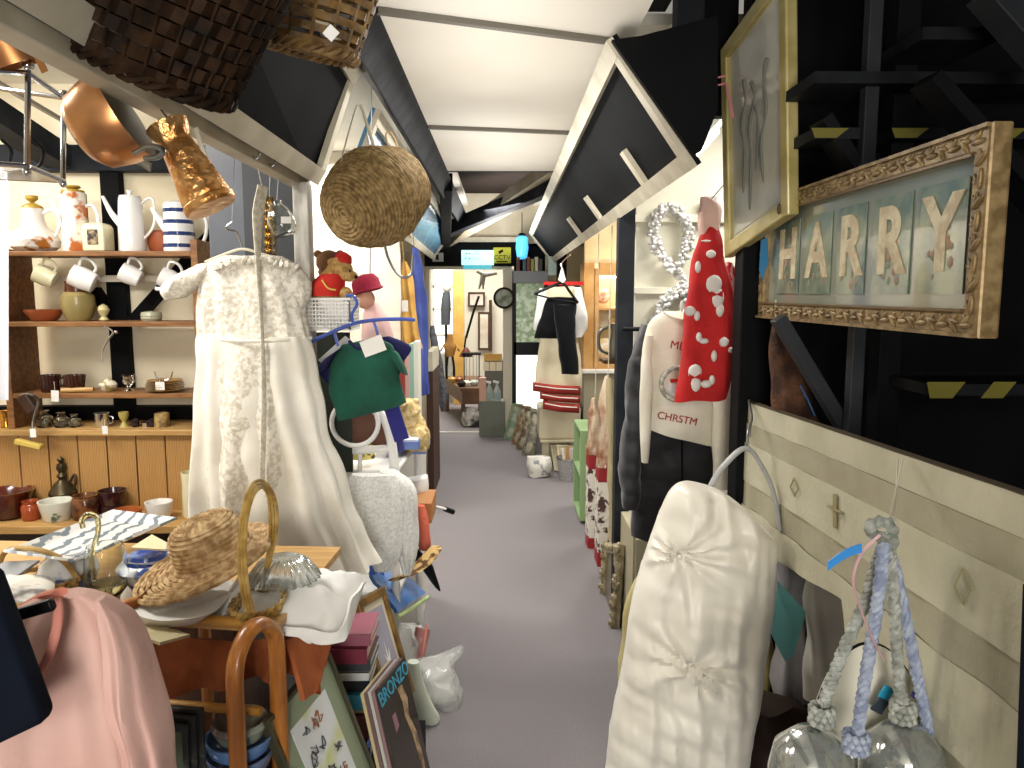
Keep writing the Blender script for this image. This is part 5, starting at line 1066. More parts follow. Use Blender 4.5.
tag(M().loft([(W(404, 630, 2.95), V((.03, 0, 0)), V((0, .02, 0))), (W(408, 645, 2.92), V((.05, 0, 0)), V((0, .03, 0))), (W(404, 674, 2.9), V((.03, 0, 0)), V((0, .03, 0)))], 26, rip=5, amp=.2, crump=.03).mk('crumpled_film', clr), 'crumpled clear film beside the pink roll', 'wrapping')
tag(M().box2((W(424, 736, 2.7).x, 2.72, .002), (W(434, 736, 2.7).x, 2.76, .034)).mk('white_block', paper, bevel=.003), 'small white block sticking out below the wrapped bundle', 'block')
# ================================================================ RIGHT: framed pictures on the staircase side
fcr = mat('cream_gold_frame', 'b9ac74', .4, .15, col2='a29458', ns=9, coat=.2)
sketch = mat('grey_sketch', 'bdbbab', .3, col2='8c8b80', ns=4.5, nd=3, lo=.42, hi=.68, coat=.8)
TLp, TRp, BLp = W(720, 50, 2.60), W(785, -43, 2.14), W(724, 258, 2.60)
t, P, n = pic('framed_sketch', 'tall glazed grey sketch in a wide cream gold frame, hung crooked high on the stairs', 'picture', TLp, TRp, BLp, .045, fcr, mat('sketch_mount', 'cfc9b4', .2, coat=.6), .012, sketch, th=.035)
gk = mat('sketch_charcoal', '6a6a62', .9)
for (pts, m_) in (([(.30, .75), (.34, .6), (.30, .45), (.36, .35), (.34, .25)], gk), ([(.40, .85), (.44, .65), (.42, .5), (.50, .38), (.46, .3)], gk), ([(.62, .78), (.60, .6), (.68, .48), (.64, .36), (.70, .28)], gk), ([(.52, .7), (.56, .55), (.52, .42)], gk)):
    M().tube(cr([P(u, v, .0125) for u, v in pts], 6), [.0025+.005*abs(sin(i*.35)) for i in range(6*(len(pts)-1)+1)], 6, flat=1.).mk('sketched_figure', m_, t)
M().ball(P(.90, .955, -.002), .012, 2, (.5, .6, 1.3)).mk('corner_emblem', mat('dark_emblem', '4b4128', .5), t)
tag(M().tube(cr([W(725, 76, 2.53), W(717, 78, 2.53), W(713, 82, 2.53), W(718, 85, 2.53), W(726, 83, 2.53)], 5), .003, 6).tube([W(726, 83, 2.52), W(730, 100, 2.47), W(733, 118, 2.45)], .004, 6, flat=.3).mk('pink_ribbon', mat('pink_satin', 'd07a86', .5)), 'pink ribbon bow tied at the far edge of the grey sketch frame', 'ribbon')
# five letter pictures in the carved frame
xF = .82; z0, z1 = 1.522, 1.885
carved = mat('carved_gold', '978058', .45, .3, col2='6f5a38', ns=30)
mnt = mat('grey_green_mount', '8c9284', .15, coat=.7)
TLp, TRp, BLp = V((xF, 2.46, z1)), V((xF, 1.315, z1)), V((xF, 2.46, z0))
t, P, n = pic('letter_picture', 'long glazed picture of painted capital letters in a carved gold frame, hung on the stairs', 'picture', TLp, TRp, BLp, .046, carved, mnt, 0, None, th=.04)
L_, H_ = 1.145, z1-z0
lp = mat('letter_print', '8f9a80', .2, col2='5f7468', ns=12, nd=4, lo=.4, hi=.62, coat=.6)
lcol = mat('ivory_letter', 'd6ccaa', .4, col2='b9a682', ns=40)
flw = mat('faded_blossom', 'a5795c', .5, col2='6f8068', ns=50)
for k, (ya, yb, ch) in enumerate(((2.33, 2.17, 'H'), (2.13, 1.96, 'A'), (1.92, 1.776, 'R'), (1.737, 1.58, 'R'), (1.545, 1.389, 'Y'))):
    o = M().box2((xF+.014, yb, 1.598), (xF+.0165, ya, 1.806)).mk('letter_panel', lp, t, smooth=False)
    text(ch, .195, lcol, o, (xF+.0125, (ya+yb)/2, 1.705), (0, -1, 0), (0, 0, 1), 'letter', .0012, off_=.006)
    b = M(); random.seed(30+k)
    for _ in range(16): b.ball((xF+.0135, (ya+yb)/2+random.uniform(-.045, .045), 1.70+random.uniform(-.08, .05)), random.uniform(.005, .011), 1, (.12, 1, 1.2))
    b.mk('painted_flowers', flw, o)
b = M()
def leaf(y, z, ang, s_=1.):
    R_ = Matrix.Rotation(ang, 3, 'X')
    for dy, a2, l in ((-.004, .5, .019), (.004, -.2, .016), (.010, -.9, .010)):
        b.ball(V((xF-.001, y, z))+R_@V((0, dy, 0)), l*s_, 2, (.22, .30, 1), Matrix.Rotation(ang+a2, 3, 'X'))
k = 0; y = 1.35
while y < 2.44:
    leaf(y, z1-.024, 1.0+.9*(k % 2)); leaf(y, z0+.024, 1.0+.9*(k % 2)); y += .036; k += 1
z = z0+.055; k = 0
while z < z1-.04: leaf(1.340, z, -.4+.8*(k % 2)); leaf(2.436, z, -.4+.8*(k % 2)); z += .036; k += 1
b.mk('carving', carved, t)
for z_ in (z0+.004, z1-.004): M().bar((xF-.003, 1.317, z_), (xF-.003, 2.458, z_), .008, .007).mk('outer_bead', carved, t, smooth=False)
for z_ in (z0+.047, z1-.047): M().bar((xF-.002, 1.36, z_), (xF-.002, 2.415, z_), .006, .005).mk('inner_bead', mat('dark_gold', '6b5430', .4, .4), t, smooth=False)
M().tube(cr([V((xF+.02, 1.98, z1)), V((xF+.05, 1.86, z1+.02)), V((xF+.02, 1.70, z1))], 5), .002, 6).mk('hanging_wire', steel, t)
tag(M().slab([W(761, 240, 2.40), W(767, 238, 2.40), W(768, 262, 2.40), W(762, 281, 2.40), W(759, 270, 2.40)], (.002, .002, 0)).mk('blue_ribbon', mat('teal_ribbon', '1f6f9c', .5), smooth=False), 'blue ribbon tucked behind the far end of the carved gold frame', 'ribbon')
# brown fur piece on the stairs
t = T('fur_stole', 'brown fur stole hanging in the stair opening below the carved frame', 'stole', W(795, 415, 2.28))
M().loft(rows([(774, 780, 324, .02), (773, 790, 345, .035), (772, 803, 375, .045), (773, 812, 405, .05), (776, 818, 425, .05)], 2.28, .04), 40, rip=6, amp=.2, crump=.02, seed=2).mk('body', mat('brown_fur', '5c3c28', .95, col2='39241a', ns=14, bump=.8, bs=90), t)
M().tube([W(776, 322, 2.28), W(776, 300, 2.3)], .003, 6).mk('strap', trimw, t)
M().tube([W(800, 385, 2.22), W(808, 400, 2.20), W(815, 416, 2.18)], .004, 6, flat=.5).mk('blue_trim', mat('trim_blue', '4b7ab8', .5), t)
# ---------------------------------------------------------------- cloth covered panel below
xP = .80
linb = mat('ecru_linen', 'a09b84', .85, col2='969079', ns=5, bump=.25, bs=70)
linl = mat('light_ecru_linen', 'b9b49d', .8, col2='aeaa92', ns=6, bump=.25, bs=70)
t = T('cloth_panel', 'long board draped with ecru drawn thread cloth along the stair side', 'panel', (xP, 1.7, .4))
M().slab([(xP+.012, 2.54, .93), (xP+.012, 2.54, 1.245), (xP+.012, .7, 1.305), (xP+.012, .7, .45), (xP+.012, 1.5, .72), (xP+.012, 1.7, .93)], (.02, 0, 0)).mk('board', mat('board_edge', '4a3d28', .8), t, smooth=False)
for y, z in ((2.5, .95), (.8, .5)): M().box2((xP+.012, y-.02, 0), (xP+.03, y+.02, z)).mk('leg', darkw, t, smooth=False)
def topz(y): return 1.243+(2.52-y)*.0335
bot = [(2.53, .86), (2.17, .825), (1.72, .885), (1.66, .76), (1.5, .62), (1.3, .50), (.72, .44)]
def botz(y):
    for i in range(len(bot)-1):
        if bot[i][0] >= y >= bot[i+1][0]: f = (bot[i][0]-y)/(bot[i][0]-bot[i+1][0]); return bot[i][1]+(bot[i+1][1]-bot[i][1])*f
    return bot[-1][1]
bands = [(0, .066, 0, linl), (.066, .13, .004, linb), (.13, .256, .007, linl), (.256, .335, .004, linb), (.335, .50, .009, linl), (.50, .9, .004, linb)]
for k, (a0, a1, dx, m_) in enumerate(bands):
    def fn(u, v, a0=a0, a1=a1, dx=dx):
        y = 2.53-u*1.81; zt_ = topz(y)-a0; zb_ = max(botz(y), topz(y)-a1); zt_ = max(zt_, zb_)
        z = zt_+(zb_-zt_)*v; q = V((y*9, z*9, k))
        return V((xP+.006-dx-.003*noise.noise(q)-.004*sin(y*23+z*9)*(k > 2), y, z))
    M().sheet(fn, 90, 6, .003).mk('cloth_band', m_, t)
mt = mat('thread_motif', '8f8664', .9)
def onP(px, py): return Xp(px, py, xP-.006)
for (cx, cy, s_) in ((794, 487, 6), (963, 586, 13)):
    M().tube([onP(cx-s_*.6, cy), onP(cx, cy-s_*1.4), onP(cx+s_*.7, cy+s_*.3), onP(cx+s_*.1, cy+s_*1.5)], .0022, 5, closed=True).mk('diamond_motif', mt, t)
M().bar(onP(835, 494), onP(835, 528), .006, .016).mk('cross_motif', mt, t, bevel=.002); M().bar(onP(829, 506), onP(842, 513), .014, .005).mk('cross_motif', mt, t, bevel=.002)
tag(M().tube(cr([V((xP+.035, 2.5, 1.2)), onP(749, 404)+V((0, 0, .01)), onP(752, 414), onP(750, 437)], 5), .0022, 6).mk('hanging_wire', steel), 'thin wire over the far corner of the cloth panel', 'wire')
# navy cloth edge at the right border
tag(M().bar(W(1036, 585, 1.05), W(1028, 800, 1.05), .03, .012).mk('navy_garment_edge', navy), 'narrow navy edge at the lower right border of the picture', 'garment')
# ---------------------------------------------------------------- tie-backs with glass balls
def rope(b, pts, r, tw=9., strands=3):
    P_ = cr(pts, 10)
    for s_ in range(strands):
        q = []
        for i, p in enumerate(P_):
            d = (P_[min(i+1, len(P_)-1)]-P_[max(i-1, 0)]).normalized(); x = d.cross(V((0, 1, .1))).normalized(); y = d.cross(x)
            a_ = tw*i*.12+2*pi*s_/strands; q.append(p+(x*cos(a_)+y*sin(a_))*r*.55)
        b.tube(q, r*.62, 7)
    return b
greyr = mat('silver_rope', 'a3a69f', .6, col2='7c8078', ns=50); bluer = mat('pale_blue_rope', '9aa3b4', .6, col2='79839c', ns=50)
def Rp(px, py, Y=1.28): return W(px, py, Y)
def tieback(nm, label, pts, m_, ball, dome, lt_=0):
    t = T(nm, label, 'tie-back', Rp(*pts[-1][:2]), 'rope tie-backs on the cloth panel')
    rope(M(), [Rp(*p) for p in pts], .0105, 12.).mk('rope', m_, t)
    c = Rp(*ball); b = M()
    for k in range(3):
        for j in range(9):
            a_ = 2*pi*j/9+k*.35; b.ball(c+V((.017*cos(a_), .017*sin(a_), .012-.012*k)), .0085, 1)
    b.mk('knot', m_, t)
    if dome:
        c = Rp(*dome); M().lathe([(.012, .062), (.035, .055), (.066, .025), (.075, -.02), (.072, -.08), (.069, -.08), (.072, -.02), (.062, .023), (.033, .05), (.01, .056)], c, 40, closed=True).mk('glass_dome', cg, t)
        M().lathe([(.062, -.012), (.069, -.03), (.068, -.08), (.02, -.085), (0, -.085)], c, 48, flute=24, fa=.06).mk('fringe', m_, t)
    return t
t = tieback('rope_tieback', 'silver grey rope tie-back ending in the larger glass ball at the lower right', [(887, 535), (878, 560), (866, 600), (846, 645), (832, 680), (824, 705)], greyr, (822, 715), (812, 762))
rope(M(), [Rp(886, 540), Rp(870, 530), Rp(876, 522), Rp(890, 524), Rp(893, 540), Rp(884, 560)], .010, 15.).mk('loop', greyr, t)
M().tube([Xp(898, 458, xP-.012), Rp(895, 522)], .0018, 5).tube([Xp(903, 459, xP-.012), Rp(889, 522)], .0018, 5).mk('string', trimw, t)
tieback('rope_tieback', 'pale blue and silver rope tie-back hanging straight down between the glass balls', [(884, 545, 1.24), (878, 600, 1.24), (870, 650, 1.24), (862, 700, 1.24), (858, 735, 1.24)], bluer, (856, 742, 1.24), None)
tieback('rope_tieback', 'silver rope tie-back ending in the glass ball nearer the right border', [(890, 548, 1.31), (894, 600, 1.31), (897, 650, 1.31), (900, 690, 1.31), (903, 706, 1.31)], greyr, (903, 712, 1.31), (903, 756, 1.31))
t = tieback('rope_tieback', 'pale blue rope end hanging at the right of the smaller glass ball', [(893, 560, 1.33), (908, 630, 1.33), (920, 690, 1.33), (930, 740, 1.33)], bluer, (932, 752, 1.33), None)
tag(M().sheet(lambda u, v: Rp(828+34*u, 562-18*u+v*9-3*sin(u*3), 1.22), 10, 3, .0015).mk('blue_ribbon', mat('bright_blue_ribbon', '2f7fc4', .4)), 'bright blue ribbon end tied to the rope tie-backs', 'ribbon')
tag(M().tube(cr([Rp(880, 535, 1.22), Rp(862, 553, 1.22), Rp(853, 580, 1.22), Rp(861, 610, 1.22), Rp(873, 640, 1.21), Rp(884, 660, 1.21)], 6), .005, 6, flat=.3).mk('pink_ribbon', mat('pale_pink_ribbon', 'd3a7ae', .5)), 'pale pink ribbon trailing down the rope tie-backs', 'ribbon')
# oval board behind them
c = W(872, 785, 1.37); ex, ez = V((.135, .03, 0)), V((-.01, .03, .27))
t = T('oval_board', 'white oval board with a black rim and bright painted shapes behind the ropes', 'board', c)
nO = ex.cross(ez).normalized(); nO = nO if nO.dot(CAM-c) < 0 else -nO
oval = lambda s_, o=0.: [c+ex*cos(a_)*s_+ez*sin(a_)*s_+nO*o for a_ in [2*pi*k/64 for k in range(64)]]
M().slab(oval(1), nO*.012).mk('face', mat('ivory_enamel', 'd2cfc0', .4), t, smooth=False)
M().tube(oval(1, .004), .004, 8, closed=True).mk('rim', print_black, t)
for (px, py, s_, m_) in ((886, 693, .014, '1f86a8'), (918, 693, .013, '4b3f86'), (916, 716, .010, '9fae4c'), (922, 727, .012, '2f8f9a'), (905, 745, .012, '9c4a5a'), (880, 705, .016, '27303a')):
    p = W(px, py, 1.36); M().box(p, (s_*1.6, .004, s_*2), Matrix.Rotation(.5, 3, 'Y')).mk('painted_shape', mat('paint_%s' % m_, m_, .4), t, bevel=.002)
# ---------------------------------------------------------------- quilted satin bag on its hanger
sat = mat('cream_satin', 'e4e0d4', .38, col2='dcd7c9', ns=3, sheen=.3)
YQ = 2.12
t = T('quilted_satin_cover', 'padded cream satin cover with gathered stars, hanging from a grey hanger', 'cover', W(690, 860, YQ))
R_ = []
for (l, r, y, tl_, d) in ((698, 722, 489, 4, .03), (682, 748, 498, 14, .07), (668, 773, 515, 22, .095), (656, 777, 536, 16, .10), (643, 775, 562, 6, .105), (632, 772, 605, 2, .11), (624, 765, 650, 0, .11), (615, 757, 700, 0, .11), (605, 748, 750, 0, .11), (600, 742, 800, 0, .10), (604, 736, 850, 0, .06)):
    a, b_ = W(l, y-tl_, YQ+.02), W(r, y+tl_, YQ-.04); R_.append(((a+b_)/2, (b_-a)/2, V((.15, 1, 0))*d))
b = M(); b.loft(R_, 200, rip=3, amp=.08, crump=.012, seed=3, steps=16, fs=6)
G = [W(680, 557, YQ-.1), W(693, 668, YQ-.1), W(722, 610, YQ-.1)]
for v in b.b.verts:
    if v.co.y < YQ+.02:
        o = 0
        for gi, g in enumerate(G[:2]):
            dx, dz = v.co.x-g.x, v.co.z-g.z; d = sqrt(dx*dx+dz*dz)+1e-4; th = math.atan2(dz, dx)
            o += .030*math.exp(-(d/.022)**2)+.015*sin(8*th+2.5*sin(2*th+gi))*math.exp(-(d/.17)**2)*min(1, d/.03)
        if v.co.z < .58:
            o += .006*max(0, sin((v.co.z+.35*v.co.x)*75))**.5*(1 if v.co.x < .62 else .3)
        o += .014*noise.noise(V((v.co.x*30, v.co.z*6, 1)))+.006*noise.noise(V((v.co.x*9+v.co.z*18, v.co.z*20, 5)))
        v.co.y += o
b.mk('cover', sat, t)
for g in G[:2]: M().ball(g+V((0, -.0, 0)), .007, 2).mk('button', sat, t)
gp = mat('grey_hanger_plastic', '9b9c9c', .4)
h = T('clothes_hanger', 'pale grey plastic hanger holding the quilted satin cover', 'hanger', W(748, 450, 2.3))
M().tube(cr([W(709, 490, 2.16), W(722, 468, 2.18), W(746, 448, 2.20), W(764, 470, 2.18), W(775, 498, 2.14), W(780, 530, 2.12)], 7), .011, 10, flat=.6).mk('arms', gp, h)
M().tube(cr([W(747, 450, 2.20), W(748, 432, 2.22), W(752, 418, 2.3), onP(749, 404)+V((0, 0, .012)), V((xP+.03, 2.45, 1.24))], 6), .0035, 8).mk('hook', steel, h)
# teal cards
tl = mat('teal_card', '6aa9a6', .7)
for (pts, lab) in (([W(770, 575, 2.06), W(791, 625, 2.06), W(786, 663, 2.06), W(768, 628, 2.06)], 'teal card hanging beside the satin cover, its nearer leaf'), ([W(777, 580, 2.10), W(806, 612, 2.10), W(794, 655, 2.10), W(786, 660, 2.10)], 'second teal card half behind the other, nearer the ropes')):
    tag(M().slab(pts, (0, .003, 0)).mk('teal_card', tl, smooth=False), lab, 'card', 'teal cards by the satin cover')
# silver garments under the panel
sg = mat('silver_satin', 'c0bdb3', .4, col2='aaa79f', ns=4, bump=.2, bs=14)
for k, (L4, Yk, lab, m_) in enumerate((([(776, 806, 545), (774, 806, 590), (775, 804, 640), (776, 806, 700)], 2.30, 'mauve grey garment hanging under the panel beside the teal cards', mat('mauve_grey_satin', 'a09c9d', .5, col2='87838a', ns=5)),
        ([(805, 846, 552), (806, 858, 590), (806, 862, 640), (808, 866, 700)], 2.10, 'silver grey satin garment hanging under the panel', sg), ([(742, 768, 600), (738, 770, 650), (735, 768, 706)], 2.42, 'yellow cream garment low behind the satin cover', mat('primrose', 'b8a967', .8)))):
    tag(M().loft(rows([(l, r, y, .05) for l, r, y in L4], Yk, .05), 48, rip=5, amp=.25, crump=.02, seed=k).mk('hanging_garment', m_), lab, 'garment', 'garments hanging under the cloth panel')
tag(M().loft(rows([(736, 790, 700, .1), (734, 815, 730, .12), (738, 820, 800, .12)], 2.2, .1), 40, rip=3, amp=.1, crump=.03).mk('dark_bag', mat('dark_brown_bag', '2c211b', .6)), 'dark brown bag on the floor under the hanging garments', 'bag')
tag(M().loft(rows([(640, 652, 572, .02), (628, 655, 600, .04), (622, 650, 650, .05), (614, 640, 720, .05), (606, 640, 800, .05)], 2.42, .05), 40, rip=5, amp=.2, crump=.012, seed=5).mk('cream_garment', mat('primrose_cotton', 'c9bf8c', .85, col2='b5aa74', ns=6)), 'primrose cream garment showing along the aisle side of the satin cover', 'garment')
tag(M().tube(cr([W(642, 590, 2.36), W(652, 566, 2.36), W(664, 558, 2.36), W(672, 552, 2.36)], 6), .002, 6).mk('wire_hanger', steel), 'bare wire hanger arm at the top of the primrose garment', 'hanger')
# ---------------------------------------------------------------- coats and jumper on the rack
rk_ = T('garment_rail', 'black rail and bracket above the jumper and puffer coat', 'rail', (.75, 3.1, 1.45))
M().tube([V((gx(624, 3.65), 3.65, 1.43)), V((.98, 3.2, 1.45))], .011, 10).mk('bar', print_black, rk_)
pf = mat('charcoal_nylon', '2e2e31', .5, col2='3a3a3e', ns=7, bump=.2, bs=25, sheen=.2)
t = T('puffer_coat', 'long charcoal quilted puffer coat hanging behind the cream jumper', 'coat', W(675, 535, 3.1))
def puffy(L4, Yk, dep, nn, seed, px=False):
    R_ = rows([(l, r, y, dep) for l, r, y in L4], Yk, dep); b = M()
    A_, B_, C_ = [], [], []; out = []
    cc, aa, bb = cr([r[0] for r in R_], 1), None, None
    K = nn*6
    for k in range(K+1):
        u = k/K*(len(R_)-1); i = min(int(u), len(R_)-2); f = u-i; s_ = 1+.0+.16*abs(sin(pi*nn*k/K))-.08
        out.append((R_[i][0].lerp(R_[i+1][0], f), R_[i][1].lerp(R_[i+1][1], f)*(.985+.03*abs(sin(pi*nn*k/K))), R_[i][2].lerp(R_[i+1][2], f)*s_))
    return b.loft(out, 40, crump=.012, seed=seed, steps=1, fs=14)
puffy([(652, 712, 316), (640, 722, 340), (634, 722, 400), (632, 718, 470), (631, 716, 536)], 3.14, .09, 9, 2).mk('body', pf, t)
puffy([(643, 655, 325), (630, 648, 360), (623, 644, 420), (620, 640, 470), (622, 638, 505)], 3.02, .055, 10, 4).mk('sleeve', pf, t)
puffy([(718, 730, 322), (722, 738, 350), (722, 740, 400), (724, 742, 450)], 3.05, .055, 8, 5).mk('sleeve', pf, t)
M().tube([W(682, 440, 3.035), W(683, 534, 3.04)], .004, 6).mk('zip', print_black, t)
M().tube(cr([V((.76, 3.14, 1.48)), V((.77, 3.2, 1.53)), V((.78, 3.41, 1.475)), V((.78, 3.44, 1.44))], 5), .003, 6).mk('hook', steel, t)
jm = mat('cream_jersey', 'dfdbcb', .9, col2='d5d0bd', ns=7, bump=.15, bs=70)
YJ = 2.94
t = T('printed_jumper', 'cream long sleeved jumper with red seasonal lettering', 'jumper', W(680, 445, YJ))
R_ = []
for (l, r, y0, y1, d) in ((664, 706, 312, 312, .02), (652, 722, 320, 320, .045), (645, 722, 335, 335, .055), (643, 718, 370, 372, .055), (642, 716, 405, 412, .055), (644, 714, 427, 447, .055)):
    a, b_ = W(l, y0, YJ), W(r, y1, YJ); R_.append(((a+b_)/2, (b_-a)/2, V((0, d, 0))))
M().loft(R_, 64, rip=4, amp=.06, crump=.008, seed=3, steps=6).mk('body', jm, t)
M().loft(rows([(645, 652, 335, .03), (640, 651, 370, .04), (640, 652, 410, .04), (640, 650, 440, .03), (641, 648, 463, .02)], YJ-.03, .03), 28, crump=.008, seed=2).mk('sleeve', jm, t)
M().loft(rows([(714, 731, 340, .03), (712, 734, 380, .04), (712, 733, 430, .04), (713, 731, 470, .03), (714, 730, 488, .03)], YJ-.06, .03), 32, rip=3, amp=.1, crump=.008, seed=6).mk('sleeve', jm, t)
M().tube(cr([W(664, 312, YJ-.02), W(675, 318, YJ-.05), W(690, 320, YJ-.05), W(705, 314, YJ-.02)], 5), .006, 8).mk('neckband', jm, t)
rl = mat('brick_red_print', '9a3a2c', .8)
YF = YJ-.072
xd = (W(700, 351, YF)-W(668, 346, YF))
text('MERRY', .044, rl, t, W(688, 347.5, YF), xd, (0, 0, 1), 'lettering', .0015)
text('CHRSTM', .040, rl, t, W(677.5, 419, YF), W(694, 422, YF)-W(661, 416, YF), (0, 0, 1), 'lettering', .0015)
c = W(678, 384, YF+.006); M().tube([c+V((.062*cos(a_), 0, .062*sin(a_))) for a_ in [2*pi*k/40 for k in range(40)]], .009, 8, closed=True, flat=1).mk('printed_wreath', mat('grey_wreath', '8f8f86', .9, col2='c5c3b6', ns=60), t)
M().ball(c+V((0, .004, -.012)), .042, 2, (1, .12, .9)).mk('printed_animal', lin, t)
M().bar(c+V((-.03, -.004, .012)), c+V((.03, -.004, .016)), .004, .014).mk('printed_bow', redf, t)
# red nightwear
rdc = mat('red_fleece', 'b81d1c', .85, col2='a51517', ns=6, bump=.2, bs=60)
YN = 2.70
t = T('red_pyjamas', 'bright red printed nightwear with white animals, hanging from the post', 'nightwear', W(705, 400, YN))
M().loft(rows([(702, 716, 222, .02), (698, 722, 245, .035), (692, 727, 275, .04), (686, 733, 305, .045), (682, 736, 340, .045), (681, 731, 370, .04), (677, 724, 400, .03)], YN, .04), 56, rip=5, amp=.15, crump=.014, seed=2).mk('body', rdc, t)
M().loft(rows([(725, 731, 262, .02), (727, 738, 285, .03), (728, 739, 315, .03)], YN+.04, .03), 24, rip=4, amp=.1, crump=.01).mk('striped_trim', mat('candy_stripe', 'd8cfc9', .8, col2='b2232a', ns=14, kind='wave', lo=.45, hi=.5, stretch=(1, 1, 2)), t)
M().loft(rows([(700, 708, 198, .015), (699, 720, 205, .03), (697, 722, 218, .035), (700, 718, 236, .02)], YN, .03), 28, rip=5, amp=.2, crump=.012).mk('knotted_top', mat('blush_cloth', 'c9a79c', .85), t)
wf_ = mat('white_print_fleece', 'd6cfc8', .9)
for (px, py, w_, h_) in ((711, 254, 5, 4), (698, 267, 3, 6), (714, 284, 8, 9), (718, 298, 6, 10), (720, 310, 4, 7), (690, 311, 6, 5), (697, 316, 3, 5), (699, 337, 3, 5), (704, 341, 5, 3), (724, 342, 5, 5), (731, 350, 3, 3), (695, 372, 7, 8), (696, 384, 5, 8), (706, 384, 6, 4), (712, 380, 3, 5), (706, 241, 5, 1.2), (682, 306, 2, 6), (714, 356, 3, 6)):
    M().ball(W(px, py, YN-.052), 1, 2, (w_*.0035, .010, h_*.0035)).mk('printed_animal', wf_, t)
for (px, py) in ((717, 294), (695, 377), (703, 328)):
    q = W(px, py, YN-.064); M().slab([q+V((-.02, 0, .01)), q, q+V((.02, 0, .012)), q+V((.02, 0, -.01)), q+V((0, 0, -.003)), q+V((-.02, 0, -.012))], (0, .004, 0)).mk('printed_bow', rdc, t, smooth=False)
M().tube([W(709, 202, YN), V((xa+.012, 2.55, 2.02))], .002, 5).mk('thread', steel, t)
# beaded garland on the boards
random.seed(5); YB2 = YR-.055
gp_ = cr([W(px, py, YB2) for px, py in ((679, 264), (687, 247), (688, 229), (681, 214), (668, 209), (657, 217), (654, 234), (658, 250), (668, 264), (680, 276), (688, 290), (688, 304), (680, 318), (669, 326), (662, 316), (665, 302), (675, 292), (686, 287))], 7)
b = M()
for p in gp_:
    for _ in range(4):
        a_ = random.uniform(0, 6.28); r = random.uniform(.3, 1)*.028; b.ball(p+V((cos(a_)*r, random.uniform(-.02, .02), sin(a_)*r)), random.uniform(.010, .013), 2)
g_ = tag(b.mk('beaded_garland', mat('silver_beads', 'e2e1de', .25, .35)), 'silver beaded garland looped like a figure eight on the cream boards', 'garland')
tag(M().box2((gx(703, YB2, 1.9), YB2, W(0, 222, YB2).z), (gx(716, YB2, 1.9), YB2+.006, W(0, 195, YB2).z)).mk('price_card', mat('grey_card', 'b0a8a0', .7), smooth=False), 'small grey card pinned beside the top of the red nightwear', 'card')
# fluorescent tube seen through the gap
t = T('strip_light', 'fluorescent strip light glowing past the sloping panel', 'ceiling light', V((.95, 3.2, 2.2)))
tb_ = M().tube([W(692, 158, 3.0), W(716, 132, 3.35)], .014, 12).mk('tube', mat('lit_tube', 'fff8ea', .5, emit=9), t)
M().bar(W(690, 150, 3.0), W(716, 122, 3.4), .05, .03).mk('housing', white, t, smooth=False)
M().tube([W(703, 136, 3.2), V((W(703, 136, 3.2).x, 3.2, 2.56))], .004, 6).mk('drop_rod', steel, t)
# cream cupboard under the coats and small things
t = T('cream_cupboard', 'low cream cupboard standing under the puffer coat', 'cupboard', (.75, 3.3, 0))
xa_, xb_ = gx(633, 3.3, .5), gx(735, 3.3, .5); zc = W(0, 537, 3.3).z
M().box2((xa_, 3.3, .03), (xb_, 3.66, zc)).mk('body', mat('cream_laminate', 'a9a186', .6), t, smooth=False, bevel=.004)
M().box2((xa_+.01, 3.288, .05), (xb_-.01, 3.30, zc-.02)).mk('door', mat('cream_laminate_door', 'b3ab90', .6), t, smooth=False, bevel=.003)
M().box2((xa_+.02, 3.32, 0), (xb_-.02, 3.6, .03)).mk('plinth', darkw, t, smooth=False)
tag(M().lathe([(.02, W(0, 537, 3.3).z), (.03, .60), (.025, .66), (.045, .74), (.03, .82), (0, .83)], (W(636, 488, 3.42).x, 3.42, 0), 24).mk('white_vase', white), 'white rounded shape between the post and the puffer coat', 'vase')
# ornate leaning frame
orn = mat('antique_cream', 'a89d80', .6, col2='7d7154', ns=18)
t, P, n = pic('ornate_frame', 'knobbly antique cream frame leaning upright against the dark grey post', 'picture frame', W(605, 545, 3.95), W(619, 545, 3.50), W(600, 622, 3.98), .045, orn, None, 0, mat('old_mirror', '6b6250', .3), th=.03)
b = M(); random.seed(3)
for k in range(26):
    f = k/25
    for (u, v) in ((0.02, f), (.98, f), (f, .02), (f, .98)):
        if u in (.02, .98) or k % 3 == 0: b.ball(P(u, v, .0)+V((random.uniform(-.008, .008), 0, random.uniform(-.006, .006))), random.uniform(.014, .024), 1)
b.mk('carved_knobs', orn, t)
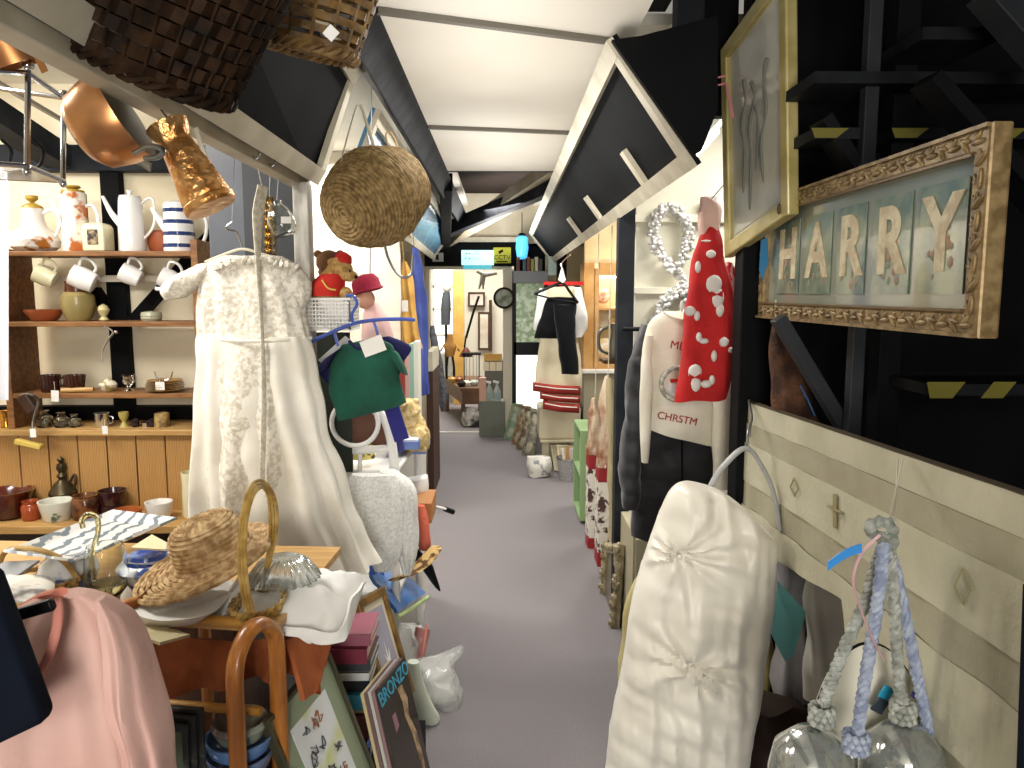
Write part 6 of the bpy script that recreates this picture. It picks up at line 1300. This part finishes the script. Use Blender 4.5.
# printed bags hanging at the aisle
YK = 4.35
pr_ = mat('black_white_print', 'd9d5cb', .6, col2='4a2f2e', ns=26, nd=4, lo=.52, hi=.58)
rb_ = mat('deep_red_card', '8f1c22', .6)
def hbag(px0, px1, ytop, y0, y1, y2, y3, Yk, lab):
    t = T('hanging_bag', lab, 'bag', W((px0+px1)/2, y3, Yk), 'printed bags hanging at the aisle')
    a, b_ = gx(px0, Yk), gx(px1, Yk); z = lambda y: W(0, y, Yk).z
    M().loft([(V(((a+b_)/2+.01, Yk, z(ytop))), V((.012, 0, 0)), V((0, .012, 0))), (V(((a+b_)/2, Yk, (z(ytop)+z(y0))/2)), V(((b_-a)*.42, 0, 0)), V((0, .05, 0))), (V(((a+b_)/2, Yk, z(y0))), V(((b_-a)/2, 0, 0)), V((0, .06, 0))), (V(((a+b_)/2, Yk, z(y1))), V(((b_-a)/2, 0, 0)), V((0, .07, 0)))], 28, rip=5, amp=.1, crump=.02, seed=px0).mk('clear_top', mat('film_with_toys', 'c9b69c', .25, col2='8c5a40', ns=9, lo=.45, hi=.65, coat=.6), t)
    M().box2((a, Yk-.06, z(y1+14)), (b_, Yk+.08, z(y1))).mk('red_band', rb_, t, smooth=False, bevel=.004)
    M().box2((a, Yk-.06, z(y2)), (b_, Yk+.08, z(y1+14))).mk('printed_front', pr_, t, smooth=False, bevel=.004)
    M().box2((a, Yk-.065, z(y3)), (b_, Yk+.08, z(y2))).mk('red_base', rb_, t, smooth=False, bevel=.004)
    M().tube([V(((a+b_)/2+.01, Yk, z(ytop))), V(((a+b_)/2+.02, Yk, 1.96))], .003, 5).mk('string', trimw, t)
hbag(599, 615, 378, 425, 468, 552, 566, 4.2, 'printed red and black bag in clear film, nearer of the two by the post')
hbag(589, 600, 400, 425, 455, 538, 550, 4.75, 'printed bag in clear film showing behind the nearer one')
tag(M().loft(rows([(606, 613, 378, .02), (607, 616, 420, .04), (608, 616, 480, .04), (609, 615, 540, .03)], 4.0, .03), 24, rip=3, amp=.2, crump=.01).mk('hessian_strip', mat('hessian', 'a79a78', .9)), 'narrow hessian cloth hanging between the bags and the post', 'cloth')
# ================================================================ RIGHT: aisle past the post
def bx(px, Y): return gx(px, Y, 1.0)
def zz(py, Y): return W(0, py, Y).z
# green shelf unit along the aisle
gsx = .545; t = T('green_shelf_unit', 'low pale green open shelf unit facing the aisle past the hanging bags', 'shelf unit', (gsx+.1, 5.5, 0))
gm = mat('pale_green_paint', '86a373', .6)
M().box2((gsx, 5.2, .02), (gsx+.3, 5.22, .66)).mk('side_panel', gm, t, smooth=False, bevel=.003)
M().box2((gsx, 5.66, .02), (gsx+.3, 5.68, .66)).mk('side_panel', gm, t, smooth=False, bevel=.003)
for z in (.02, .33, .64): M().box2((gsx, 5.22, z), (gsx+.3, 5.66, z+.02)).mk('shelf', gm, t, smooth=False, bevel=.003)
M().box2((gsx+.28, 5.22, .04), (gsx+.3, 5.66, .64)).mk('back_panel', mat('green_shadow', '6f8a5c', .7), t, smooth=False)  # back in a darker shelf green, shade put into the colour
for k, (y, z, c_, lab) in enumerate(((5.25, .35, '7c2f2a', 'dull red box in the upper bay of the green shelves, nearest the bags'), (5.42, .35, 'a9a083', 'tan box in the upper bay of the green shelves'), (5.4, .04, '3e6a4a', 'dark green box in the lower bay of the green shelves'), (5.25, .04, '4c5a78', 'slate blue box at the near end of the lower green shelf'))):
    tag(M().box2((gsx+.03, y, z), (gsx+.2, y+.13, z+.2)).mk('small_box', mat('sb_%s' % c_, c_, .6), smooth=False, bevel=.003), lab, 'box')
# mesh bin, paper bag, small frames leaning
c = V((bx(573, 6.35), 6.5, 0)); t = T('mesh_bin', 'grey mesh waste bin of rolled papers beside the green shelves', 'bin', c)
r0 = .09
M().lathe([(0, 0), (r0, 0), (r0+.03, zz(462, 6.4)), (r0+.024, zz(462, 6.4)), (r0-.004, .01), (0, .01)], c, 28).mk('body', mat('grey_mesh', '9a9b9c', .5, .3, col2='c3c3c2', ns=90), t)
M().tube([c+V((r0+.03, 0, 0))*0+V(((r0+.03)*cos(2*pi*k/28), (r0+.03)*sin(2*pi*k/28), zz(462, 6.4))) for k in range(28)], .006, 6, closed=True).mk('rim', steel, t)
for k in range(4): tag(M().tube([c+V((-.04+.025*k, .01*k, .05)), c+V((-.07+.04*k, .02, zz(462, 6.4)+.08+.02*(k % 2)))], .014, 10).mk('paper_roll', mat('roll_%d' % k, ['e0d8c6', 'b98a60', 'cfc8bb', 'd8cdb0'][k], .8)), ['cream paper roll at the left of the mesh bin', 'tan card tube in the mesh bin', 'pale grey roll in the middle of the mesh bin', 'buff roll at the right of the mesh bin'][k], 'paper roll', 'rolls in the mesh bin')
for k, (px, Y, c_) in enumerate(((551, 6.9, 'c9bf9c'), (557, 6.75, 'd6cba6'), (563, 6.6, 'a3987a'))):
    x = bx(px, Y); z = zz(446, Y)
    pic('small_leaning_picture', ['pale wooden frame leaning beside the chest, farthest of three', 'cream frame leaning beside the chest, middle of three', 'drab gilt frame leaning beside the chest, nearest of three'][k], 'picture frame', (x, Y, z), (x+.10, Y-.03, z-.01), (x+.03, Y-.10, 0.01), .014, mat('lf_%s' % c_, c_, .5), mat('lf_mount', 'b7ae92', .8), .0, None, th=.015, group='small frames by the chest')
tag(M().loft([(V((bx(539, 6.62), 6.62, .01)), V((.09, 0, 0)), V((0, .09, 0))), (V((bx(539, 6.62), 6.62, .09)), V((.11, 0, 0)), V((0, .1, 0))), (V((bx(539, 6.62), 6.62, .18)), V((.10, 0, 0)), V((0, .07, 0)))], 28, rip=5, amp=.1, crump=.02).mk('white_sack', mat('printed_white_bag', 'dddad2', .6, col2='8d9095', ns=14, lo=.58, hi=.64)), 'small printed white bag on the floor before the chest', 'bag')
# cream chest / stool
t = T('cream_stool', 'cream painted stool chest with a rounded lid under the red banded skirt', 'stool', (.5, 6.95, 0))
cm = mat('cream_enamel', 'cdc4a8', .5)
xa_, xb_ = bx(538, 6.9), bx(581, 6.9)
M().box2((xa_+.01, 6.85, zz(440, 6.9)), (xb_, 7.25, zz(408, 6.9))).mk('box', cm, t, smooth=False, bevel=.02, seg=3)
M().box2((xa_+.02, 6.83, zz(443, 6.9)), (xb_, 7.25, zz(440, 6.9))).mk('ledge', cm, t, smooth=False, bevel=.008)
for px in (547, 576): M().box2((bx(px, 6.9)-.04, 6.9, 0), (bx(px, 6.9)+.02, 6.96, zz(443, 6.9))).mk('leg', cm, t, smooth=False)
M().box2((bx(547, 6.9), 7.2, 0), (bx(576, 6.9), 7.24, zz(443, 6.9))).mk('back_panel', cm, t, smooth=False)
# folded red banded textile on the chest and the skirt above
rt = mat('red_banded_cloth', '9f3226', .85, col2='82261e', ns=10)
for k, (l, r, y0, y1) in enumerate(((533, 580, 384, 393), (540, 580, 394, 401), (543, 579, 402, 411))):
    Yk = 6.72-.02*k; b = M(); b.loft([(W(l, (y0+y1)/2-2, Yk), V((.0, .03, 0)), V((0, 0, (y1-y0)*.0044))), (W((l+r)/2, (y0+y1)/2+1, Yk-.02), V((0, .05, 0)), V((0, 0, (y1-y0)*.0044))), (W(r, (y0+y1)/2+2, Yk), V((0, .03, 0)), V((0, 0, (y1-y0)*.0044)))], 20)
    o = tag(b.mk('red_band', rt), ['upper flounce of red banding on the hanging cream skirt', 'middle flounce of red banding on the cream skirt', 'lowest flounce of red banding above the stool'][k], 'textile', 'red banded flounces')
    M().tube([W(l+2, (y0+y1)/2-3, Yk-.06), W((l+r)/2, (y0+y1)/2, Yk-.09), W(r-2, (y0+y1)/2+1, Yk-.06)], .005, 6).mk('white_stripe', paper, o)
t = T('cream_dress', 'cream long sleeved dress hanging behind the black velvet trousers', 'dress', W(560, 385, 6.75))
drs = mat('cream_dress_cotton', 'd9cfb4', .85, col2='cbc09f', ns=4)
M().loft(rows([(546, 574, 287, .03), (543, 579, 300, .05), (541, 577, 330, .06), (538, 580, 360, .07), (535, 581, 388, .08)], 6.80, .06), 44, rip=6, amp=.2, crump=.015).mk('body', drs, t)
M().loft(rows([(573, 581, 288, .03), (574, 586, 305, .05), (574, 587, 325, .05), (575, 583, 336, .04)], 6.76, .05), 24, crump=.02).mk('sleeve', lin, t)
M().loft(rows([(540, 548, 288, .03), (535, 545, 310, .04), (534, 541, 330, .04)], 6.78, .05), 24, crump=.02).mk('sleeve', lin, t)
M().box2((bx(543, 6.85), 6.84, zz(285, 6.85)), (bx(583, 6.85), 6.87, zz(281.5, 6.85))).mk('red_shoulder_trim', rdc, t, smooth=False)
t = T('black_trousers', 'black velvet trousers slung over a dark hanger before the cream dress', 'trousers', W(560, 375, 6.55))
bv = mat('black_velvet', '0b0c10', .9, sheen=.1)
M().loft(rows([(547, 576, 297, .03), (543, 576, 308, .04), (540, 574, 320, .05), (536, 572, 332, .05), (535, 560, 338, .04)], 6.58, .05), 40, rip=4, amp=.1, crump=.015).mk('left_leg', bv, t)
M().loft(rows([(553, 576, 305, .03), (556, 575, 330, .05), (559, 577, 355, .05), (562, 579, 374, .05)], 6.52, .05), 36, rip=3, amp=.1, crump=.01).mk('right_leg', bv, t)
M().tube(cr([W(534, 294, 6.55), W(548, 288, 6.55), W(562, 283, 6.55), W(570, 292, 6.55), W(578, 303, 6.55)], 5), .012, 8).mk('hanger', print_black, t)
M().tube([W(534, 294, 6.55), W(556, 300, 6.55), W(578, 303, 6.55)], .008, 6).mk('hanger_bar', print_black, t)
M().tube(cr([W(562, 283, 6.55), W(564, 272, 6.55), W(561, 264, 6.55), V((.6, 6.7, 1.93))], 5), .006, 6).mk('hook', chrome, t)
M().slab([W(558, 280, 6.5), W(562, 266, 6.5), W(566, 280, 6.5), W(563, 283, 6.5)], (0, .01, 0)).mk('white_clip', paper, t, smooth=False)
# pine mirror cabinet with lit plates
YM = 6.9
t = T('pine_display_cabinet', 'pine framed display cabinet with lit china plates right of the cream dress', 'cabinet', (bx(605, YM), YM, .9))
pf_ = mat('honey_pine', 'c79a5e', .5, col2='b58547', ns=5)
x0, x1, z0_, z1_ = bx(583, YM), bx(634, YM), zz(368, YM), zz(262, YM)
xd_ = bx(596, YM)
M().box2((x0, YM, z0_), (xd_-.02, YM+.04, z1_)).mk('side_frame', pf_, t, smooth=False, bevel=.006)
M().box2((xd_-.02, YM-.01, z0_), (xd_+.02, YM+.03, z1_-.05)).mk('door_stile', pf_, t, smooth=False, bevel=.006)
M().box2((xd_+.02, YM, z1_-.11), (x1, YM+.04, z1_)).mk('rail', pf_, t, smooth=False, bevel=.006); M().box2((xd_+.02, YM, z0_), (x1, YM+.04, z0_+.05)).mk('rail', pf_, t, smooth=False, bevel=.006)
M().box2((x0, YM+.3, z0_), (x1, YM+.32, z1_)).mk('back', mat('cabinet_back', 'e4d3a9', .7), t, smooth=False)
M().box2((xd_+.02, YM+.04, zz(310, YM)), (x1, YM+.28, zz(310, YM)+.015)).mk('shelf', pf_, t, smooth=False)
M().box2((x0, YM+.04, z0_), (x0+.02, YM+.3, z1_)).box2((x0, YM, z0_-.02), (x1, YM+.32, z0_)).mk('carcass', pf_, t, smooth=False)
M().box2((xd_+.05, YM+.1, z1_-.14), (x1-.02, YM+.16, z1_-.12)).mk('lamp', mat('cabinet_lamp', 'ffe9bf', .5, emit=14), t, smooth=False)
for k, (px, py, r, m_, lab) in enumerate(((601, 319, .085, 'e8ddc0', 'cream plate in the pine cabinet, beneath the shelf'), (614, 316, .09, 'd9b24a', 'yellow plate at the right of the pine cabinet'), (605, 349, .10, 'e0c489', 'large green rimmed plate at the foot of the pine cabinet'), (603, 296, .07, 'c98f7a', 'small painted plate on the upper level of the pine cabinet'))):
    c = W(px, py, YM+.18); o = M().lathe([(0, .012), (r*.6, .012), (r, -.004), (r-.004, .004), (r*.6, .018), (0, .018)], c, 28, rot=Matrix.Rotation(pi/2, 3, 'X')).mk('china_plate', mat('pl_%s' % m_, m_, .25, col2='f0ead8', ns=16, coat=.3)); tag(o, lab, 'plate')
ST(M().box2((bx(583, 7.3), 7.26, 0), (3.2, 7.32, 2.56)).mk('wall_right_mid', mat('ochre_wall', 'd8c8a2', .85, col2='c9b78e', ns=3), smooth=False), 'ochre cream wall behind the pine cabinet')
# cupboard beneath it with a pale front
t = T('white_counter', 'off-white counter below the pine cabinet', 'counter', (bx(610, 6.9), 7.0, 0))
M().box2((bx(582, 6.85), 6.80, zz(371, 6.8)-.03), (1.6, 7.25, zz(371, 6.8))).mk('worktop', white, t, smooth=False, bevel=.003)
M().box2((bx(584, 6.85), 6.84, 0), (1.58, 7.24, zz(371, 6.8)-.03)).mk('body', mat('stone_laminate', 'a9a18b', .7), t, smooth=False)
t = T('silver_tankard', 'pewter jug with a ring handle on the counter by the dark post', 'jug', (bx(616, 6.0), 6.0, 0))
pw = mat('pewter', '77766f', .35, .7)
c = W(616, 352, 5.6); pose(t, (c.x, 5.6, W(0, 360, 5.6).z)); c = t.location.copy()
M().lathe([(.05, 0), (.06, .02), (.05, .12), (.035, .2), (.045, .26), (0, .27)], c, 24).mk('body', pw, t)
M().tube(cr([c+V((-.04, 0, .24)), c+V((-.12, 0, .2)), c+V((-.12, 0, .08)), c+V((-.05, 0, .04))], 6), .012, 8).mk('handle', pw, t)
t = T('corner_stand', 'dark stand carrying the pewter jug behind the post', 'stand', (c.x+.02, 5.6, 0))
M().box2((c.x-.10, 5.5, c.z-.025), (c.x+.3, 5.75, c.z)).mk('top', darkw, t, smooth=False); M().box2((c.x+.05, 5.52, 0), (c.x+.28, 5.72, c.z-.025)).mk('body', darkw, t, smooth=False)
# ================================================================ END: signs on the header, things about the doorway
YE = YD-.07
def panel(nm, px0, px1, py0, py1, m_, label, cat, th=.015, Y=YE):
    t = T(nm, label, cat, (gx((px0+px1)/2, Y), Y-.01, zz(py1, Y)))
    M().box2((gx(px0, Y), Y-th, zz(py1, Y)), (gx(px1, Y), Y, zz(py0, Y))).mk('board', m_, t, smooth=False, bevel=.004); return t
t = panel('lit_sign', 462, 494, 250, 265, mat('cyan_glow_panel', 'a5e4ea', .3, emit=.9, col2='e9ffff', ns=5), 'glowing pale cyan sign in the middle of the door header', 'sign', .05)
M().box2((gx(464, YE), YE-.055, zz(269, YE)), (gx(492, YE), YE-.01, zz(265.5, YE))).mk('lower_strip', mat('teal_glow', '2f9aa8', .3, emit=.8), t, smooth=False)
b = M()
for k, (px, py) in enumerate(((467, 253.5), (470, 253.5), (466, 258), (470, 258.5))): b.box((gx(px, YE), YE-.052, zz(py, YE)), (.02, .004, .012))
b.mk('marks', mat('sign_marks', '3b8c94', .5), t, smooth=False)
t = panel('camera_sign', 493.5, 511, 247, 263, mat('sign_yellow', 'c8c31e', .5), 'yellow CCTV warning sign with a black camera symbol', 'sign')
kk = mat('sign_black', '15160f', .6)
M().bar((gx(499, YE), YE-.018, zz(252.6, YE)), (gx(503, YE), YE-.018, zz(250, YE)), .006, .028, (0, 0, 1)).mk('camera_symbol', kk, t, smooth=False)
text('CCTV', .07, kk, t, (gx(502.2, YE), YE-.0165, zz(257.3, YE)), (1, 0, 0), (0, 0, 1), 'lettering')
M().box((gx(502.2, YE), YE-.0165, zz(261.3, YE)), (.13, .002, .012)).mk('underline', kk, t, smooth=False)
t = panel('small_notice', 433, 444, 252.5, 261.5, mat('notice_grey', 'a9aaa6', .5), 'small grey notice at the left end of the door header', 'sign')
M().box((gx(438, YE), YE-.017, zz(257, YE)), (.03, .003, .06)).mk('figure_symbol', kk, t, smooth=False)
t = T('blue_lantern', 'glowing blue glass lantern at the right end of the header', 'lantern', W(523, 262, 8.5))
M().lathe([(.03, -.12), (.055, -.10), (.07, 0), (.06, .11), (.03, .14), (0, .15)], W(522, 248, 8.5), 24).mk('glass', mat('blue_glow', '4aa8e8', .2, emit=1.1), t)
M().lathe([(.05, 0), (.03, .03), (0, .035)], W(522, 236, 8.5), 16).mk('cap', print_black, t)
M().tube([W(522, 236, 8.5), W(522, 236, 8.5)+V((0, 0, .25))], .005, 6).mk('rod', print_black, t)
for k, (px, c_) in enumerate(((518, '6a3b37'), (524, '4a6b7a'), (528, '7a3f38'), (532, '8c9a4a'), (536, 'c9c2ae'), (540, '4c4a48'))):
    tag(M().box2((gx(px-1.6, 8.4), 8.3, zz(271, 8.4)), (gx(px+1.6, 8.4), 8.45, zz(257+2*(k % 2), 8.4))).mk('book', mat('tb_%s' % c_, c_, .6), smooth=False, bevel=.004), ['maroon book', 'slate blue book', 'rust red book', 'olive green book', 'cream book', 'charcoal book'][k]+' standing on the ledge over the street door', 'book', 'books over the street door')
tag(M().box2((gx(513, 8.4), 8.28, zz(283, 8.4)), (gx(548, 8.4), 8.6, zz(271, 8.4))).mk('door_ledge', greyp, smooth=False, bevel=.004), 'grey boxed ledge over the street door', 'ledge')
tag(M().box2((gx(548, 8.2), 8.2, zz(275, 8.2)), (gx(556, 8.2), 8.22, zz(256, 8.2))).mk('pale_notice', mat('pale_blue_notice', 'b9cfca', .6), smooth=False), 'pale blue green notice above the dark trousers hanger', 'notice')
tag(M().box2((gx(557, 8.0), 7.95, zz(300, 8.0)), (gx(566, 8.0), 8.1, 2.3)).mk('dark_upright', black, smooth=False), 'black timber upright between the street door and the dress', 'post')
c = W(504, 298, YD-.08); t = T('round_clock', 'round dark rimmed clock on the door post', 'clock', c)
R_ = Matrix.Rotation(pi/2, 3, 'X')
M().lathe([(0, 0), (.115, 0), (.12, .03), (.10, .04), (.095, .02), (0, .018)], c, 40, rot=R_).mk('rim', mat('clock_rim', '2c2320', .4), t)
M().lathe([(0, 0), (.094, 0), (.094, .003), (0, .003)], c+V((0, -.02, 0)), 36, rot=R_).mk('face', mat('clock_picture', '9aa08f', .4, col2='55603e', ns=12), t)
for a_ in (.6, 2.4): M().bar(c+V((0, -.026, 0)), c+V((.06*cos(a_), -.026, .06*sin(a_))), .006, .002).mk('hand', print_black, t)
# frames leaning in a row right of the doorway
for k, (px, c_, w_, lab) in enumerate(((508, '5d7b5e', 12, 'mottled green framed picture, first of the row leaning by the street door'), (516, '6a4b2e', 8, 'brown gilt frame leaning second in the row by the street door'), (521, '4d3524', 8, 'dark brown frame leaning third in the row by the street door'), (527, '55504a', 9, 'grey brown frame leaning last in the row, nearest the stool'))):
    Yk = 8.45-.28*k; zt_ = zz(404+2.2*k, Yk); x = bx(px+4, Yk)
    pic('leaning_picture', lab, 'picture frame', (x, Yk, zt_), (x+.12, Yk-.03, zt_-.01), (x-.10, Yk-.12, .005), .03, mat('row_%s' % c_, c_, .4, col2='8f8a6b', ns=14), mat('row_print_%d' % k, ['6f8c78', '7c5a35', '5d4430', '6a655c'][k], .5, col2='b9b39a', ns=9), 0, None, th=.03, group='frames leaning by the street door')
tag(M().box2((bx(479, 8.6), 8.5, 0), (bx(505, 8.6), 8.72, zz(401, 8.6))).mk('grey_box', mat('grey_green_board', '6f7367', .6, col2='63675c', ns=4), smooth=False, bevel=.005), 'grey green board box standing in the doorway under the bottles', 'box')
for k, (px, s_, lab) in enumerate(((489, 1, 'clear spray bottle with a white trigger on the grey box, left of two'), (497, 1, 'clear spray bottle on the grey box, right of two'))):
    c = V((bx(px, 8.6), 8.58, zz(401, 8.6))); t = T('spray_bottle', lab, 'bottle', c, 'spray bottles in the doorway')
    M().lathe([(.04, 0), (.043, .01), (.043, .10), (.014, .17), (.014, .19), (0, .19)], c, 20).mk('body', mat('frosted_bottle', 'cfdad4', .15, trans=.5), t)
    M().bar(c+V((.02, 0, .20)), c+V((-.045, 0, .215)), .02, .025).mk('trigger', wp, t, bevel=.003)
    M().box(c+V((0, -.044, .06)), (.05, .002, .06)).mk('label', mat('bottle_label', '8aa0a0', .6), t, smooth=False)
tag(M().box2((bx(481, 8.6)-.02, 8.52, zz(401, 8.6)), (bx(486, 8.6), 8.62, zz(378, 8.6))).mk('pink_packet', mat('pink_packet', 'c99c88', .6), smooth=False), 'pinkish packet beside the spray bottles', 'packet')
tag(M().loft([(V((bx(471, 9.2), 9.2, .02)), V((.1, 0, 0)), V((0, .1, 0))), (V((bx(471, 9.2), 9.2, .14)), V((.12, 0, 0)), V((0, .1, 0))), (V((bx(471, 9.2), 9.2, .22)), V((.06, 0, 0)), V((0, .06, 0)))], 24, rip=5, amp=.1, crump=.03).mk('white_bundle', mat('bundle_mottled', 'c9c6c0', .8, col2='3a3a3c', ns=9)), 'mottled white bundle on the floor just through the doorway', 'bundle')
# end room: table with bric-a-brac
t = T('display_table', 'wooden table of small bric-a-brac through the doorway', 'table', (bx(462, 9.8), 9.9, 0))
xt0, xt1, zt_ = bx(441, 10.0), bx(481, 9.3), zz(388, 9.3)
wt = mat('table_brown', '6e4a2c', .4, col2='553720', ns=5)
M().slab([(bx(460, 9.2), 9.2, zt_-.04), (bx(482, 9.2), 9.2, zt_-.04), (bx(482, 10.6), 10.6, zt_-.04), (bx(441, 10.6), 10.6, zt_-.04)], (0, 0, .04)).mk('tabletop', wt, t, smooth=False)
M().slab([(bx(460, 9.2)+.02, 9.24, zt_-.2), (bx(482, 9.2), 9.24, zt_-.2), (bx(481, 10.5), 10.5, zt_-.2), (bx(441, 10.5)+.05, 10.5, zt_-.2)], (0, 0, .16)).mk('apron', wt, t, smooth=False)
for x, y in ((bx(461, 9.3)+.02, 9.32), (bx(480, 9.3), 9.32), (bx(443, 10.4)+.05, 10.4), (bx(480, 10.4), 10.4)): M().box2((x-.025, y-.025, 0), (x+.025, y+.025, zt_-.2)).mk('leg', wt, t, smooth=False)
random.seed(21)
kinds = (('dark glazed pot', '2c2220', 'pot'), ('brass dish', 'a9873c', 'dish'), ('white china cup', 'dcdad2', 'cup'), ('copper bowl', '8f5230', 'bowl'), ('glass dish', 'b9c2bd', 'dish'))
spots = [('near the front edge', 461, 386, 9.35), ('at the left of the table', 452, 383, 9.8), ('beside the brass dish', 466, 385, 9.4), ('in the middle of the table', 459, 382, 9.8), ('at the right of the table', 474, 384, 9.45)]
for (nm, c_, cat), (wh, px, py, Y) in zip(kinds, spots):
    c = V((bx(px, Y), Y, zt_)); r = .05
    tag(M().lathe([(r*.6, 0), (r, .02), (r*1.1, .05), (r*.7, .07), (r*.6, .065), (0, .02)], c, 18).mk(nm.replace(' ', '_'), mat('bric_'+c_, c_, .3)), nm+' on the doorway table, '+wh, cat)
t = T('wooden_figurine', 'tan jointed figurine standing on the far part of the doorway table', 'figurine', (bx(450, 10.2), 10.2, zt_))
c = t.location.copy(); fm_ = mat('tan_wood_figure', '9c7238', .5)
M().loft([(c+V((0, 0, .30)), V((.05, 0, 0)), V((0, .04, 0))), (c+V((0, 0, .42)), V((.08, 0, 0)), V((0, .05, 0))), (c+V((0, 0, .5)), V((.05, 0, 0)), V((0, .04, 0))), (c+V((0, 0, .6)), V((.035, 0, 0)), V((0, .035, 0)))], 18).mk('body', fm_, t)
for s_ in (-1, 1):
    M().tube([c+V((.03*s_, 0, .32)), c+V((.05*s_, 0, .15)), c+V((.05*s_, 0, 0))], .016, 8).mk('leg', print_black, t)
    M().tube([c+V((.07*s_, 0, .47)), c+V((.12*s_, -.04, .38)), c+V((.10*s_, -.1, .42))], .012, 8).mk('arm', fm_, t)
tag(M().box2((gx(452.5, 11), 11.0, 0), (gx(464, 11), 11.1, zz(270, 11))).mk('pine_cupboard', mat('yellow_pine', 'cfa55a', .5, col2='bd9148', ns=4), smooth=False, bevel=.005), 'tall narrow yellow pine cupboard end in the far room', 'cupboard')
t = T('wire_rack', 'dark wire stand on the doorway table', 'stand', (bx(470, 9.9), 9.9, zt_))
for (p0, p1) in ((464, 464), (479, 479)): M().tube([(bx(p0, 9.9), 9.9, zt_), (bx(p1, 9.9), 9.9, zz(353, 9.9))], .008, 6).mk('upright', print_black, t)
M().box2((bx(462, 9.9), 9.8, zz(355, 9.9)), (bx(481, 9.9), 10.0, zz(353, 9.9))).mk('top', print_black, t, smooth=False)
for k in range(4): M().tube([(bx(466+3.5*k, 9.9), 9.9, zt_), (bx(466+3.5*k, 9.9), 9.9, zz(354, 9.9))], .004, 5).mk('wire', steel, t)
t = T('anglepoise_lamp', 'dark jointed lamp leaning across the far room wall', 'lamp', (bx(465, 10.1), 10.1, zz(353, 10)))
M().tube([W(464, 352, 10.1), W(466, 336, 10.1)], .012, 8).mk('base', print_black, t)
M().tube([W(466, 338, 10.1), W(474, 310, 10.1), W(479, 296, 10.1)], .016, 8).mk('arm', print_black, t)
M().lathe([(.02, .06), (.06, 0), (.09, -.06)], W(466, 352, 10.0), 16).mk('foot', mat('maroon_foot', '5c2a22', .4), t)
def wp_(px0, px1, py0, py1, m_, label, Y=11.9, nm='wall_picture', fm2=None):
    return pic(nm, label, 'picture', W(px0, py0, Y), W(px1, py0, Y), W(px0, py1, Y), .03, fm2 or darkw, None, 0, m_, th=.03)
wp_(468, 485, 292, 307, mat('pale_picture', 'd8cfc4', .5, col2='b9ada0', ns=3), 'small pale square picture on the far room wall')
wp_(478, 490, 312, 350, mat('white_map', 'dfd8c8', .6, col2='b59a86', ns=2.5), 'tall pale print on the far room wall beside the dark upright')
tag(M().box2((gx(489, 11.8), 11.8, zz(352, 11.8)), (gx(492, 11.8), 11.9, zz(300, 11.8))).mk('dark_upright', darkw, smooth=False), 'narrow dark wooden upright in the far room', 'post')
t = T('draped_ornament', 'grey cross armed ornament hanging in the doorway of the far room', 'ornament', W(482, 288, 9.6))
M().tube([W(477, 271, 9.6), W(485, 275, 9.6), W(497, 273, 9.6)], [.02, .03, .02], 8).mk('arms', mat('grey_feather', '8c8a84', .8), t); M().tube([W(483, 275, 9.6), W(479, 289, 9.6)], [.03, .012], 8).tube([W(484, 275, 9.6), W(483, 289, 9.6)], [.025, .012], 8).mk('tails', MATS['grey_feather'], t)
M().tube([W(484, 272, 9.6), V((W(484, 272, 9.6).x, 9.6, 2.6))], .003, 5).mk('thread', steel, t)
t = T('tile_topped_unit', 'cream tiled shelf unit behind the spray bottles', 'unit', (bx(492, 9.7), 9.7, 0))
M().box2((bx(484.5, 9.7), 9.65, 0), (bx(503, 9.7), 10.0, zz(353, 9.7)-.1)).mk('body', mat('dark_grey_unit', '6a6a66', .6), t, smooth=False)
for k in range(3): M().box2((bx(483+6.6*k, 9.7), 9.63, zz(371, 9.7)), (bx(489+6.6*k, 9.7), 9.65, zz(362, 9.7))).mk('tile', mat('cream_tile', 'ddd3bd', .3), t, smooth=False)
M().box2((bx(484, 9.7), 9.63, zz(361, 9.7)), (bx(502, 9.7), 9.65, zz(354, 9.7))).mk('ochre_rail', MATS['yellow_pine'], t, smooth=False)
tag(M().box2((gx(433, 11.5), 11.3, 0), (gx(452, 11.5), 11.7, zz(353, 11.5))).mk('white_chest', mat('white_furniture', 'd5d6d0', .5, col2='a9aaa6', ns=3), smooth=False, bevel=.01), 'white furniture under the bright far window', 'furniture')
t = T('dressed_figure', 'dark grey display bust with pale hair in front of the far window', 'bust', W(446, 325, 11.2))
M().loft(rows([(441, 450, 325, .05), (441, 451, 305, .07), (443, 450, 292, .05)], 11.2, .06), 20).mk('body', mat('slate_dress', '4a5054', .8), t)
M().ball(W(447, 288, 11.2), .07, 2).mk('head', mat('pale_hair', 'd9dad2', .9), t)
M().tube([W(446, 325, 11.2), V((W(446, 325, 11.2).x, 11.2, 0))], .02, 8).mk('pole', print_black, t)
